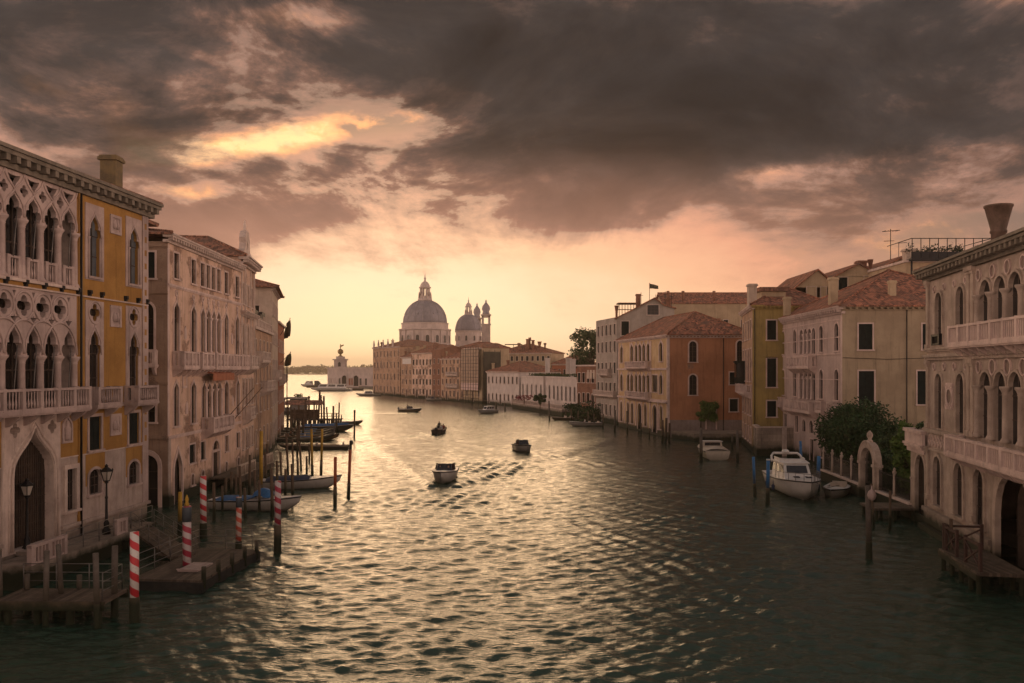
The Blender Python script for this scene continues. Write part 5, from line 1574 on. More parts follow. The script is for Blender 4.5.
def church():
    Yc = 460.0
    s = Yc / F_PX
    x = zx(425, Yc)
    t = empty('domed_church', (x, Yc, 0), 'white domed church with great dome, small dome and two bell towers beyond the canal bend', 'church')
    Z = lambda py, Y=Yc: zz(py, Y)
    m = MB()
    m.lathe((x, Yc, 0), [(18.5, -1), (18.5, Z(352)), (19, Z(352)), (19, Z(351)), (16, Z(350))], 8, False, pi / 8)
    m.lathe((x, Yc, 0), [(13.6, Z(352)), (13.6, Z(345)), (14.2, Z(344.5)), (14.2, Z(344)), (13.4, Z(343.8)), (13.4, Z(331)), (14.2, Z(330.6)), (14.2, Z(329.4)), (12.6, Z(329)), (12.6, Z(324.5)), (12.9, Z(324.2)), (12.9, Z(323.4)), (11.8, Z(323.3))], 32, False)
    m.box(Fr((x - 21, Yc + 2, 0), (1, 0), (0, -1)), 0, 10, -20, 6, -1, Z(352)); m.box(Fr((x + 14, Yc + 2, 0), (1, 0), (0, -1)), 0, 26, -20, 6, -1, Z(351))
    body = m.build('wall', CHURCH, t)
    for k in range(16):
        a = 2 * pi * k / 16 + .2
        w_ = MB(); f = Fr((x + 13.4 * cos(a), Yc + 13.4 * sin(a), 0), (-sin(a), cos(a)), (cos(a), sin(a)))
        pr = arch(-.95, .95, Z(343), Z(337.5)); w_.ring(f, pr, .4, -.2, .3); w_.m = 1; w_.tri(f, pr, (), .14)
        w_.build('window', [CHURCH, GLASS], t)
    for k in range(16):
        a = 2 * pi * (k + .5) / 16 + .2
        w_ = MB(); f = Fr((x + 13.4 * cos(a), Yc + 13.4 * sin(a), 0), (-sin(a), cos(a)), (cos(a), sin(a)))
        w_.box(f, -.5, .5, -.2, .45, Z(344), Z(331)); w_.build('pilaster', CHURCH, t)
    for k in range(8):                                     # the great scrolls
        a = 2 * pi * k / 8 + pi / 8
        for o in (-2.2, 2.2):
            v = MB(); f = Fr((x + o * -sin(a), Yc + o * cos(a), 0), (cos(a), sin(a)), (-sin(a), cos(a)))
            v.plate(f, [(13.2, Z(352)), (18.2, Z(352)), (18.6, Z(350)), (17.6, Z(347.5)), (15.8, Z(347)), (14.8, Z(344.5)), (13.2, Z(343.8))], [], -.7, .7, True)
            v.tube([f.p(17.0 + 1.3 * cos(q), 0, Z(349.3) + 1.3 * sin(q)) for q in [2 * pi * i / 12 for i in range(12)]], .45, 6, True)
            v.build('scroll', CHURCH, t)
    d = MB()
    r0, zb, zt = 11.7, Z(323.3), Z(300)
    prof = [(r0 * cos(q) ** .92 if q < 1.5 else .2, zb + (zt - zb) * sin(q)) for q in [i * pi / 2 / 16 for i in range(16)]] + [(2.6, zt)]
    prof = [(max(r, 2.6), z) for r, z in prof]
    d.lathe((x, Yc, 0), prof, 40)
    for k in range(16):
        a = 2 * pi * k / 16
        d.tube([(x + r * 1.004 * cos(a), Yc + r * 1.004 * sin(a), z) for r, z in prof], .22, 4)
    dome = d.build('dome', LEAD, t)
    for k in range(8):
        a = 2 * pi * (k + .5) / 8 + .15
        w_ = MB(); w_.lathe((x + 10.6 * cos(a), Yc + 10.6 * sin(a), zb + 4.2), [(.6, 0), (.7, .9), (.3, 1.3), (0, 1.4)], 8); w_.build('dormer', LEAD, dome)
    def lantern(x, Y, zb, zt, r, root):
        h = zt - zb
        l = MB()
        l.lathe((x, Y, 0), [(r * 1.25, zb - .3), (r * 1.25, zb + h * .06), (r * 1.0, zb + h * .08), (r, zb + h * .16)], 16)
        for k in range(8):
            a = 2 * pi * (k + .5) / 8
            l.lathe((x + r * .78 * cos(a), Y + r * .78 * sin(a), 0), [(r * .15, zb + h * .15), (r * .15, zb + h * .44)], 6)
            l.lathe((x + r * 1.08 * cos(a), Y + r * 1.08 * sin(a), 0), [(r * .16, zb + h * .08), (r * .1, zb + h * .22), (.02, zb + h * .32)], 5)
        l.lathe((x, Y, 0), [(r * 1.05, zb + h * .44), (r * 1.05, zb + h * .48), (r * .85, zb + h * .49), (r * .8, zb + h * .56), (r * .55, zb + h * .64), (r * .2, zb + h * .69), (r * .14, zb + h * .76), (r * .24, zb + h * .79), (r * .1, zb + h * .82), (.05, zt)], 16)
        l.build('lantern', CHURCH, root)
    lantern(x, Yc, zt - .3, Z(272.5), 3.1, t)
    # small dome over the choir
    Y2 = 485.0; x2 = zx(468.5, Y2); z2 = lambda py: zz(py, Y2)
    m = MB(); m.lathe((x2, Y2, 0), [(8.2, -1), (8.2, z2(346)), (8.4, z2(346)), (7.3, z2(345)), (7.3, z2(332.5)), (7.8, z2(332)), (7.8, z2(331))], 24, False); m.build('wall', CHURCH, t)
    for k in range(10):
        a = 2 * pi * k / 10 - pi / 2 - .12
        f = Fr((x2 + 7.3 * cos(a), Y2 + 7.3 * sin(a), 0), (-sin(a), cos(a)), (cos(a), sin(a)))
        w_ = MB(); pr = arch(-.6, .6, z2(341), z2(337)); w_.ring(f, pr, .3, -.2, .25); w_.m = 1; w_.tri(f, pr, (), .1); w_.build('window', [CHURCH, GLASS], t)
    d = MB(); zb2, zt2 = z2(331), z2(314.5)
    prof2 = [(max(1.5, 7.5 * cos(q) ** .85), zb2 + (zt2 - zb2) * sin(q)) for q in [i * pi / 2 / 14 for i in range(15)]]
    d.lathe((x2, Y2, 0), prof2, 32)
    for k in range(12):
        a = 2 * pi * k / 12; d.tube([(x2 + r * cos(a), Y2 + r * sin(a), z) for r, z in prof2], .16, 4)
    d.build('dome', LEAD, t)
    lantern(x2, Y2, zt2 - .3, z2(297), 1.9, t)
    # bell towers
    for px, Y, w in ((486, 497, 5.0), (477, 512, 4.6)):
        xx = zx(px, Y); q = lambda py: zz(py, Y)
        dz = 0 if px == 486 else -2
        f = Fr((xx, Y, 0), (1, 0), (0, -1)); h = w / 2
        m = MB()
        m.box(f, -h, h, -h, h, -1, q(324) + dz)
        for a in (-1, 1):
            for b in (-1, 1): m.box(f, a * h - (a > 0) * 1.2, a * h + (a < 0) * 1.2, b * h - (b > 0) * 1.2, b * h + (b < 0) * 1.2, q(324) + dz, q(316) + dz)
        m.box(f, -h, h, -h, h, q(317.5) + dz, q(315.5) + dz); m.box(f, -h - .5, h + .5, -h - .5, h + .5, q(315.5) + dz, q(314.5) + dz)
        m.box(f, -h - .4, h + .4, -h - .4, h + .4, q(325) + dz, q(324) + dz)
        tw = m.build('bell_tower', CHURCH, t)
        c = MB(); zb_ = q(314.5) + dz; hh = q(299.5) - q(314.5)
        c.lathe((xx, Y, 0), [(h * .9, zb_), (h * .85, zb_ + hh * .12), (h * .7, zb_ + hh * .16), (h * .98, zb_ + hh * .36), (h * .85, zb_ + hh * .55), (h * .35, zb_ + hh * .74), (h * .15, zb_ + hh * .84), (h * .22, zb_ + hh * .88), (.05, zb_ + hh)], 16)
        c.build('onion_cap', LEAD, tw)
church()

def customs_house():
    Y = 495.0
    t = Building('customs_house', (zx(350, Y), Y), 'low white customs house with a square tower carrying a golden globe at the far point', 'customs house', CHURCH)
    A, E_, G_ = Vector((*pt(373, 480), 0)), Vector((*pt(336, 496), 0)), Vector((*pt(327.5, 530), 0))
    zt = zz(367.5, 490)
    fr = Fr(A, E_ - A, (-.5, -1)); L = (E_ - A).length
    f = t.face(fr, 0, L, -1, zt)
    f2 = Fr(E_, G_ - E_, (-1, 0)); L2_ = (G_ - E_).length
    g = t.face(f2, 0, L2_, -1, zt)
    q = [A, E_, G_, fr.p(0, -36, 0)]
    walls_round(t, q, -1, zt, skip=(0, 1))
    for px in (343.5, 357):
        u = (zx(px, 490) - A.x) / fr.ud.x
        t.window(f, arch(u - 1.9, u + 1.9, .8, 5.0), CHURCH, .5, proud=.2, sill=False, depth=.25, sub=False, pane_mat=DARK)
    for px in (338, 349.5, 352.5, 362, 368):
        u = (zx(px, 490) - A.x) / fr.ud.x
        t.window(f, rect(u - .8, u + .8, 1.4, 5.2), CHURCH, .3, depth=.25, sub=False, pane_mat=RED if 348 < px < 354 else GLASS)
    for u in (8, 20, 28): t.window(g, rect(u - .9, u + .9, 1.5, 5), CHURCH, .3, depth=.25, sub=False)
    m = MB(); m.box(fr, -.3, L + .4, -.3, .5, zt - .9, zt); t.part('cornice', m, CHURCH); m = MB(); m.box(f2, .5, L2_, -.3, .5, zt - .9, zt); t.part('cornice', m, CHURCH)
    t.wm.add([p + Vector((0, 0, zt)) for p in map(lambda v: Vector((v.x, v.y, 0)), q)], [(0, 1, 2, 3)])
    c = Vector((zx(340.5, 503), 503, 0)); W_ = Fr(c, (1, 0), (0, -1))
    m = MB(); m.box(W_, -3.2, 3.2, -3.2, 3.2, zt - .5, zz(360, 503)); m.box(W_, -3.9, 3.9, -3.9, 3.9, zz(360.3, 503), zz(359, 503)); m.box(W_, -2.2, 2.2, -2.2, 2.2, zz(359, 503), zz(356.5, 503))
    tw = t.part('tower', m, CHURCH)
    m = MB(); m.tri(W_, arch(-.8, .8, zz(366.5, 503), zz(363.5, 503)), (), 3.25); m.build('window', GLASS, tw)
    m = MB(); zg = zz(356.5, 503)
    m.lathe(c, [(1.6, zg), (.7, zg + .7), (.5, zg + 1.3), (1.0, zg + 1.5), (1.55, zg + 2.2), (1.75, zg + 3.0), (1.5, zg + 3.8), (.8, zg + 4.4), (.2, zg + 4.6), (.25, zg + 5.0), (.4, zg + 6.0), (.25, zg + 6.8), (.3, zg + 7.2), (.05, zg + 7.5)], 14)
    m.add([c + Vector((.2, 0, zg + 5.6)), c + Vector((1.9, 0, zg + 6.4)), c + Vector((1.9, 0, zg + 7.2)), c + Vector((.2, 0, zg + 6.6))], [(0, 1, 2, 3)])
    m.build('globe', mat('old_gilding', (.30, .20, .08), (.2, .14, .06), 1, .4, .0, metal=.6, streak=0), tw)
    t.done(.25)
customs_house()
# wooded island far across the basin: one mass of trees
land('ground', [(-1150, 1960), (-300, 1960), (-300, 2300), (-1150, 2300)], 1.2)
R = random.Random(9)
mb = MB()
for i in range(330):
    x = -620 + 340 * R.random(); y = 1975 + R.random() * 90; h = 12 + 8 * R.random() + 3 * sin(x * .05)
    leaves(mb, (x, y, 1 + h * .55), (6 + 3 * R.random(), 6, h * .5), 40, 2.6, R, .3)
tag(mb.build('far_wood', mat('distant_foliage', (.05, .06, .025), (.03, .04, .018), .02, .9, 0, streak=0)), 'dark wooded island shore on the horizon left of the customs house', 'wood', kind='stuff')

def tree(name, label, base, crown, trunk_top, n, size, seed, leaf=None, cat='tree', clumps=14, spread=.8, lean=(0, 0), group=None):
    """a tapered trunk with limbs, and leaf clumps at the limbs' ends with gaps between"""
    R = random.Random(seed)
    base = Vector(base)
    t = empty(name, base, label, cat, group)
    c = Vector(crown[0]); rx, ry, rz = crown[1]
    tb = MB()
    top = Vector(trunk_top)
    mid = (base + top) / 2 + Vector((R.uniform(-.2, .2), R.uniform(-.2, .2), 0))
    r0 = max(.1, rz * .06)
    tb.tube([base - Vector((0, 0, .3)), mid, top], [r0, r0 * .75, r0 * .55], 7)
    lm = MB()
    for k in range(clumps):
        d = Vector((R.gauss(0, 1), R.gauss(0, 1), R.gauss(0, 1))).normalized()
        rr = (.35 + .55 * R.random()) * spread
        e = c + Vector((d.x * rx, d.y * ry, d.z * rz)) * rr
        tb.tube([top - (top - mid) * R.random() * .4, (top + e) / 2 + Vector((0, 0, -.05 * rz)), e], [r0 * .4, r0 * .25, r0 * .1], 4)
        s = .28 + .2 * R.random()
        leaves(lm, e, (rx * s, ry * s, rz * s * .8), n // clumps, size, R, .25)
    tb.build('trunk', BARK, t)
    lm.build('crown', leaf or LEAF, t)
    return t
tree('broadleaf_tree', 'tall dark tree standing against the sky left of the tall grey house', (zx(597, 200), 202, .7), ((zx(589, 200), 202, zz(346, 200)), (4.3, 3.9, 4.5)), (zx(594, 200), 202, zz(362, 200)), 4200, .27, 4, clumps=24, spread=1.0)
tree('ivy_tree', 'dense low tree below the tall dark tree, behind the brown house', (zx(582, 205), 207, .7), ((zx(583, 205), 207, zz(362, 205)), (3.4, 3, 2.2)), (zx(583, 205), 207, zz(366, 205)), 2600, .22, 5, clumps=14)
# ------------------------------------------------------------------ mooring poles
RW = stripe_mat('red_white_stripes', (.62, .58, .54), (.52, .035, .045), .62)
RW2 = stripe_mat('faded_red_white_stripes', (.50, .44, .43), (.34, .03, .06), .58)
RW3 = stripe_mat('orange_red_white_stripes', (.55, .44, .38), (.50, .09, .05), .5)
BLUE = mat('blue_pole_paint', (.035, .16, .36), (.025, .11, .26), 3, .6, .1, algae=.45, streak=.3)
ORP = mat('rust_red_pole_paint', (.40, .10, .04), (.28, .065, .03), 3, .6, .1, algae=.45, streak=.3)
YEL = mat('mustard_pole_paint', (.46, .28, .035), (.33, .19, .03), 3, .6, .1, algae=.45, streak=.3)
GPOLE = mat('grey_pole_wood', (.13, .11, .092), (.085, .07, .058), 3, .9, .3, algae=.5, streak=.6)
CAP = mat('dark_blue_grey_cap', (.07, .085, .10), (.05, .06, .07), 3, .6, .1)
def pole_at(px, pw, ptop, r=None, wpx=None):
    """foot where the water meets it, height from its top"""
    g = ground_at(px, pw)
    h = (pw - ptop) * g.y / F_PX
    return g, h, r or wpx * g.y / F_PX / 2
def pole(name, label, px, pw, ptop, wpx, m, foot=None, foot_h=.8, cap=None, group=None, lean=(0, 0), cat='mooring pole'):
    g, h, r = pole_at(px, pw, ptop, wpx=wpx)
    t = empty(name, (g.x, g.y, 0), label, cat, group)
    q = .006 if 'striped' in name else .022
    lean = (rnd.gauss(0, q) * h, rnd.gauss(0, q) * h)
    a = Vector((g.x - lean[0] / h, g.y - lean[1] / h, -1)); b = Vector((g.x + lean[0], g.y + lean[1], h))
    k = foot_h / max(h, .1)
    if foot:
        f = MB(); c = a + (b - a) * ((foot_h + 1) / (h + 1))
        f.tube([a, c], [r * 1.25, r * 1.12], 10); f.build('foot', foot, t)
        s = MB(); s.tube([c, b], r, 12); s.build('shaft', m, t)
    else:
        s = MB(); s.tube([a, (a + b) / 2 + Vector((.02, .02, 0)), b], [r * 1.1, r, r * .92], 10); s.build('shaft', m, t)
    if cap:
        c = MB(); c.lathe(b - Vector((0, 0, cap[1])), [(r * 1.1, 0), (r * 1.1, cap[1] * .9), (r * .9, cap[1])], 12); c.build('cap', cap[0], t)
        if len(cap) > 2:
            c = MB(); c.lathe(b, [(r * .5, 0), (r * .6, .1), (r * .35, .2), (r * .5, .32), (.02, .55)], 8); c.build('finial', cap[2], t)
    return t
pole('striped_pole', 'bright red and white striped pole standing alone before the floating landing', 134.5, 622, 532, 8.6, RW, WOOD, 1.0)
pole('striped_pole', 'striped pole with a dark cap and yellow tip at the floating landing corner', 187, 576, 506, 8.4, RW2, WOOD, .3, cap=(CAP, .75, YEL))
pole('striped_pole', 'red and white striped pole nearest the walls of the pink palace', 203.5, 538, 476, 6.2, RW, WOOD, .9)
pole('striped_pole', 'faded orange red striped pole with a dark cap at the floating landing back corner', 238.5, 556, 497, 5.6, RW3, WOOD, .8, cap=(CAP, .55))
pole('striped_pole', 'striped pole with a long dark foot, farthest out from the floating landing', 277.5, 552, 481, 6.4, RW2, WOOD, 1.5)
pole('mooring_pole', 'mustard yellow pole beside the dark capped striped pole', 179.8, 536, 492, 4.0, YEL, WOOD, .9)
for px, pw, pt_, w in ((1.0, 620, 551, 4.4), (45.5, 625, 551, 5.4), (62.5, 617, 544, 5.0), (97.4, 627, 553, 5.6), (114.4, 617, 546, 6.0), (27, 613, 574, 5), (79, 612, 575, 5)):
    pole('wooden_pole', 'weathered brown pole of the near left jetty', px, pw, pt_, w, GPOLE, WOOD, .9, group='poles of the near left jetty')
G2 = 'plain wooden poles along the left bank'
LBL = 'plain brown wooden pole standing among boats along the left bank'
for px, pw, pt_, w in ((213.8, 521, 483, 3.0), (231, 500, 472, 3.2), (240.6, 515, 466, 2.6), (245, 518, 488, 3.0), (285, 500, 469, 2.6), (272, 518, 468, 3.2), (277, 490, 461, 2.6), (292.5, 502, 464, 3.0), (297.6, 480, 459, 2.4),
                       (306.4, 478, 456, 2.2), (288, 476, 433, 2.2), (255, 508, 470, 2.6), (222, 512, 486, 2.4), (266, 487, 452, 2.4), (249, 497, 455, 2.6), (225, 505, 478, 2.6), (236, 508, 474, 2.4), (259, 512, 480, 2.6), (281, 484, 452, 2.2), (293, 470, 440, 2.0), (309, 462, 444, 1.9), (268, 472, 444, 2.2), (338.6, 421, 402.5, 1.5), (301, 470, 441, 2.0)):
    pole('wooden_pole', LBL, px, pw, pt_, w, WOOD, group=G2)
pole('mooring_pole', 'thick yellowish brown pole beside the pink palace landing', 261, 500, 431, 3.6, YEL, WOOD, 1.2)
pole('mooring_pole', 'mustard pole, the left of two slim mustard poles out in the canal', 312.4, 479, 429, 2.4, YEL, WOOD, 1.3)
pole('mooring_pole', 'mustard pole, the right of two slim mustard poles out in the canal', 321, 476, 429, 2.4, YEL, WOOD, 1.5)
pole('mooring_pole', 'rust red pole with a tall dark foot, left of the outermost pair', 335, 506, 457, 3.2, ORP, WOOD, 1.4)
pole('mooring_pole', 'rust red pole with a dark foot, right of the outermost pair', 348.4, 498, 450, 3.0, ORP, WOOD, 1.2)
pole('channel_pole', 'lone dark channel pole with a small lantern in open water', 354.2, 438, 410, 1.8, WOOD, cap=(IRON, .5))
# right side
pole('mooring_pole', 'slim blue pole left of the white cabin cruiser', 755, 496, 457, 2.8, BLUE, WOOD, 1.0)
pole('mooring_pole', 'blue pole with a flat white cap at the bow of the white cabin cruiser', 767.5, 504, 459, 3.6, BLUE, WOOD, 1.2, cap=(WHITE, .1))
pole('mooring_pole', 'blue pole standing behind the white cabin cruiser', 801.6, 472, 441, 2.6, BLUE, WOOD, .4)
pole('mooring_pole', 'thick blue pole between the cabin cruiser and the white dinghy', 817.8, 490, 456, 3.6, BLUE, WOOD, .5)
pole('mooring_pole', 'tall grey pole carrying a round white float near the garden', 869, 558, 486, 5.6, GPOLE, WOOD, .9)
g = ground_at(869, 558)
t = empty('float', (g.x, g.y - .2, 3.55), 'round white float hung from the tall grey pole near the garden', 'float')
m = MB(); m.lathe((g.x - .02, g.y - .40, 3.4), [(.05, -.3), (.17, -.2), (.24, 0), (.17, .2), (.05, .3), (.03, .5)], 12); m.build('ball', GREYM, t)
m = MB(); m.tube([(g.x - .02, g.y - .40, 3.85), (g.x, g.y - .1, 3.9)], .02, 5); m.build('rope', WOOD, t)
pole('wooden_pole', 'thin dark pole close behind the tall grey pole', 873.5, 528, 484, 2.2, WOOD)
pole('wooden_pole', 'thin dark pole at the small garden jetty', 889.7, 530, 491, 2.6, WOOD)
pole('wooden_pole', 'dark red brown pole at the corner of the stone palace jetty', 951, 570, 519, 3.6, WOOD)
for px, pw, pt_, w, l in ((701, 461, 428, 3.2, 'grey brown pole left of the cream motorboat'), (737.6, 461, 430, 2.6, 'thin pole right of the cream motorboat'), (732, 448, 435, 2.0, 'short pole just behind the cream motorboat'),
                          (627.4, 433, 411, 1.8, 'dark pole before the arcade of the orange palace'), (614.6, 431, 410, 1.8, 'dark pole before the tall grey house'), (549.5, 420, 401, 1.6, 'channel pole before the low white palace')):
    pole('wooden_pole', l, px, pw, pt_, w, GPOLE)
for px, pw, pt_, w in ((662.5, 442, 420, 2.6), (665.5, 443, 418, 2.6), (669, 442, 423, 2.4)):
    pole('wooden_pole', 'dark pole of the tight cluster at the orange palace corner', px, pw, pt_, w, WOOD, group='clustered poles at the orange palace corner')
for k, (px, pw, h) in enumerate([(566, 419, 10), (571, 421, 12), (578, 423, 12), (588, 425, 14), (594, 426, 12), (603, 428, 14), (641, 435, 12), (649, 438, 10), (472, 404, 6), (496, 409, 7), (505, 411, 8)]):
    pole('wooden_pole', 'small dark mooring pole along the far right bank', px, pw, pw - h, 1.3, WOOD, group='small poles along the far right bank')

# ------------------------------------------------------------------ jetties, landings, lamps
def rail(mb, pts, h=1.0, n=3, r=.017, posts=1.6):
    for a, b in zip(pts[:-1], pts[1:]):
        a, b = Vector(a), Vector(b)
        k = max(1, round((b - a).length / posts))
        for i in range(k + 1):
            p = a + (b - a) * i / k
            mb.tube([p, p + Vector((0, 0, h))], r * 1.3, 6)
        for i in range(n):
            o = Vector((0, 0, h * (i + 1) / n)); mb.tube([a + o, b + o], r, 6)
def near_jetty():
    t = empty('jetty', (-18.1, 34.4, 0), 'plank jetty on piles with thin rails at the lower left corner', 'jetty')
    fr = Fr((-20.3, 33.3, 0), (1, -.02), (0, 1))
    m = MB(); m.box(fr, 0, 4.35, 0, 1.9, .82, .96); m.build('deck', DECK, t)
    m = MB(); m.box(fr, -.05, 4.4, -.06, .0, .60, .95); m.box(fr, -.05, 4.4, 1.9, 1.98, .6, .95); m.build('beam', WOOD, t)
    for u in (.4, 1.6, 2.9, 4.0):
        for n_ in (.25, 1.6):
            m = MB(); p = fr.p(u, n_, 0); m.tube([p - Vector((0, 0, 1)), p + Vector((0, 0, .82))], .15, 8); m.build('pile', WOOD, t)
    m = MB(); rail(m, [fr.p(.1, 1.8, .96), fr.p(4.2, 1.8, .96), fr.p(4.2, .2, .96)], 1.05); m.build('rail', STEEL, t)
near_jetty()
def terrace():
    t = empty('landing_terrace', (L1.p(8, .9, 0).x, L1.p(8, .9, 0).y, 0), 'stone landing with white balusters and thin rails before the ochre palace door', 'landing')
    fr = L1
    m = MB(); m.box(fr, 6.0, 14.5, .3, 2.3, .75, 1.1); m.box(fr, 6.3, 14.5, .3, 1.9, -1, .75); m.box(fr, 9.6, 12.4, -.1, 1.0, 1.1, 1.28)
    m.box(fr, 2.6, 6.0, .3, 1.9, .8, 1.0)
    m.build('slab', STONE_LOW, t)
    m = MB(); balustrade(m, fr, 11.7, 14.4, 2.1, 1.1, 2.0, pitch=.24, plain=True, pier=1.4); m.build('balustrade', GREYM, t)
    m = MB(); balustrade(m, fr, 6.2, 7.3, 2.1, 1.1, 1.9, pitch=.24, plain=True, pier=1.2); m.build('balustrade', GREYM, t)
    m = MB(); rail(m, [fr.p(11.6, 2.1, 1.1), fr.p(7.4, 2.1, 1.1)], 1.0); rail(m, [fr.p(6.2, 1.75, 1.0), fr.p(2.7, 1.75, 1.0)], 1.0, posts=1.2); m.build('rail', STEEL, t)
    m = MB()
    for u in (2.9, 4.2, 5.6): m.tube([fr.p(u, 1.7, -1), fr.p(u, 1.7, .8)], .13, 8)
    m.box(fr, 2.6, 6.0, 1.8, 1.92, .5, .8); m.build('pile', WOOD, t)
terrace()
def float_dock():
    t = empty('floating_landing', (-15.5, 41.5, 0), 'dark floating landing stage with a pale gangplank among striped poles', 'landing')
    fr = Fr((-14.0, 38.3, 0), (-1, .10), (0, 1))
    m = MB(); m.box(fr, 0, 3.3, 0, 6.6, .42, .52); m.build('deck', DECK, t)
    m = MB(); m.box(fr, -.05, 3.35, -.05, 6.65, -.5, .42); m.build('pontoon', mat('tarred_hull', (.035, .032, .028), (.02, .02, .018), 2, .8, .2), t)
    for n_ in (.2, 1.7, 3.2, 4.7, 6.2):
        m = MB(); m.box(fr, -.1, .06, n_ - .07, n_ + .07, .1, 1.1); m.build('fender_post', GPOLE, t)
    m = MB(); m.box(fr, .9, 1.9, 1.5, 3.1, .525, .60); m.box(fr, .86, 1.94, 1.46, 1.56, .60, .64); m.build('gangplank', GREYM, t)
    m = MB(); rail(m, [fr.p(3.2, .3, .52), fr.p(3.2, 6.4, .52), fr.p(.3, 6.4, .52)], 1.05); m.build('rail', STEEL, t)
    g = empty('gangway', (-19.0, 43.5, 0), 'narrow railed gangway from the stone landing to the floating landing', 'gangway')
    a, b = L1.p(4.2, 1.95, .95), fr.p(3.2, 4.6, .58)
    d = (b - a).normalized(); s = Vector((-d.y, d.x, 0)) * .65
    m = MB(); m.add([a + s, b + s, b - s, a - s] + [p - Vector((0, 0, .12)) for p in (a + s, b + s, b - s, a - s)], [(0, 1, 2, 3), (4, 5, 6, 7), (0, 1, 5, 4), (1, 2, 6, 5), (2, 3, 7, 6), (3, 0, 4, 7)]); m.build('deck', DECK, g)
    for sg in (-1, 1):
        m = MB(); rail(m, [a + s * sg, b + s * sg], 1.0); m.build('rail', STEEL, g)
float_dock()
LAMPGLASS = mat('milky_lamp_glass', (.42, .38, .32), (.35, .3, .25), 2, .3, 0, streak=.2)
def lamp(label, px, pb, pt_, z=1.1):
    b = ground_at(px, pb, z); h = (pb - pt_) * b.y / F_PX
    t = empty('street_lamp', b, label, 'street lamp')
    m = MB(); m.lathe(b, [(.22, 0), (.22, .25), (.13, .35), (.15, .6), (.075, .75), (.06, h * .5), (.085, h * .52), (.05, h * .55), (.045, h * .72), (.12, h * .735), (.05, h * .75)], 12); m.build('post', IRON, t)
    zl = b.z + h * .75; hl = h * .25
    c = Vector((b.x, b.y, 0))
    m = MB()
    m.lathe(c, [(.14, zl), (.2, zl + .05), (.13, zl + .09)], 6, False); m.lathe(c, [(.33, zl + hl * .58), (.36, zl + hl * .62), (.30, zl + hl * .66), (.16, zl + hl * .78), (.08, zl + hl * .84), (.11, zl + hl * .89), (.02, zl + hl)], 6, False)
    for k in range(6):
        a = 2 * pi * k / 6; m.tube([c + Vector((.17 * cos(a), .17 * sin(a), zl + .05)), c + Vector((.33 * cos(a), .33 * sin(a), zl + hl * .6)), c + Vector((.36 * cos(a), .36 * sin(a), zl + hl * .72))], .022, 4)
    ln = m.build('lantern', IRON, t)
    m = MB(); m.lathe(c, [(.155, zl + .07), (.30, zl + hl * .58)], 6, False); m.build('glass', LAMPGLASS, ln)
lamp('ornate iron lamp before the arched door of the ochre palace', 27, 552, 478)
lamp('ornate iron lamp before the low windows of the ochre palace', 106.5, 534, 464)
def palace_jetty():
    t = empty('jetty', (24.0, 43, 0), 'plank jetty with red brown cross braced railings before the stone palace', 'jetty')
    fr = R1
    m = MB(); m.box(fr, 12.2, 17.5, .55, 2.7, .85, 1.0); m.build('deck', DECK, t)
    m = MB()
    for u in (12.4, 13.7, 15, 16.3, 17.3):
        for n_ in (.8, 2.55): m.tube([fr.p(u, n_, -1), fr.p(u, n_, .85)], .11, 8)
    m.box(fr, 12.15, 17.5, 2.6, 2.75, .62, .9); m.box(fr, 12.1, 12.22, .55, 2.7, .62, .9); m.build('pile', WOOD, t)
    BR = mat('red_brown_rail', (.075, .04, .032), (.05, .03, .025), 3, .8, .2)
    def braced(a, b):
        m = MB(); a, b = Vector(a), Vector(b); up = Vector((0, 0, 1.15))
        for p in (a, b): m.bar(p, p + up * 1.12, .13)
        m.bar(a + up, b + up, .12, .1); m.bar(a + up * .12, b + up * .9, .07); m.bar(a + up * .9, b + up * .12, .07)
        m.build('railing', BR, t)
    braced(fr.p(12.3, .75, 1.0), fr.p(12.3, 2.5, 1.0)); braced(fr.p(12.6, 2.5, 1.0), fr.p(14.2, 2.5, 1.0)); braced(fr.p(15.4, 2.5, 1.0), fr.p(17.3, 2.5, 1.0))
palace_jetty()
def garden_jetty():
    t = empty('jetty', (26.2, 57.5, 0), 'small bare plank jetty at the garden corner beside the stone palace', 'jetty')
    fr = Fr((27.2, 56.0, 0), (-1, .0), (0, 1))
    m = MB(); m.box(fr, .2, 3.2, .2, 2.7, .7, .85); m.build('deck', DECK, t)
    m = MB()
    for u in (.6, 1.8, 3.0):
        for n_ in (.4, 2.5): m.tube([fr.p(u, n_, -1), fr.p(u, n_, .7)], .11, 8)
    m.build('pile', WOOD, t)
garden_jetty()

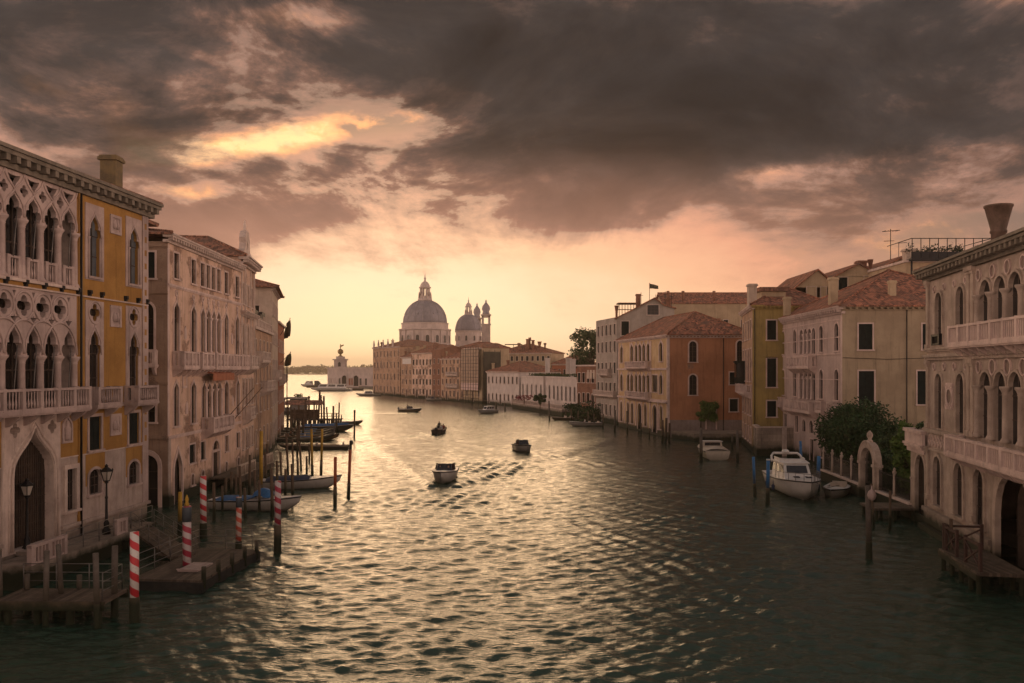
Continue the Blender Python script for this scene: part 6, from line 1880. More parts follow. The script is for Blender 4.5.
# ------------------------------------------------------------------ garden beside the stone palace
def garden():
    a = Vector((26.8, 57.2, 0)); b = Vector((28.0, 77.0, 0))
    fr = Fr(a, b - a, (-1, 0)); L = (b - a).length
    ug = 8.0                                              # where the water gate stands
    t = empty('garden_wall', (a + b) / 2, 'low garden wall along the water with slim stone posts, iron fence and gateway arch', 'wall')
    for u0, u1 in ((0, ug - 1.6), (ug + 1.6, L)):
        m = MB(); m.box(fr, u0, u1, -.35, 0, -1, .9); m.build('wall', COURT, t)
        m = MB(); m.box(fr, u0, u1, -.45, .1, .9, 1.04); m.build('coping', STONE, t)
        k = max(2, round((u1 - u0) / 2.6))
        for i in range(k + 1):
            u = u0 + .15 + (u1 - u0 - .3) * i / k
            m = MB(); m.lathe(fr.p(u, -.18, 0), [(.14, 1.0), (.14, 1.15), (.115, 1.25), (.10, 2.55), (.11, 2.6), (.15, 2.7), (.15, 2.78), (.07, 2.82), (.10, 2.95), (.02, 3.08)], 10); m.build('post', RSTONE, t)
        m = MB()
        for z in (1.3, 2.4): m.box(fr, u0, u1, -.2, -.16, z, z + .04)
        for i in range(int((u1 - u0) / .16)): m.box(fr, u0 + i * .16, u0 + i * .16 + .022, -.19, -.165, 1.04, 2.6)
        m.build('iron_fence', IRON, t)
    m = MB(); inn = arch(ug - 1.3, ug + 1.3, .3, 2.9, 1.15); out = arch(ug - 1.72, ug + 1.72, .3, 2.9, 1.6)
    m.plate(fr, [out[0], inn[0]] + inn[2:][::-1] + [inn[1], out[1]] + out[2:], [], -.45, .12, True)
    for s_ in (-1, 1): m.box(fr, ug + s_ * 1.5 - .3, ug + s_ * 1.5 + .3, -.5, .2, 2.7, 2.9); m.box(fr, ug + s_ * 1.5 - .28, ug + s_ * 1.5 + .28, -.5, .22, -1, .9)
    m.tube([fr.p(ug + 1.74 * cos(q), .1, 2.92 + 1.62 * sin(q)) for q in [pi * i / 14 for i in range(15)]], .09, 6)
    m.lathe(fr.p(ug, -.15, 4.35), [(.3, 0), (.22, .25), (.12, .35), (.24, .6), (.2, .8), (.05, 1.0)], 10)
    m.build('gateway', RSTONE, t)
    m = MB(); m.box(fr, ug - 1.3, ug + 1.3, -.3, -.26, .3, 1.2)
    for i in range(14): m.box(fr, ug - 1.26 + i * .19, ug - 1.23 + i * .19, -.29, -.26, 1.2, 2.9 + 1.0 * sqrt(max(0, 1 - ((i - 6.5) / 6.7) ** 2)))
    m.build('gate', IRON, t)
garden()
LEAF_D = mat('dark_bush_leaf', (.034, .072, .022), (.016, .038, .012), .9, .8, 0, streak=0)
LEAF_L = mat('light_bush_leaf', (.095, .16, .03), (.055, .10, .022), .9, .8, 0, streak=0)
tree('round_bush', 'large dark green domed bush behind the garden wall under the villa', (31.8, 76.8, .7), ((31.5, 77.2, 4.2), (3.7, 4.3, 3.0)), (31.7, 76.8, 3.0), 36000, .14, 12, LEAF_D, 'bush', clumps=150, spread=.92)
tree('round_bush', 'lighter green bush in the garden beside the stone palace terrace', (28.4, 60.4, .7), ((28.2, 60.4, 3.9), (1.1, 1.7, 2.4)), (28.3, 60.4, 3.0), 8000, .13, 13, LEAF_L, 'bush', clumps=34, spread=1.0)
tree('garden_shrub', 'low dark shrub inside the garden fence beside the gateway', (29.2, 64.8, .7), ((29.5, 66.0, 2.0), (1.3, 6.0, 1.7)), (29.4, 66, 1.6), 9000, .13, 14, LEAF_D, 'bush', clumps=30, spread=1.0)
tree('garden_shrub', 'mid green shrub behind the gateway under the large domed bush', (31.4, 69.5, .7), ((31.2, 69.5, 3.2), (1.7, 2.4, 1.9)), (31.2, 69.5, 2.4), 4500, .14, 15, LEAF, 'bush', clumps=30, spread=1.0)
p = R1.p(-2.0, -1.2, 6.0)
m = MB(); R = random.Random(8)
for i in range(7): leaves(m, R1.p(-2.9 + i * .45, -.7, 6.25), (.4, .4, .3), 60, .11, R)
t = empty('planter', p, 'row of dark plants on the terrace corner of the stone palace', 'planter'); m.build('foliage', LEAF_D, t)
m = MB(); m.box(R1, -3.0, .2, -.95, -.45, 5.06, 6.15); m.build('trough', STONE, t)
gx = zx(709.5, 124.5)
tree('door_vine', 'round green vine over the dark door of the orange palace', (gx - 1.0, 125.7, 1.05), ((gx, 125.2, zz(411, 125)), (1.75, .6, 1.5)), (gx - .9, 125.6, zz(414, 125)), 4600, .13, 16, LEAF_L, 'vine', clumps=30, spread=1.1)
for lab, px, Y, pz, rr in (('dark garden hedge at the water before the brown house', 590, 168, 412, (4.2, 2.5, 2.6)), ('dark tree with a round crown on the white palace terrace', 540, 200, 398, (1.4, 1.4, 1.3)),
                           ('dark bushes beside the brown house, right of the white palace terrace', 574, 180, 411, (2.6, 2, 2.0))):
    x = zx(px, Y); tree('waterside_bush', lab, (x, Y, .7), ((x, Y, zz(pz, Y)), rr), (x, Y, zz(pz + 2, Y)), 1800, .24, int(px), LEAF_D, 'bush', clumps=18, spread=1.0)
m = MB(); R = random.Random(2); x, Y = zx(524, 214), 214
for i in range(6): leaves(m, (x - 1.6 + .65 * i, Y, zz(398 - (i % 2), Y)), (.8, .8, .6), 60, .2, R)
t = empty('flowering_shrub', (x, Y, 1.4), 'crimson flowering shrub at the left end of the white palace terrace', 'shrub'); m.build('blossom', mat('crimson_blossom', (.30, .03, .05), (.16, .02, .03), 1, .8, 0, streak=0), t)
m = MB(); m.tube([(x, Y, 1.3), (x + .1, Y, zz(399, Y))], .12, 6); m.build('stem', BARK, t)
# ------------------------------------------------------------------ boats
HULLW = mat('white_hull', (.60, .56, .52), (.50, .47, .43), 1.2, .35, .02, streak=.25, spec=.5, algae=-.35)
HULLB = mat('dark_hull', (.05, .045, .04), (.035, .03, .03), 1.2, .4, .05, streak=.2, algae=-.35)
HULLC = mat('cream_hull', (.58, .50, .40), (.50, .42, .34), 1.2, .4, .02, streak=.3, algae=-.35)
HULLV = mat('varnished_hull', (.22, .09, .035), (.15, .06, .025), 1.5, .35, .05, streak=.2, algae=-.35)
TEAK = mat('teak_deck', (.30, .19, .11), (.22, .14, .08), 2, .7, .1, pattern='plank')
TARP = mat('blue_tarpaulin', (.03, .13, .30), (.022, .09, .21), 1.2, .7, .2, streak=.2, fine=5)
TARPD = mat('navy_tarpaulin', (.03, .045, .09), (.02, .03, .06), 1.2, .75, .2, streak=.2, fine=5)
VINYL = mat('cream_vinyl', (.50, .42, .34), (.42, .35, .28), 2, .6, .05)
ENG = mat('black_outboard', (.02, .02, .022), (.03, .03, .03), 2, .35, .02, streak=0, spec=.5)
BOATGLASS = mat('tinted_boat_glass', (.012, .014, .02), (.02, .022, .03), 1, .08, 0, streak=0, spec=.6)

def hull_lines(L, W, H, bow=.45, rise=.7, n=14, stern=.9, pointed=False):
    st = []
    for i in range(n + 1):
        t = i / n
        b = W / 2 * (1 - max(0.0, (t - .5) / .5) ** 2.3) * (stern + (1 - stern) * min(1, t / .35))
        if pointed: b *= 1 - max(0.0, (.3 - t) / .3) ** 2.2
        b = max(b, .03)
        zs = H * (1 + bow * t ** 2.2 + (.35 * max(0, .25 - t) / .25 if pointed else 0))
        zk = -.35 + max(0.0, (t - rise) / (1 - rise)) ** 2 * (zs * .55 + .35)
        zc = zk + (zs - zk) * .38
        y = -L / 2 + L * t
        rk = lambda z: y + .07 * L * (z + .35) / (zs + .35) * t ** 5
        st.append((rk(zk), rk(zc), rk(zs), b, zk, zc, zs))
    return st
def boat(name, label, L, W, H, cockpit=(.08, .62), hullm=None, deckm=None, shield=True, outboard=False, cover=None, cabin=None, group=None, bow=.45, pointed=False, seats=True, wheel=True, cat='boat'):
    """built at the origin, bow towards +y, waterline at 0; moved into place afterwards"""
    t = empty(name, (0, 0, 0), label, cat, group)
    hm, dm = hullm or HULLW, deckm or WHITE
    S_ = hull_lines(L, W, H, bow, pointed=pointed)
    n = len(S_)
    m = MB(); vs = []
    for (yk, yc, ys, b, zk, zc, zs) in S_:
        vs += [Vector((-b, ys, zs)), Vector((-b * .84, yc, zc)), Vector((0, yk, zk)), Vector((b * .84, yc, zc)), Vector((b, ys, zs))]
    fs = []
    for i in range(n - 1):
        for k in range(4): fs.append((i * 5 + k, i * 5 + k + 1, (i + 1) * 5 + k + 1, (i + 1) * 5 + k))
    m.add(vs, fs, True); m.add(vs[:5], [(0, 1, 2, 3, 4)])
    hl = m.build('hull', hm, t)
    m = MB()                                                # rubbing strake
    for sg in (-1, 1): m.tube([Vector((sg * (s[3] + .02), s[2], s[6] - .07)) for s in S_], .045, 5)
    m.build('strake', IRON if hm is not HULLB else VINYL, hl)
    i0, i1 = max(1, round(cockpit[0] * (n - 1))), round(cockpit[1] * (n - 1))
    m = MB()
    for i in range(n - 1):
        a, c = S_[i], S_[i + 1]
        za, zc_ = a[6] - .02, c[6] - .02
        wa, wc = min(.24, a[3] * .35), min(.24, c[3] * .35)
        ins = i0 <= i < i1
        cam_ = .07
        if ins:
            for sg in (-1, 1):
                P = [Vector((sg * a[3], a[2], za)), Vector((sg * c[3], c[2], zc_)), Vector((sg * (c[3] - wc), c[2], zc_ + .03)), Vector((sg * (a[3] - wa), a[2], za + .03))]
                m.add(P + [Vector((p.x, p.y, .16)) for p in P[2:]], [(0, 1, 2, 3), (3, 2, 4, 5)])
        else:
            P = [Vector((-a[3], a[2], za)), Vector((0, a[2], za + cam_)), Vector((a[3], a[2], za)), Vector((c[3], c[2], zc_)), Vector((0, c[2], zc_ + cam_)), Vector((-c[3], c[2], zc_))]
            m.add(P, [(0, 1, 4, 5), (1, 2, 3, 4)], True)
    for i in (i0, i1):                                      # bulkheads of the cockpit
        a = S_[i]; w = min(.24, a[3] * .35)
        m.add([Vector((-a[3], a[2], a[6] - .02)), Vector((0, a[2], a[6] + .05)), Vector((a[3], a[2], a[6] - .02)), Vector((a[3] - w, a[2], .16)), Vector((-(a[3] - w), a[2], .16))], [(0, 1, 2, 3, 4)])
    m.build('deck', dm, t)
    m = MB()
    for i in range(i0, i1):
        a, c = S_[i], S_[i + 1]; wa, wc = min(.24, a[3] * .35), min(.24, c[3] * .35)
        m.add([Vector((-(a[3] - wa), a[2], .17)), Vector((a[3] - wa, a[2], .17)), Vector((c[3] - wc, c[2], .17)), Vector((-(c[3] - wc), c[2], .17))], [(0, 1, 2, 3)])
    m.build('cockpit_floor', TEAK, t)
    ya, yb = S_[i0][2], S_[i1][2]
    if seats and not cover:
        for y in ([ya + .35, ya + (yb - ya) * .55] if L > 4 else [ya + .5]):
            m = MB(); w = W * .30
            m.box(W0, -w, w, y - .25, y + .25, .2, .52); m.box(W0, -w, w, y - .32, y - .22, .5, .85); m.build('seat', VINYL, t)
    if shield:
        y = yb; b = S_[i1][3] - .15; z = S_[i1][6] + .03
        m = MB(); P = [Vector((-b, y - .75, z)), Vector((-b * .75, y + .1, z)), Vector((b * .75, y + .1, z)), Vector((b, y - .75, z))]
        Q = [Vector((p.x * .9, p.y - .28, z + .55)) for p in P]
        m.add(P + Q, [(0, 1, 5, 4), (1, 2, 6, 5), (2, 3, 7, 6)])
        g = m.build('windshield', BOATGLASS, t)
        m = MB(); m.tube(Q, .03, 5)
        for p, q in zip(P, Q): m.tube([p, q], .025, 5)
        m.build('frame', STEEL, g)
    if outboard:
        m = MB(); y = S_[0][2] - .28
        m.box(W0, -.12, .12, y - .12, y + .2, -.4, .55); m.lathe((0, y - .05, 0), [(.16, .5), (.23, .6), (.25, .85), (.22, 1.02), (.1, 1.1)], 10); m.build('outboard_engine', ENG, t)
    if cover:
        m = MB(); R = random.Random(int(L * 100)); k0, k1 = cover[1]
        a0, a1 = round(k0 * (n - 1)), round(k1 * (n - 1)); P = []; J = 8
        for i in range(a0, a1 + 1):
            s = S_[i]; e = .55 if i in (a0, a1) else 1
            for j in range(J + 1):
                q = -1 + 2 * j / J
                P.append(Vector((q * (s[3] + .03), s[2], s[6] - .05 + (cover[2] * (1 - abs(q) ** 1.6) * e + .05) + R.uniform(-.03, .03))))
        fs = [(r * (J + 1) + j, r * (J + 1) + j + 1, (r + 1) * (J + 1) + j + 1, (r + 1) * (J + 1) + j) for r in range(a1 - a0) for j in range(J)]
        m.add(P, fs, True); m.build('tarpaulin', cover[0], t)
    if cabin:
        c0, c1, ch, cm = cabin                              # wheelhouse with windows all round
        a0, a1 = round(c0 * (n - 1)), round(c1 * (n - 1))
        zb = S_[a0][6] - .02; bw = min(S_[a0][3], S_[a1][3]) * .82
        y0, y1 = S_[a0][2], S_[a1][2]
        m = MB()
        P = [Vector((-bw, y0, zb)), Vector((bw, y0, zb)), Vector((bw * .8, y1, zb)), Vector((-bw * .8, y1, zb)), Vector((-bw * .9, y0 + .1, zb + ch)), Vector((bw * .9, y0 + .1, zb + ch)), Vector((bw * .7, y1 - ch * .8, zb + ch)), Vector((-bw * .7, y1 - ch * .8, zb + ch))]
        m.add(P, [(0, 1, 5, 4), (1, 2, 6, 5), (2, 3, 7, 6), (3, 0, 4, 7)])
        cb = m.build('cabin', cm, t)
        m = MB(); o = .12
        T = [p + Vector((o if p.x > 0 else -o, -o if p.y < (y0 + y1) / 2 else o, 0)) for p in P[4:]]
        m.add(T + [p + Vector((0, 0, .08)) for p in T], [(0, 3, 2, 1), (4, 5, 6, 7), (0, 1, 5, 4), (1, 2, 6, 5), (2, 3, 7, 6), (3, 0, 4, 7)])
        m.build('roof', WHITE, cb)
        for (i, j, k, l_, nn) in ((1, 2, 6, 5, 3), (3, 0, 4, 7, 3), (2, 3, 7, 6, 1), (0, 1, 5, 4, 1)):
            A, Bq, Cq, D = P[i], P[j], P[k], P[l_]
            nrm = (Bq - A).cross(D - A).normalized()
            for w_ in range(nn):
                u0, u1 = (w_ + .1) / nn, (w_ + .9) / nn
                lerp = lambda u, v: (A + (Bq - A) * u) * (1 - v) + (D + (Cq - D) * u) * v
                m = MB(); m.add([lerp(u0, .42) + nrm * .012, lerp(u1, .42) + nrm * .012, lerp(u1, .88) + nrm * .012, lerp(u0, .88) + nrm * .012], [(0, 1, 2, 3)]); m.build('window', BOATGLASS, cb)
    return t
def put(t, px, py, heading, dz=0.0):
    g = ground_at(px, py)
    t.location = (g.x, g.y, dz)
    t.rotation_euler = (0, 0, -math.atan2(heading[0], heading[1]))
    return t
# people: one continuous body grown over a skeleton, hair as its own part
SKIN = mat('skin', (.42, .26, .19), (.36, .22, .16), 4, .6, 0, streak=0)
HAIR = mat('dark_hair', (.03, .02, .015), (.05, .03, .02), 6, .7, 0, streak=0)
def person_mesh(seated, shirt, trousers):
    nodes = {'pelvis': ((0, 0, .95), .13), 'waist': ((0, 0, 1.12), .12), 'chest': ((0, .01, 1.32), .15), 'neck': ((0, .01, 1.48), .055), 'head': ((0, .03, 1.60), .095), 'crown': ((0, .025, 1.70), .075)}
    for sg, s in ((-1, 'l'), (1, 'r')):
        nodes['sh' + s] = ((sg * .18, 0, 1.42), .06); nodes['el' + s] = ((sg * .25, .02, 1.15), .045)
        nodes['wr' + s] = ((sg * .22, .22, 1.02), .033); nodes['ha' + s] = ((sg * .20, .31, 1.02), .036)
        if seated:
            nodes['hip' + s] = ((sg * .10, .06, .92), .09); nodes['kn' + s] = ((sg * .13, .46, .93), .062); nodes['an' + s] = ((sg * .13, .50, .50), .045); nodes['to' + s] = ((sg * .14, .66, .47), .036)
        else:
            nodes['hip' + s] = ((sg * .10, 0, .86), .09); nodes['kn' + s] = ((sg * .11, .03, .48), .062); nodes['an' + s] = ((sg * .11, 0, .08), .045); nodes['to' + s] = ((sg * .12, .15, .03), .036)
    names = list(nodes)
    ed = [('pelvis', 'waist'), ('waist', 'chest'), ('chest', 'neck'), ('neck', 'head'), ('head', 'crown')]
    for s in 'lr': ed += [('chest', 'sh' + s), ('sh' + s, 'el' + s), ('el' + s, 'wr' + s), ('wr' + s, 'ha' + s), ('pelvis', 'hip' + s), ('hip' + s, 'kn' + s), ('kn' + s, 'an' + s), ('an' + s, 'to' + s)]
    me = bpy.data.meshes.new('person_skeleton')
    me.from_pydata([nodes[k][0] for k in names], [(names.index(a), names.index(b)) for a, b in ed], [])
    o = bpy.data.objects.new('person_skeleton', me); C.objects.link(o)
    o.modifiers.new('skin', 'SKIN')
    for i, k in enumerate(names):
        sv = me.skin_vertices[0].data[i]; r = nodes[k][1]; sv.radius = (r, r * (.75 if k in ('chest', 'waist', 'pelvis') else 1)); sv.use_root = (i == 0)
    sub = o.modifiers.new('sub', 'SUBSURF'); sub.levels = sub.render_levels = 1
    dg = bpy.context.evaluated_depsgraph_get()
    out = bpy.data.meshes.new_from_object(o.evaluated_get(dg))
    bpy.data.objects.remove(o)
    out.materials.clear()
    for mm in (SKIN, shirt, trousers): out.materials.append(mm)
    for p in out.polygons:
        c = p.center
        arm = abs(c.x) > .17 and c.z < 1.12 and c.z > .96 and c.y > .1
        p.material_index = 0 if (c.z > 1.47 or arm) else (1 if c.z > 1.0 else 2)
        p.use_smooth = True
    return out
SHIRTS = [mat('dark_jacket', (.03, .03, .035), (.02, .02, .025), 3, .9, 0, streak=0), mat('red_shirt', (.30, .04, .035), (.22, .03, .03), 3, .9, 0, streak=0), mat('white_shirt', (.6, .56, .52), (.5, .47, .44), 3, .9, 0, streak=0), mat('green_shirt', (.06, .12, .05), (.05, .09, .04), 3, .9, 0, streak=0)]
TROUS = mat('dark_trousers', (.025, .027, .035), (.02, .02, .025), 3, .9, 0, streak=0)
PM = {}
def person(label, loc, turn=0.0, seated=False, shirt=0, group=None, rest=None):
    """rest: height of what carries the figure (seat or floor)"""
    key = (seated, shirt)
    if key not in PM: PM[key] = person_mesh(seated, SHIRTS[shirt], TROUS)
    t = empty('person', loc, label, 'person', group)
    b = bpy.data.objects.new('body', PM[key]); C.objects.link(b); b.parent = t; b.location = (0, 0, -.82 if seated else 0)
    h = MB(); h.lathe((0, .005, 1.60 - (.82 if seated else 0)), [(.092, -.02), (.104, .04), (.095, .1), (.06, .145), (.01, .16)], 10)
    ho = h.build('hair', HAIR); ho.parent = t
    t.rotation_euler = (0, 0, turn)
    return t
def aboard(b, label, x, y, z, turn=0.0, seated=True, shirt=0):
    """someone in boat b, placed by the boat's own axes"""
    th = b.rotation_euler.z
    p = Vector(b.location) + Vector((x * cos(th) - y * sin(th), x * sin(th) + y * cos(th), z))
    return person(label, p, th + turn, seated, shirt)

# under way
b = put(boat('motorboat', 'pale open motorboat coming head on, nearest in mid canal', 6.4, 2.15, .82, (.08, .58), HULLW), 445, 480, (-.03, -1))
aboard(b, 'person in a dark jacket at the wheel of the nearest motorboat', -.35, .4, .55); aboard(b, 'person in a white shirt seated in the nearest motorboat', .4, .35, .55, shirt=2)
b = put(boat('motorboat', 'white motorboat with a dark green cockpit turning right in mid canal', 4.8, 2.0, .7, (.08, .64), HULLW, LEAF, outboard=True), 522.5, 451, (.22, -1))
aboard(b, 'person in a green shirt in the turning white motorboat', -.3, .2, .5, shirt=3); aboard(b, 'person in a dark jacket in the turning white motorboat', .35, -.9, .5)
b = put(boat('motorboat', 'dark motorboat heading away with several people aboard', 5.6, 2.0, .7, (.08, .66), HULLB, TEAK, shield=False, outboard=True), 440, 433, (.1, 1))
for i, (x, y, sh, l) in enumerate(((-.45, .8, 0, 'person in a dark jacket on the left of the dark motorboat'), (.4, .7, 1, 'person in a red shirt in the dark motorboat'), (0, -.6, 0, 'person standing at the stern of the dark motorboat'), (.45, -1.4, 2, 'person in a white shirt at the stern of the dark motorboat'))):
    aboard(b, l, x, y, .52 if i != 2 else .17, seated=i != 2, shirt=sh)
b = put(boat('motorboat', 'small grey motorboat far up the canal with one standing figure', 5.6, 2.0, .7, (.08, .6), HULLB, WHITE, outboard=True), 410, 412, (.95, -.4))
aboard(b, 'person standing in the small grey motorboat far up the canal', 0, -.6, .17, seated=False)
put(boat('water_taxi', 'white cabin taxi boat crossing far up the canal', 5.6, 2.0, .7, (.05, .2), HULLW, WHITE, shield=False, cabin=(.22, .68, .95, WHITE)), 487.5, 413.5, (-.65, -.75))
# right bank
yb = boat('cabin_cruiser', 'large white cabin cruiser with dark windscreen moored by blue poles', 10.2, 3.5, 1.25, (.06, .26), HULLW, WHITE, shield=False, cabin=(.28, .66, 1.2, WHITE), bow=.35)
m = MB()                                                    # arch, rails and fittings
for s_ in (-1, 1): m.tube([(s_ * 1.25, -2.6, 2.3), (s_ * 1.2, -3.0, 2.75), (s_ * 1.0, -3.2, 2.95)], .09, 6)
m.tube([(-1.0, -3.2, 2.95), (1.0, -3.2, 2.95)], .11, 6); m.lathe((0, -3.2, 3.0), [(.3, 0), (.32, .12), (.2, .24)], 10); m.build('radar_arch', WHITE, yb)
m = MB(); P = [(-1.15, -2.2, 2.45), (-1.05, -.6, 2.45), (-.7, -.1, 2.45), (.7, -.1, 2.45), (1.05, -.6, 2.45), (1.15, -2.2, 2.45)]
Q = [(x * .96, y - .12, 2.75) for x, y, z in P]; k = len(P)
m.add([Vector(p) for p in P + Q], [(i, i + 1, k + i + 1, k + i) for i in range(k - 1)]); m.tube(Q, .035, 5); m.build('flybridge', WHITE, yb)
m = MB()
S_ = hull_lines(10.6, 3.5, 1.25, .35)
pts = [Vector((-(s[3] - .12), s[2], s[6])) for s in S_[8:]] + [Vector((s[3] - .12, s[2], s[6])) for s in S_[8:][::-1]]
m.tube([p + Vector((0, 0, .55)) for p in pts], .025, 5)
for p in pts: m.tube([p, p + Vector((0, 0, .55))], .02, 4)
m.build('bow_rail', STEEL, yb)
for s_ in (-1, 1):
    m = MB(); m.box(W0, s_ * .45 - .22, s_ * .45 + .22, 2.6, 3.1, 1.62, 1.70); m.build('hatch', BOATGLASS, yb)
for s_, y in ((-1, -2.5), (-1, .2), (1, -1.5), (1, 1.0)):
    m = MB(); m.lathe((s_ * 1.86, y, .35), [(.04, 0), (.13, .08), (.14, .4), (.04, .5), (.015, .9)], 8); m.build('fender', TARPD, yb)
m = MB(); m.tube([(-.4, 4.3, 1.6), (-1.2, 4.9, 1.1), (-2.3, 4.6, 1.3)], .025, 5); m.build('mooring_line', GPOLE, yb)
put(yb, 794, 488, (.02, -1))
yb.location = (22.9, 69.0, 0); yb.rotation_euler = (0, 0, pi - .10)
d = boat('dinghy', 'small white dinghy tied beside the cabin cruiser', 5.0, 1.9, .6, (.1, .6), HULLW, WHITE, shield=False, bow=.3)
d.location = (26.0, 68.2, 0); d.rotation_euler = (0, 0, pi - .5)
mb_ = boat('motorboat', 'cream motorboat with a low cabin and pale cover moored at the quay', 7.4, 3.0, 1.0, (.06, .5), HULLC, HULLC, shield=False, cover=(VINYL, (.06, .34), .45), cabin=(.44, .66, .75, HULLC))
g = ground_at(718.5, 460); mb_.location = (g.x, g.y + 3.2, 0); mb_.rotation_euler = (0, 0, -.05)
b = put(boat('motorboat', 'low pale boat moored along the right bank before the grey house', 5.6, 1.8, .6, (.1, .7), HULLW, WHITE, shield=False, outboard=True), 586, 426, (-1, -.25))
aboard(b, 'person in a white shirt sitting in the low pale boat', 0, .2, .5, shirt=2)
put(boat('motorboat', 'small dark boat moored near the white palace terrace', 4.6, 1.6, .5, (.1, .7), HULLB, TEAK, shield=False), 563, 420, (-1, -.5))
put(boat('motorboat', 'tiny white boat below the narrow brown house', 5, 1.8, .6, (.1, .7), HULLW), 434, 400.5, (-1, -.4))
put(boat('motorboat', 'long white boat below the seminary block', 9, 2.4, .8, (.1, .3), HULLW, shield=False, cabin=(.35, .7, 1.0, WHITE)), 369, 396, (-1, -.5))
# left bank
b = boat('motorboat', 'white motorboat with blue cover and blue tarpaulin heap behind the striped poles', 6.3, 2.1, .72, (.08, .45), HULLW, WHITE, shield=False, cover=(TARP, (.06, .48), .22), bow=.5)
m = MB(); R = random.Random(6)
P = [Vector((x * .8, .75 + y * .75, .95 + .62 * max(0, 1 - (x * x + y * y) * .8) ** .7 + R.uniform(-.04, .04))) for y in [-1 + .25 * i for i in range(9)] for x in [-1 + .25 * i for i in range(9)]]
m.add(P, [(j * 9 + i, j * 9 + i + 1, (j + 1) * 9 + i + 1, (j + 1) * 9 + i) for j in range(8) for i in range(8)], True); m.build('tarpaulin', TARP, b)
g0, g1 = ground_at(209, 510), ground_at(293, 513); b.location = (g0 + g1) / 2 + Vector((0, .9, 0)); h = g1 - g0; b.rotation_euler = (0, 0, -math.atan2(h.x, h.y))
b = boat('motorboat', 'white motorboat with a navy cover moored beyond the blue covered one', 6.2, 2.1, .74, (.08, .5), HULLW, WHITE, shield=False, cover=(TARPD, (.05, .62), .30), bow=.45)
g0, g1 = ground_at(262, 490), ground_at(331, 489); b.location = (g0 + g1) / 2 + Vector((0, .9, 0)); h = g1 - g0; b.rotation_euler = (0, 0, -math.atan2(h.x, h.y))
b = boat('work_boat', 'long low dark boat with an outboard on its right end', 8.2, 1.7, .5, (.1, .85), HULLB, TEAK, shield=False, outboard=True, pointed=False, bow=.3)
g = ground_at(316, 449); b.location = (g.x, g.y, 0); b.rotation_euler = (0, 0, pi / 2 + .05)
b = boat('work_boat', 'long varnished boat moored just beyond the low dark boat', 7.8, 1.7, .55, (.1, .8), HULLV, TEAK, shield=False, bow=.5)
g = ground_at(308, 440); b.location = (g.x, g.y, 0); b.rotation_euler = (0, 0, -pi / 2 + .08)
b = boat('work_boat', 'boat under a bright blue tarpaulin beside the gondola landing', 8.5, 2.3, .8, (.1, .6), HULLB, WHITE, shield=False, cover=(TARP, (.1, .9), .35))
g = ground_at(331, 431); b.location = (g.x - 1, g.y, 0); b.rotation_euler = (0, 0, -pi / 2 - .1)
b = put(boat('motorboat', 'small grey boat with one standing figure beside the blue tarpaulin', 5, 1.8, .6, (.1, .6), HULLB, WHITE, shield=False), 347, 425, (1, .1))
aboard(b, 'person standing in the small grey boat beside the blue tarpaulin', 0, -1, .17, seated=False)
# gondolas
def gondola(label):
    t = empty('gondola', (0, 0, 0), label, 'gondola', None)
    L, W = 10.6, 1.4; m = MB(); n = 20; vs = []
    for i in range(n + 1):
        q = i / n; y = -L / 2 + L * q; b = max(.02, W / 2 * (1 - abs(2 * q - 1) ** 2.4)); e = abs(2 * q - 1)
        zs = .45 + .75 * e ** 3.2; zk = -.2 + .95 * e ** 4
        vs += [Vector((-b, y, zs)), Vector((-b * .7, y, (zs + zk) / 2 - .1)), Vector((0, y, zk)), Vector((b * .7, y, (zs + zk) / 2 - .1)), Vector((b, y, zs)), Vector((0, y, zs - (.02 if e > .55 else .28)))]
    fs = []
    for i in range(n):
        for k in range(6): fs.append((i * 6 + k, i * 6 + (k + 1) % 6, (i + 1) * 6 + (k + 1) % 6, (i + 1) * 6 + k))
    m.add(vs, fs, True); m.build('hull', HULLB, t)
    m = MB(); m.plate(Fr((0, L / 2 - .02, 0), (0, 1), (1, 0)), [(-.1, .9), (.12, 1.0), (.2, 1.5), (.1, 1.75), (-.2, 1.7), (-.05, 1.55), (0, 1.3)], [], -.02, .02, True); m.build('prow_iron', STEEL, t)
    m = MB(); m.box(W0, -.45, .45, -.9, -.4, .25, .6); m.box(W0, -.45, .45, -1.0, -.88, .6, 1.05); m.build('seat', RED, t)
    m = MB(); m.add([Vector((x, y, .62 + .1 * (1 - abs(x) * 2))) for y in (.2, 2.4) for x in (-.5, 0, .5)], [(0, 1, 4, 3), (1, 2, 5, 4)]); m.build('tarpaulin', TARP, t)
    return t
g0 = gondola('black gondola under a blue sheet in the row at the gondola landing'); g0['group'] = 'gondolas at the left landing'
for i in range(5):
    o = g0 if i == 0 else copy_tree(g0)
    Y = 140 - i * 5.2; o.location = (zx(304 - i * 2.2, Y), Y, 0); o.rotation_euler = (0, 0, -pi / 2 + .12 + .05 * (i % 3))
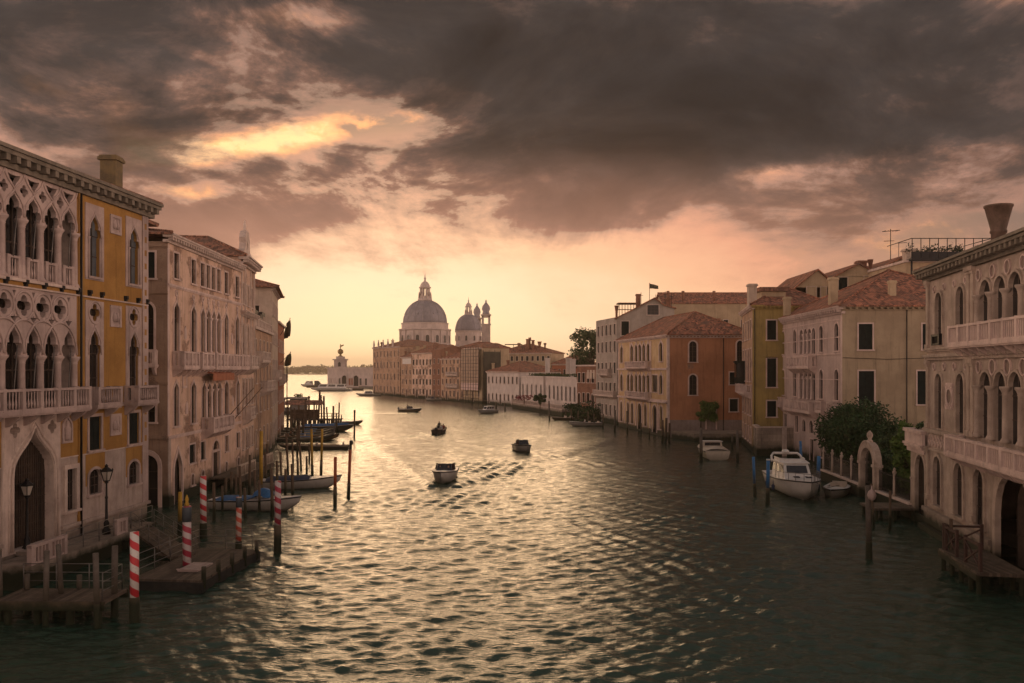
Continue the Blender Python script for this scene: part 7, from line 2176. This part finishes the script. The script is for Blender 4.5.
def gondola_landing():
    t = empty('gondola_landing', (zx(312, 150), 150, 0), 'dark timber gondola landing on many piles with a roofed hut', 'landing')
    x0, x1 = zx(289, 150), zx(342, 150)
    m = MB(); fr = Fr((x0, 148, 0), (1, .04), (0, 1)); L = x1 - x0
    m.box(fr, 0, L, 0, 2.6, 1.2, 1.4); m.build('deck', DECK, t)
    for i in range(12):
        for n_ in (.2, 2.4):
            m = MB(); p = fr.p(.3 + (L - .6) * i / 11, n_, 0); m.tube([p - Vector((0, 0, 1)), p + Vector((0, 0, 1.2))], .14, 7); m.build('pile', WOOD, t)
    m = MB(); rail(m, [fr.p(.2, .15, 1.4), fr.p(L - .2, .15, 1.4)], 1.0, 2, .05, 1.2); m.build('rail', WOOD, t)
    m = MB()
    for u in (.3, 5.2):
        for n_ in (.4, 2.4): m.tube([fr.p(u, n_, 1.4), fr.p(u, n_, 4.0)], .1, 6)
    m.box(fr, .2, 5.3, 2.3, 2.4, 1.4, 3.0)
    hut = m.build('hut', WOOD, t)
    m = MB(); m.add([fr.p(u, n_, z) for u in (-.3, 6.0) for n_, z in ((-.4, 3.9), (1.4, 4.7), (3.2, 3.9))], [(0, 1, 4, 3), (1, 2, 5, 4), (0, 2, 1), (3, 4, 5)]); m.build('roof', TILE_DARK, hut)
gondola_landing()
def pavilion():
    t = empty('landing_pavilion', (zx(297, 200), 200, 0), 'glazed boat stop with a flat roof at the left bank end', 'boat stop')
    fr = Fr((zx(287, 196), 194, 0), (1, 0), (0, -1)); L = zx(304, 196) - zx(287, 196)
    m = MB(); m.box(fr, -.5, L + .5, -6, .6, -.4, .6); m.build('pontoon', IRON, t)
    m = MB()
    for u in (0, L / 2, L):
        for n_ in (0, -5): m.box(fr, u - .1, u + .1, n_ - .1, n_ + .1, .6, 3.4)
    m.box(fr, 0, L, -5.05, -4.95, .6, 3.4); m.box(fr, 0, L, -.05, 0, .6, 1.5); m.box(fr, -.1, .1, -4.9, -.1, 3.2, 3.4); m.box(fr, L - .1, L + .1, -4.9, -.1, 3.2, 3.4); m.build('frame', STEEL, t)
    m = MB(); m.box(fr, -.5, L + .6, -5.6, .6, 3.4, 3.7); m.build('roof', GREY, t)
    m = MB(); R = random.Random(5); 
    for i in range(3): leaves(m, fr.p(L * .55 + i * .5, -2, 4.1), (.6, .6, .5), 60, .18, R)
    m.build('potted_plants', LEAF_D, t)
pavilion()
for k, (px, pw, h, Y) in enumerate([(294, 428, 20, 0), (299, 425, 24, 0), (305, 430, 30, 0), (309, 424, 28, 0), (314, 429, 27, 0), (318, 424, 34, 0), (321.5, 426, 31, 0), (324, 428, 32, 0), (328, 431, 24, 0), (333, 428, 22, 0), (291, 436, 26, 0), (303, 437, 24, 0), (337, 433, 20, 0), (299, 447, 26, 0), (311, 446, 22, 0), (297, 456, 26, 0)]):
    pole('wooden_pole', 'dark timber pole in the thicket round the gondola landing', px, pw, pw - h, 1.6 + .5 * (k % 2), WOOD, group='poles of the gondola landing')
t = empty('signal_mast', (*pt(287, 118), 0), 'tall thin mast standing in the water at the end of the red house', 'mast')
m = MB(); p = Vector((*pt(287, 118), 0)); m.tube([p, p + Vector((0, 0, zz(358, 118)))], .07, 6); m.lathe(p + Vector((0, 0, zz(358, 118))), [(.12, 0), (.14, .15), (.02, .3)], 8); m.build('pole', IRON, t)
# the landing and wooden steps before the pink palace
def pink_landing():
    fr = L2
    t = empty('wooden_landing', fr.p(15, 2, 0), 'pale wooden landing with a slatted railing before the pink palace', 'landing')
    m = MB(); m.box(fr, 9.0, 21.0, .2, 2.6, .85, 1.0); m.box(fr, 9.0, 21.0, 2.5, 2.65, .5, .95); m.build('deck', DECK, t)
    for i in range(7):
        m = MB(); p = fr.p(9.3 + i * 1.9, 2.4, 0); m.tube([p - Vector((0, 0, 1)), p + Vector((0, 0, .85))], .12, 7); m.build('pile', WOOD, t)
    m = MB(); balustrade(m, fr, 9.2, 14.4, 2.5, 1.0, 1.95, pitch=.3, plain=True, pier=1.7, r=.05); balustrade(m, fr, 16.5, 20.8, 2.5, 1.0, 1.95, pitch=.3, plain=True, pier=1.7, r=.05); m.build('railing', PALE, t)
pink_landing()
# boats far out by the customs house
put(boat('ferry', 'white passenger ferry passing before the customs house', 19, 4.2, 1.3, (.02, .08), HULLW, WHITE, shield=False, cabin=(.12, .86, 2.0, WHITE), bow=.25), 332, 391, (-1, .15))
put(boat('motorboat', 'small covered boat left of the ferry near the customs house', 10, 3.2, 1.1, (.1, .2), HULLW, WHITE, shield=False, cabin=(.25, .8, 2.2, WHITE)), 309, 386.5, (-1, .3))
put(boat('motorboat', 'dark work boat between the covered boat and the ferry', 12, 3.4, 1.2, (.1, .3), HULLB, TEAK, shield=False, cabin=(.35, .7, 2.6, HULLB)), 317.5, 387.5, (1, .1))
put(boat('motorboat', 'low dark boat moored under the right end of the customs house', 11, 3, 1.0, (.1, .6), HULLB, TEAK, shield=False), 352, 390.5, (-1, .2))

# ------------------------------------------------------------------ the evening air over the water
def haze():
    m = bpy.data.materials.new('evening_haze'); m.use_nodes = True
    t = m.node_tree; t.nodes.clear()
    v = t.nodes.new('ShaderNodeVolumePrincipled'); o = t.nodes.new('ShaderNodeOutputMaterial')
    v.inputs['Color'].default_value = (1.0, .86, .72, 1)
    v.inputs['Density'].default_value = HAZE
    v.inputs['Anisotropy'].default_value = .6
    t.links.new(v.outputs[0], o.inputs['Volume'])
    mb = MB(); mb.box(W0, -5200, 5200, -200, 5600, -2.5, 76)
    tag(mb.build('haze', m), kind='stuff')
HAZE = .00022
haze()
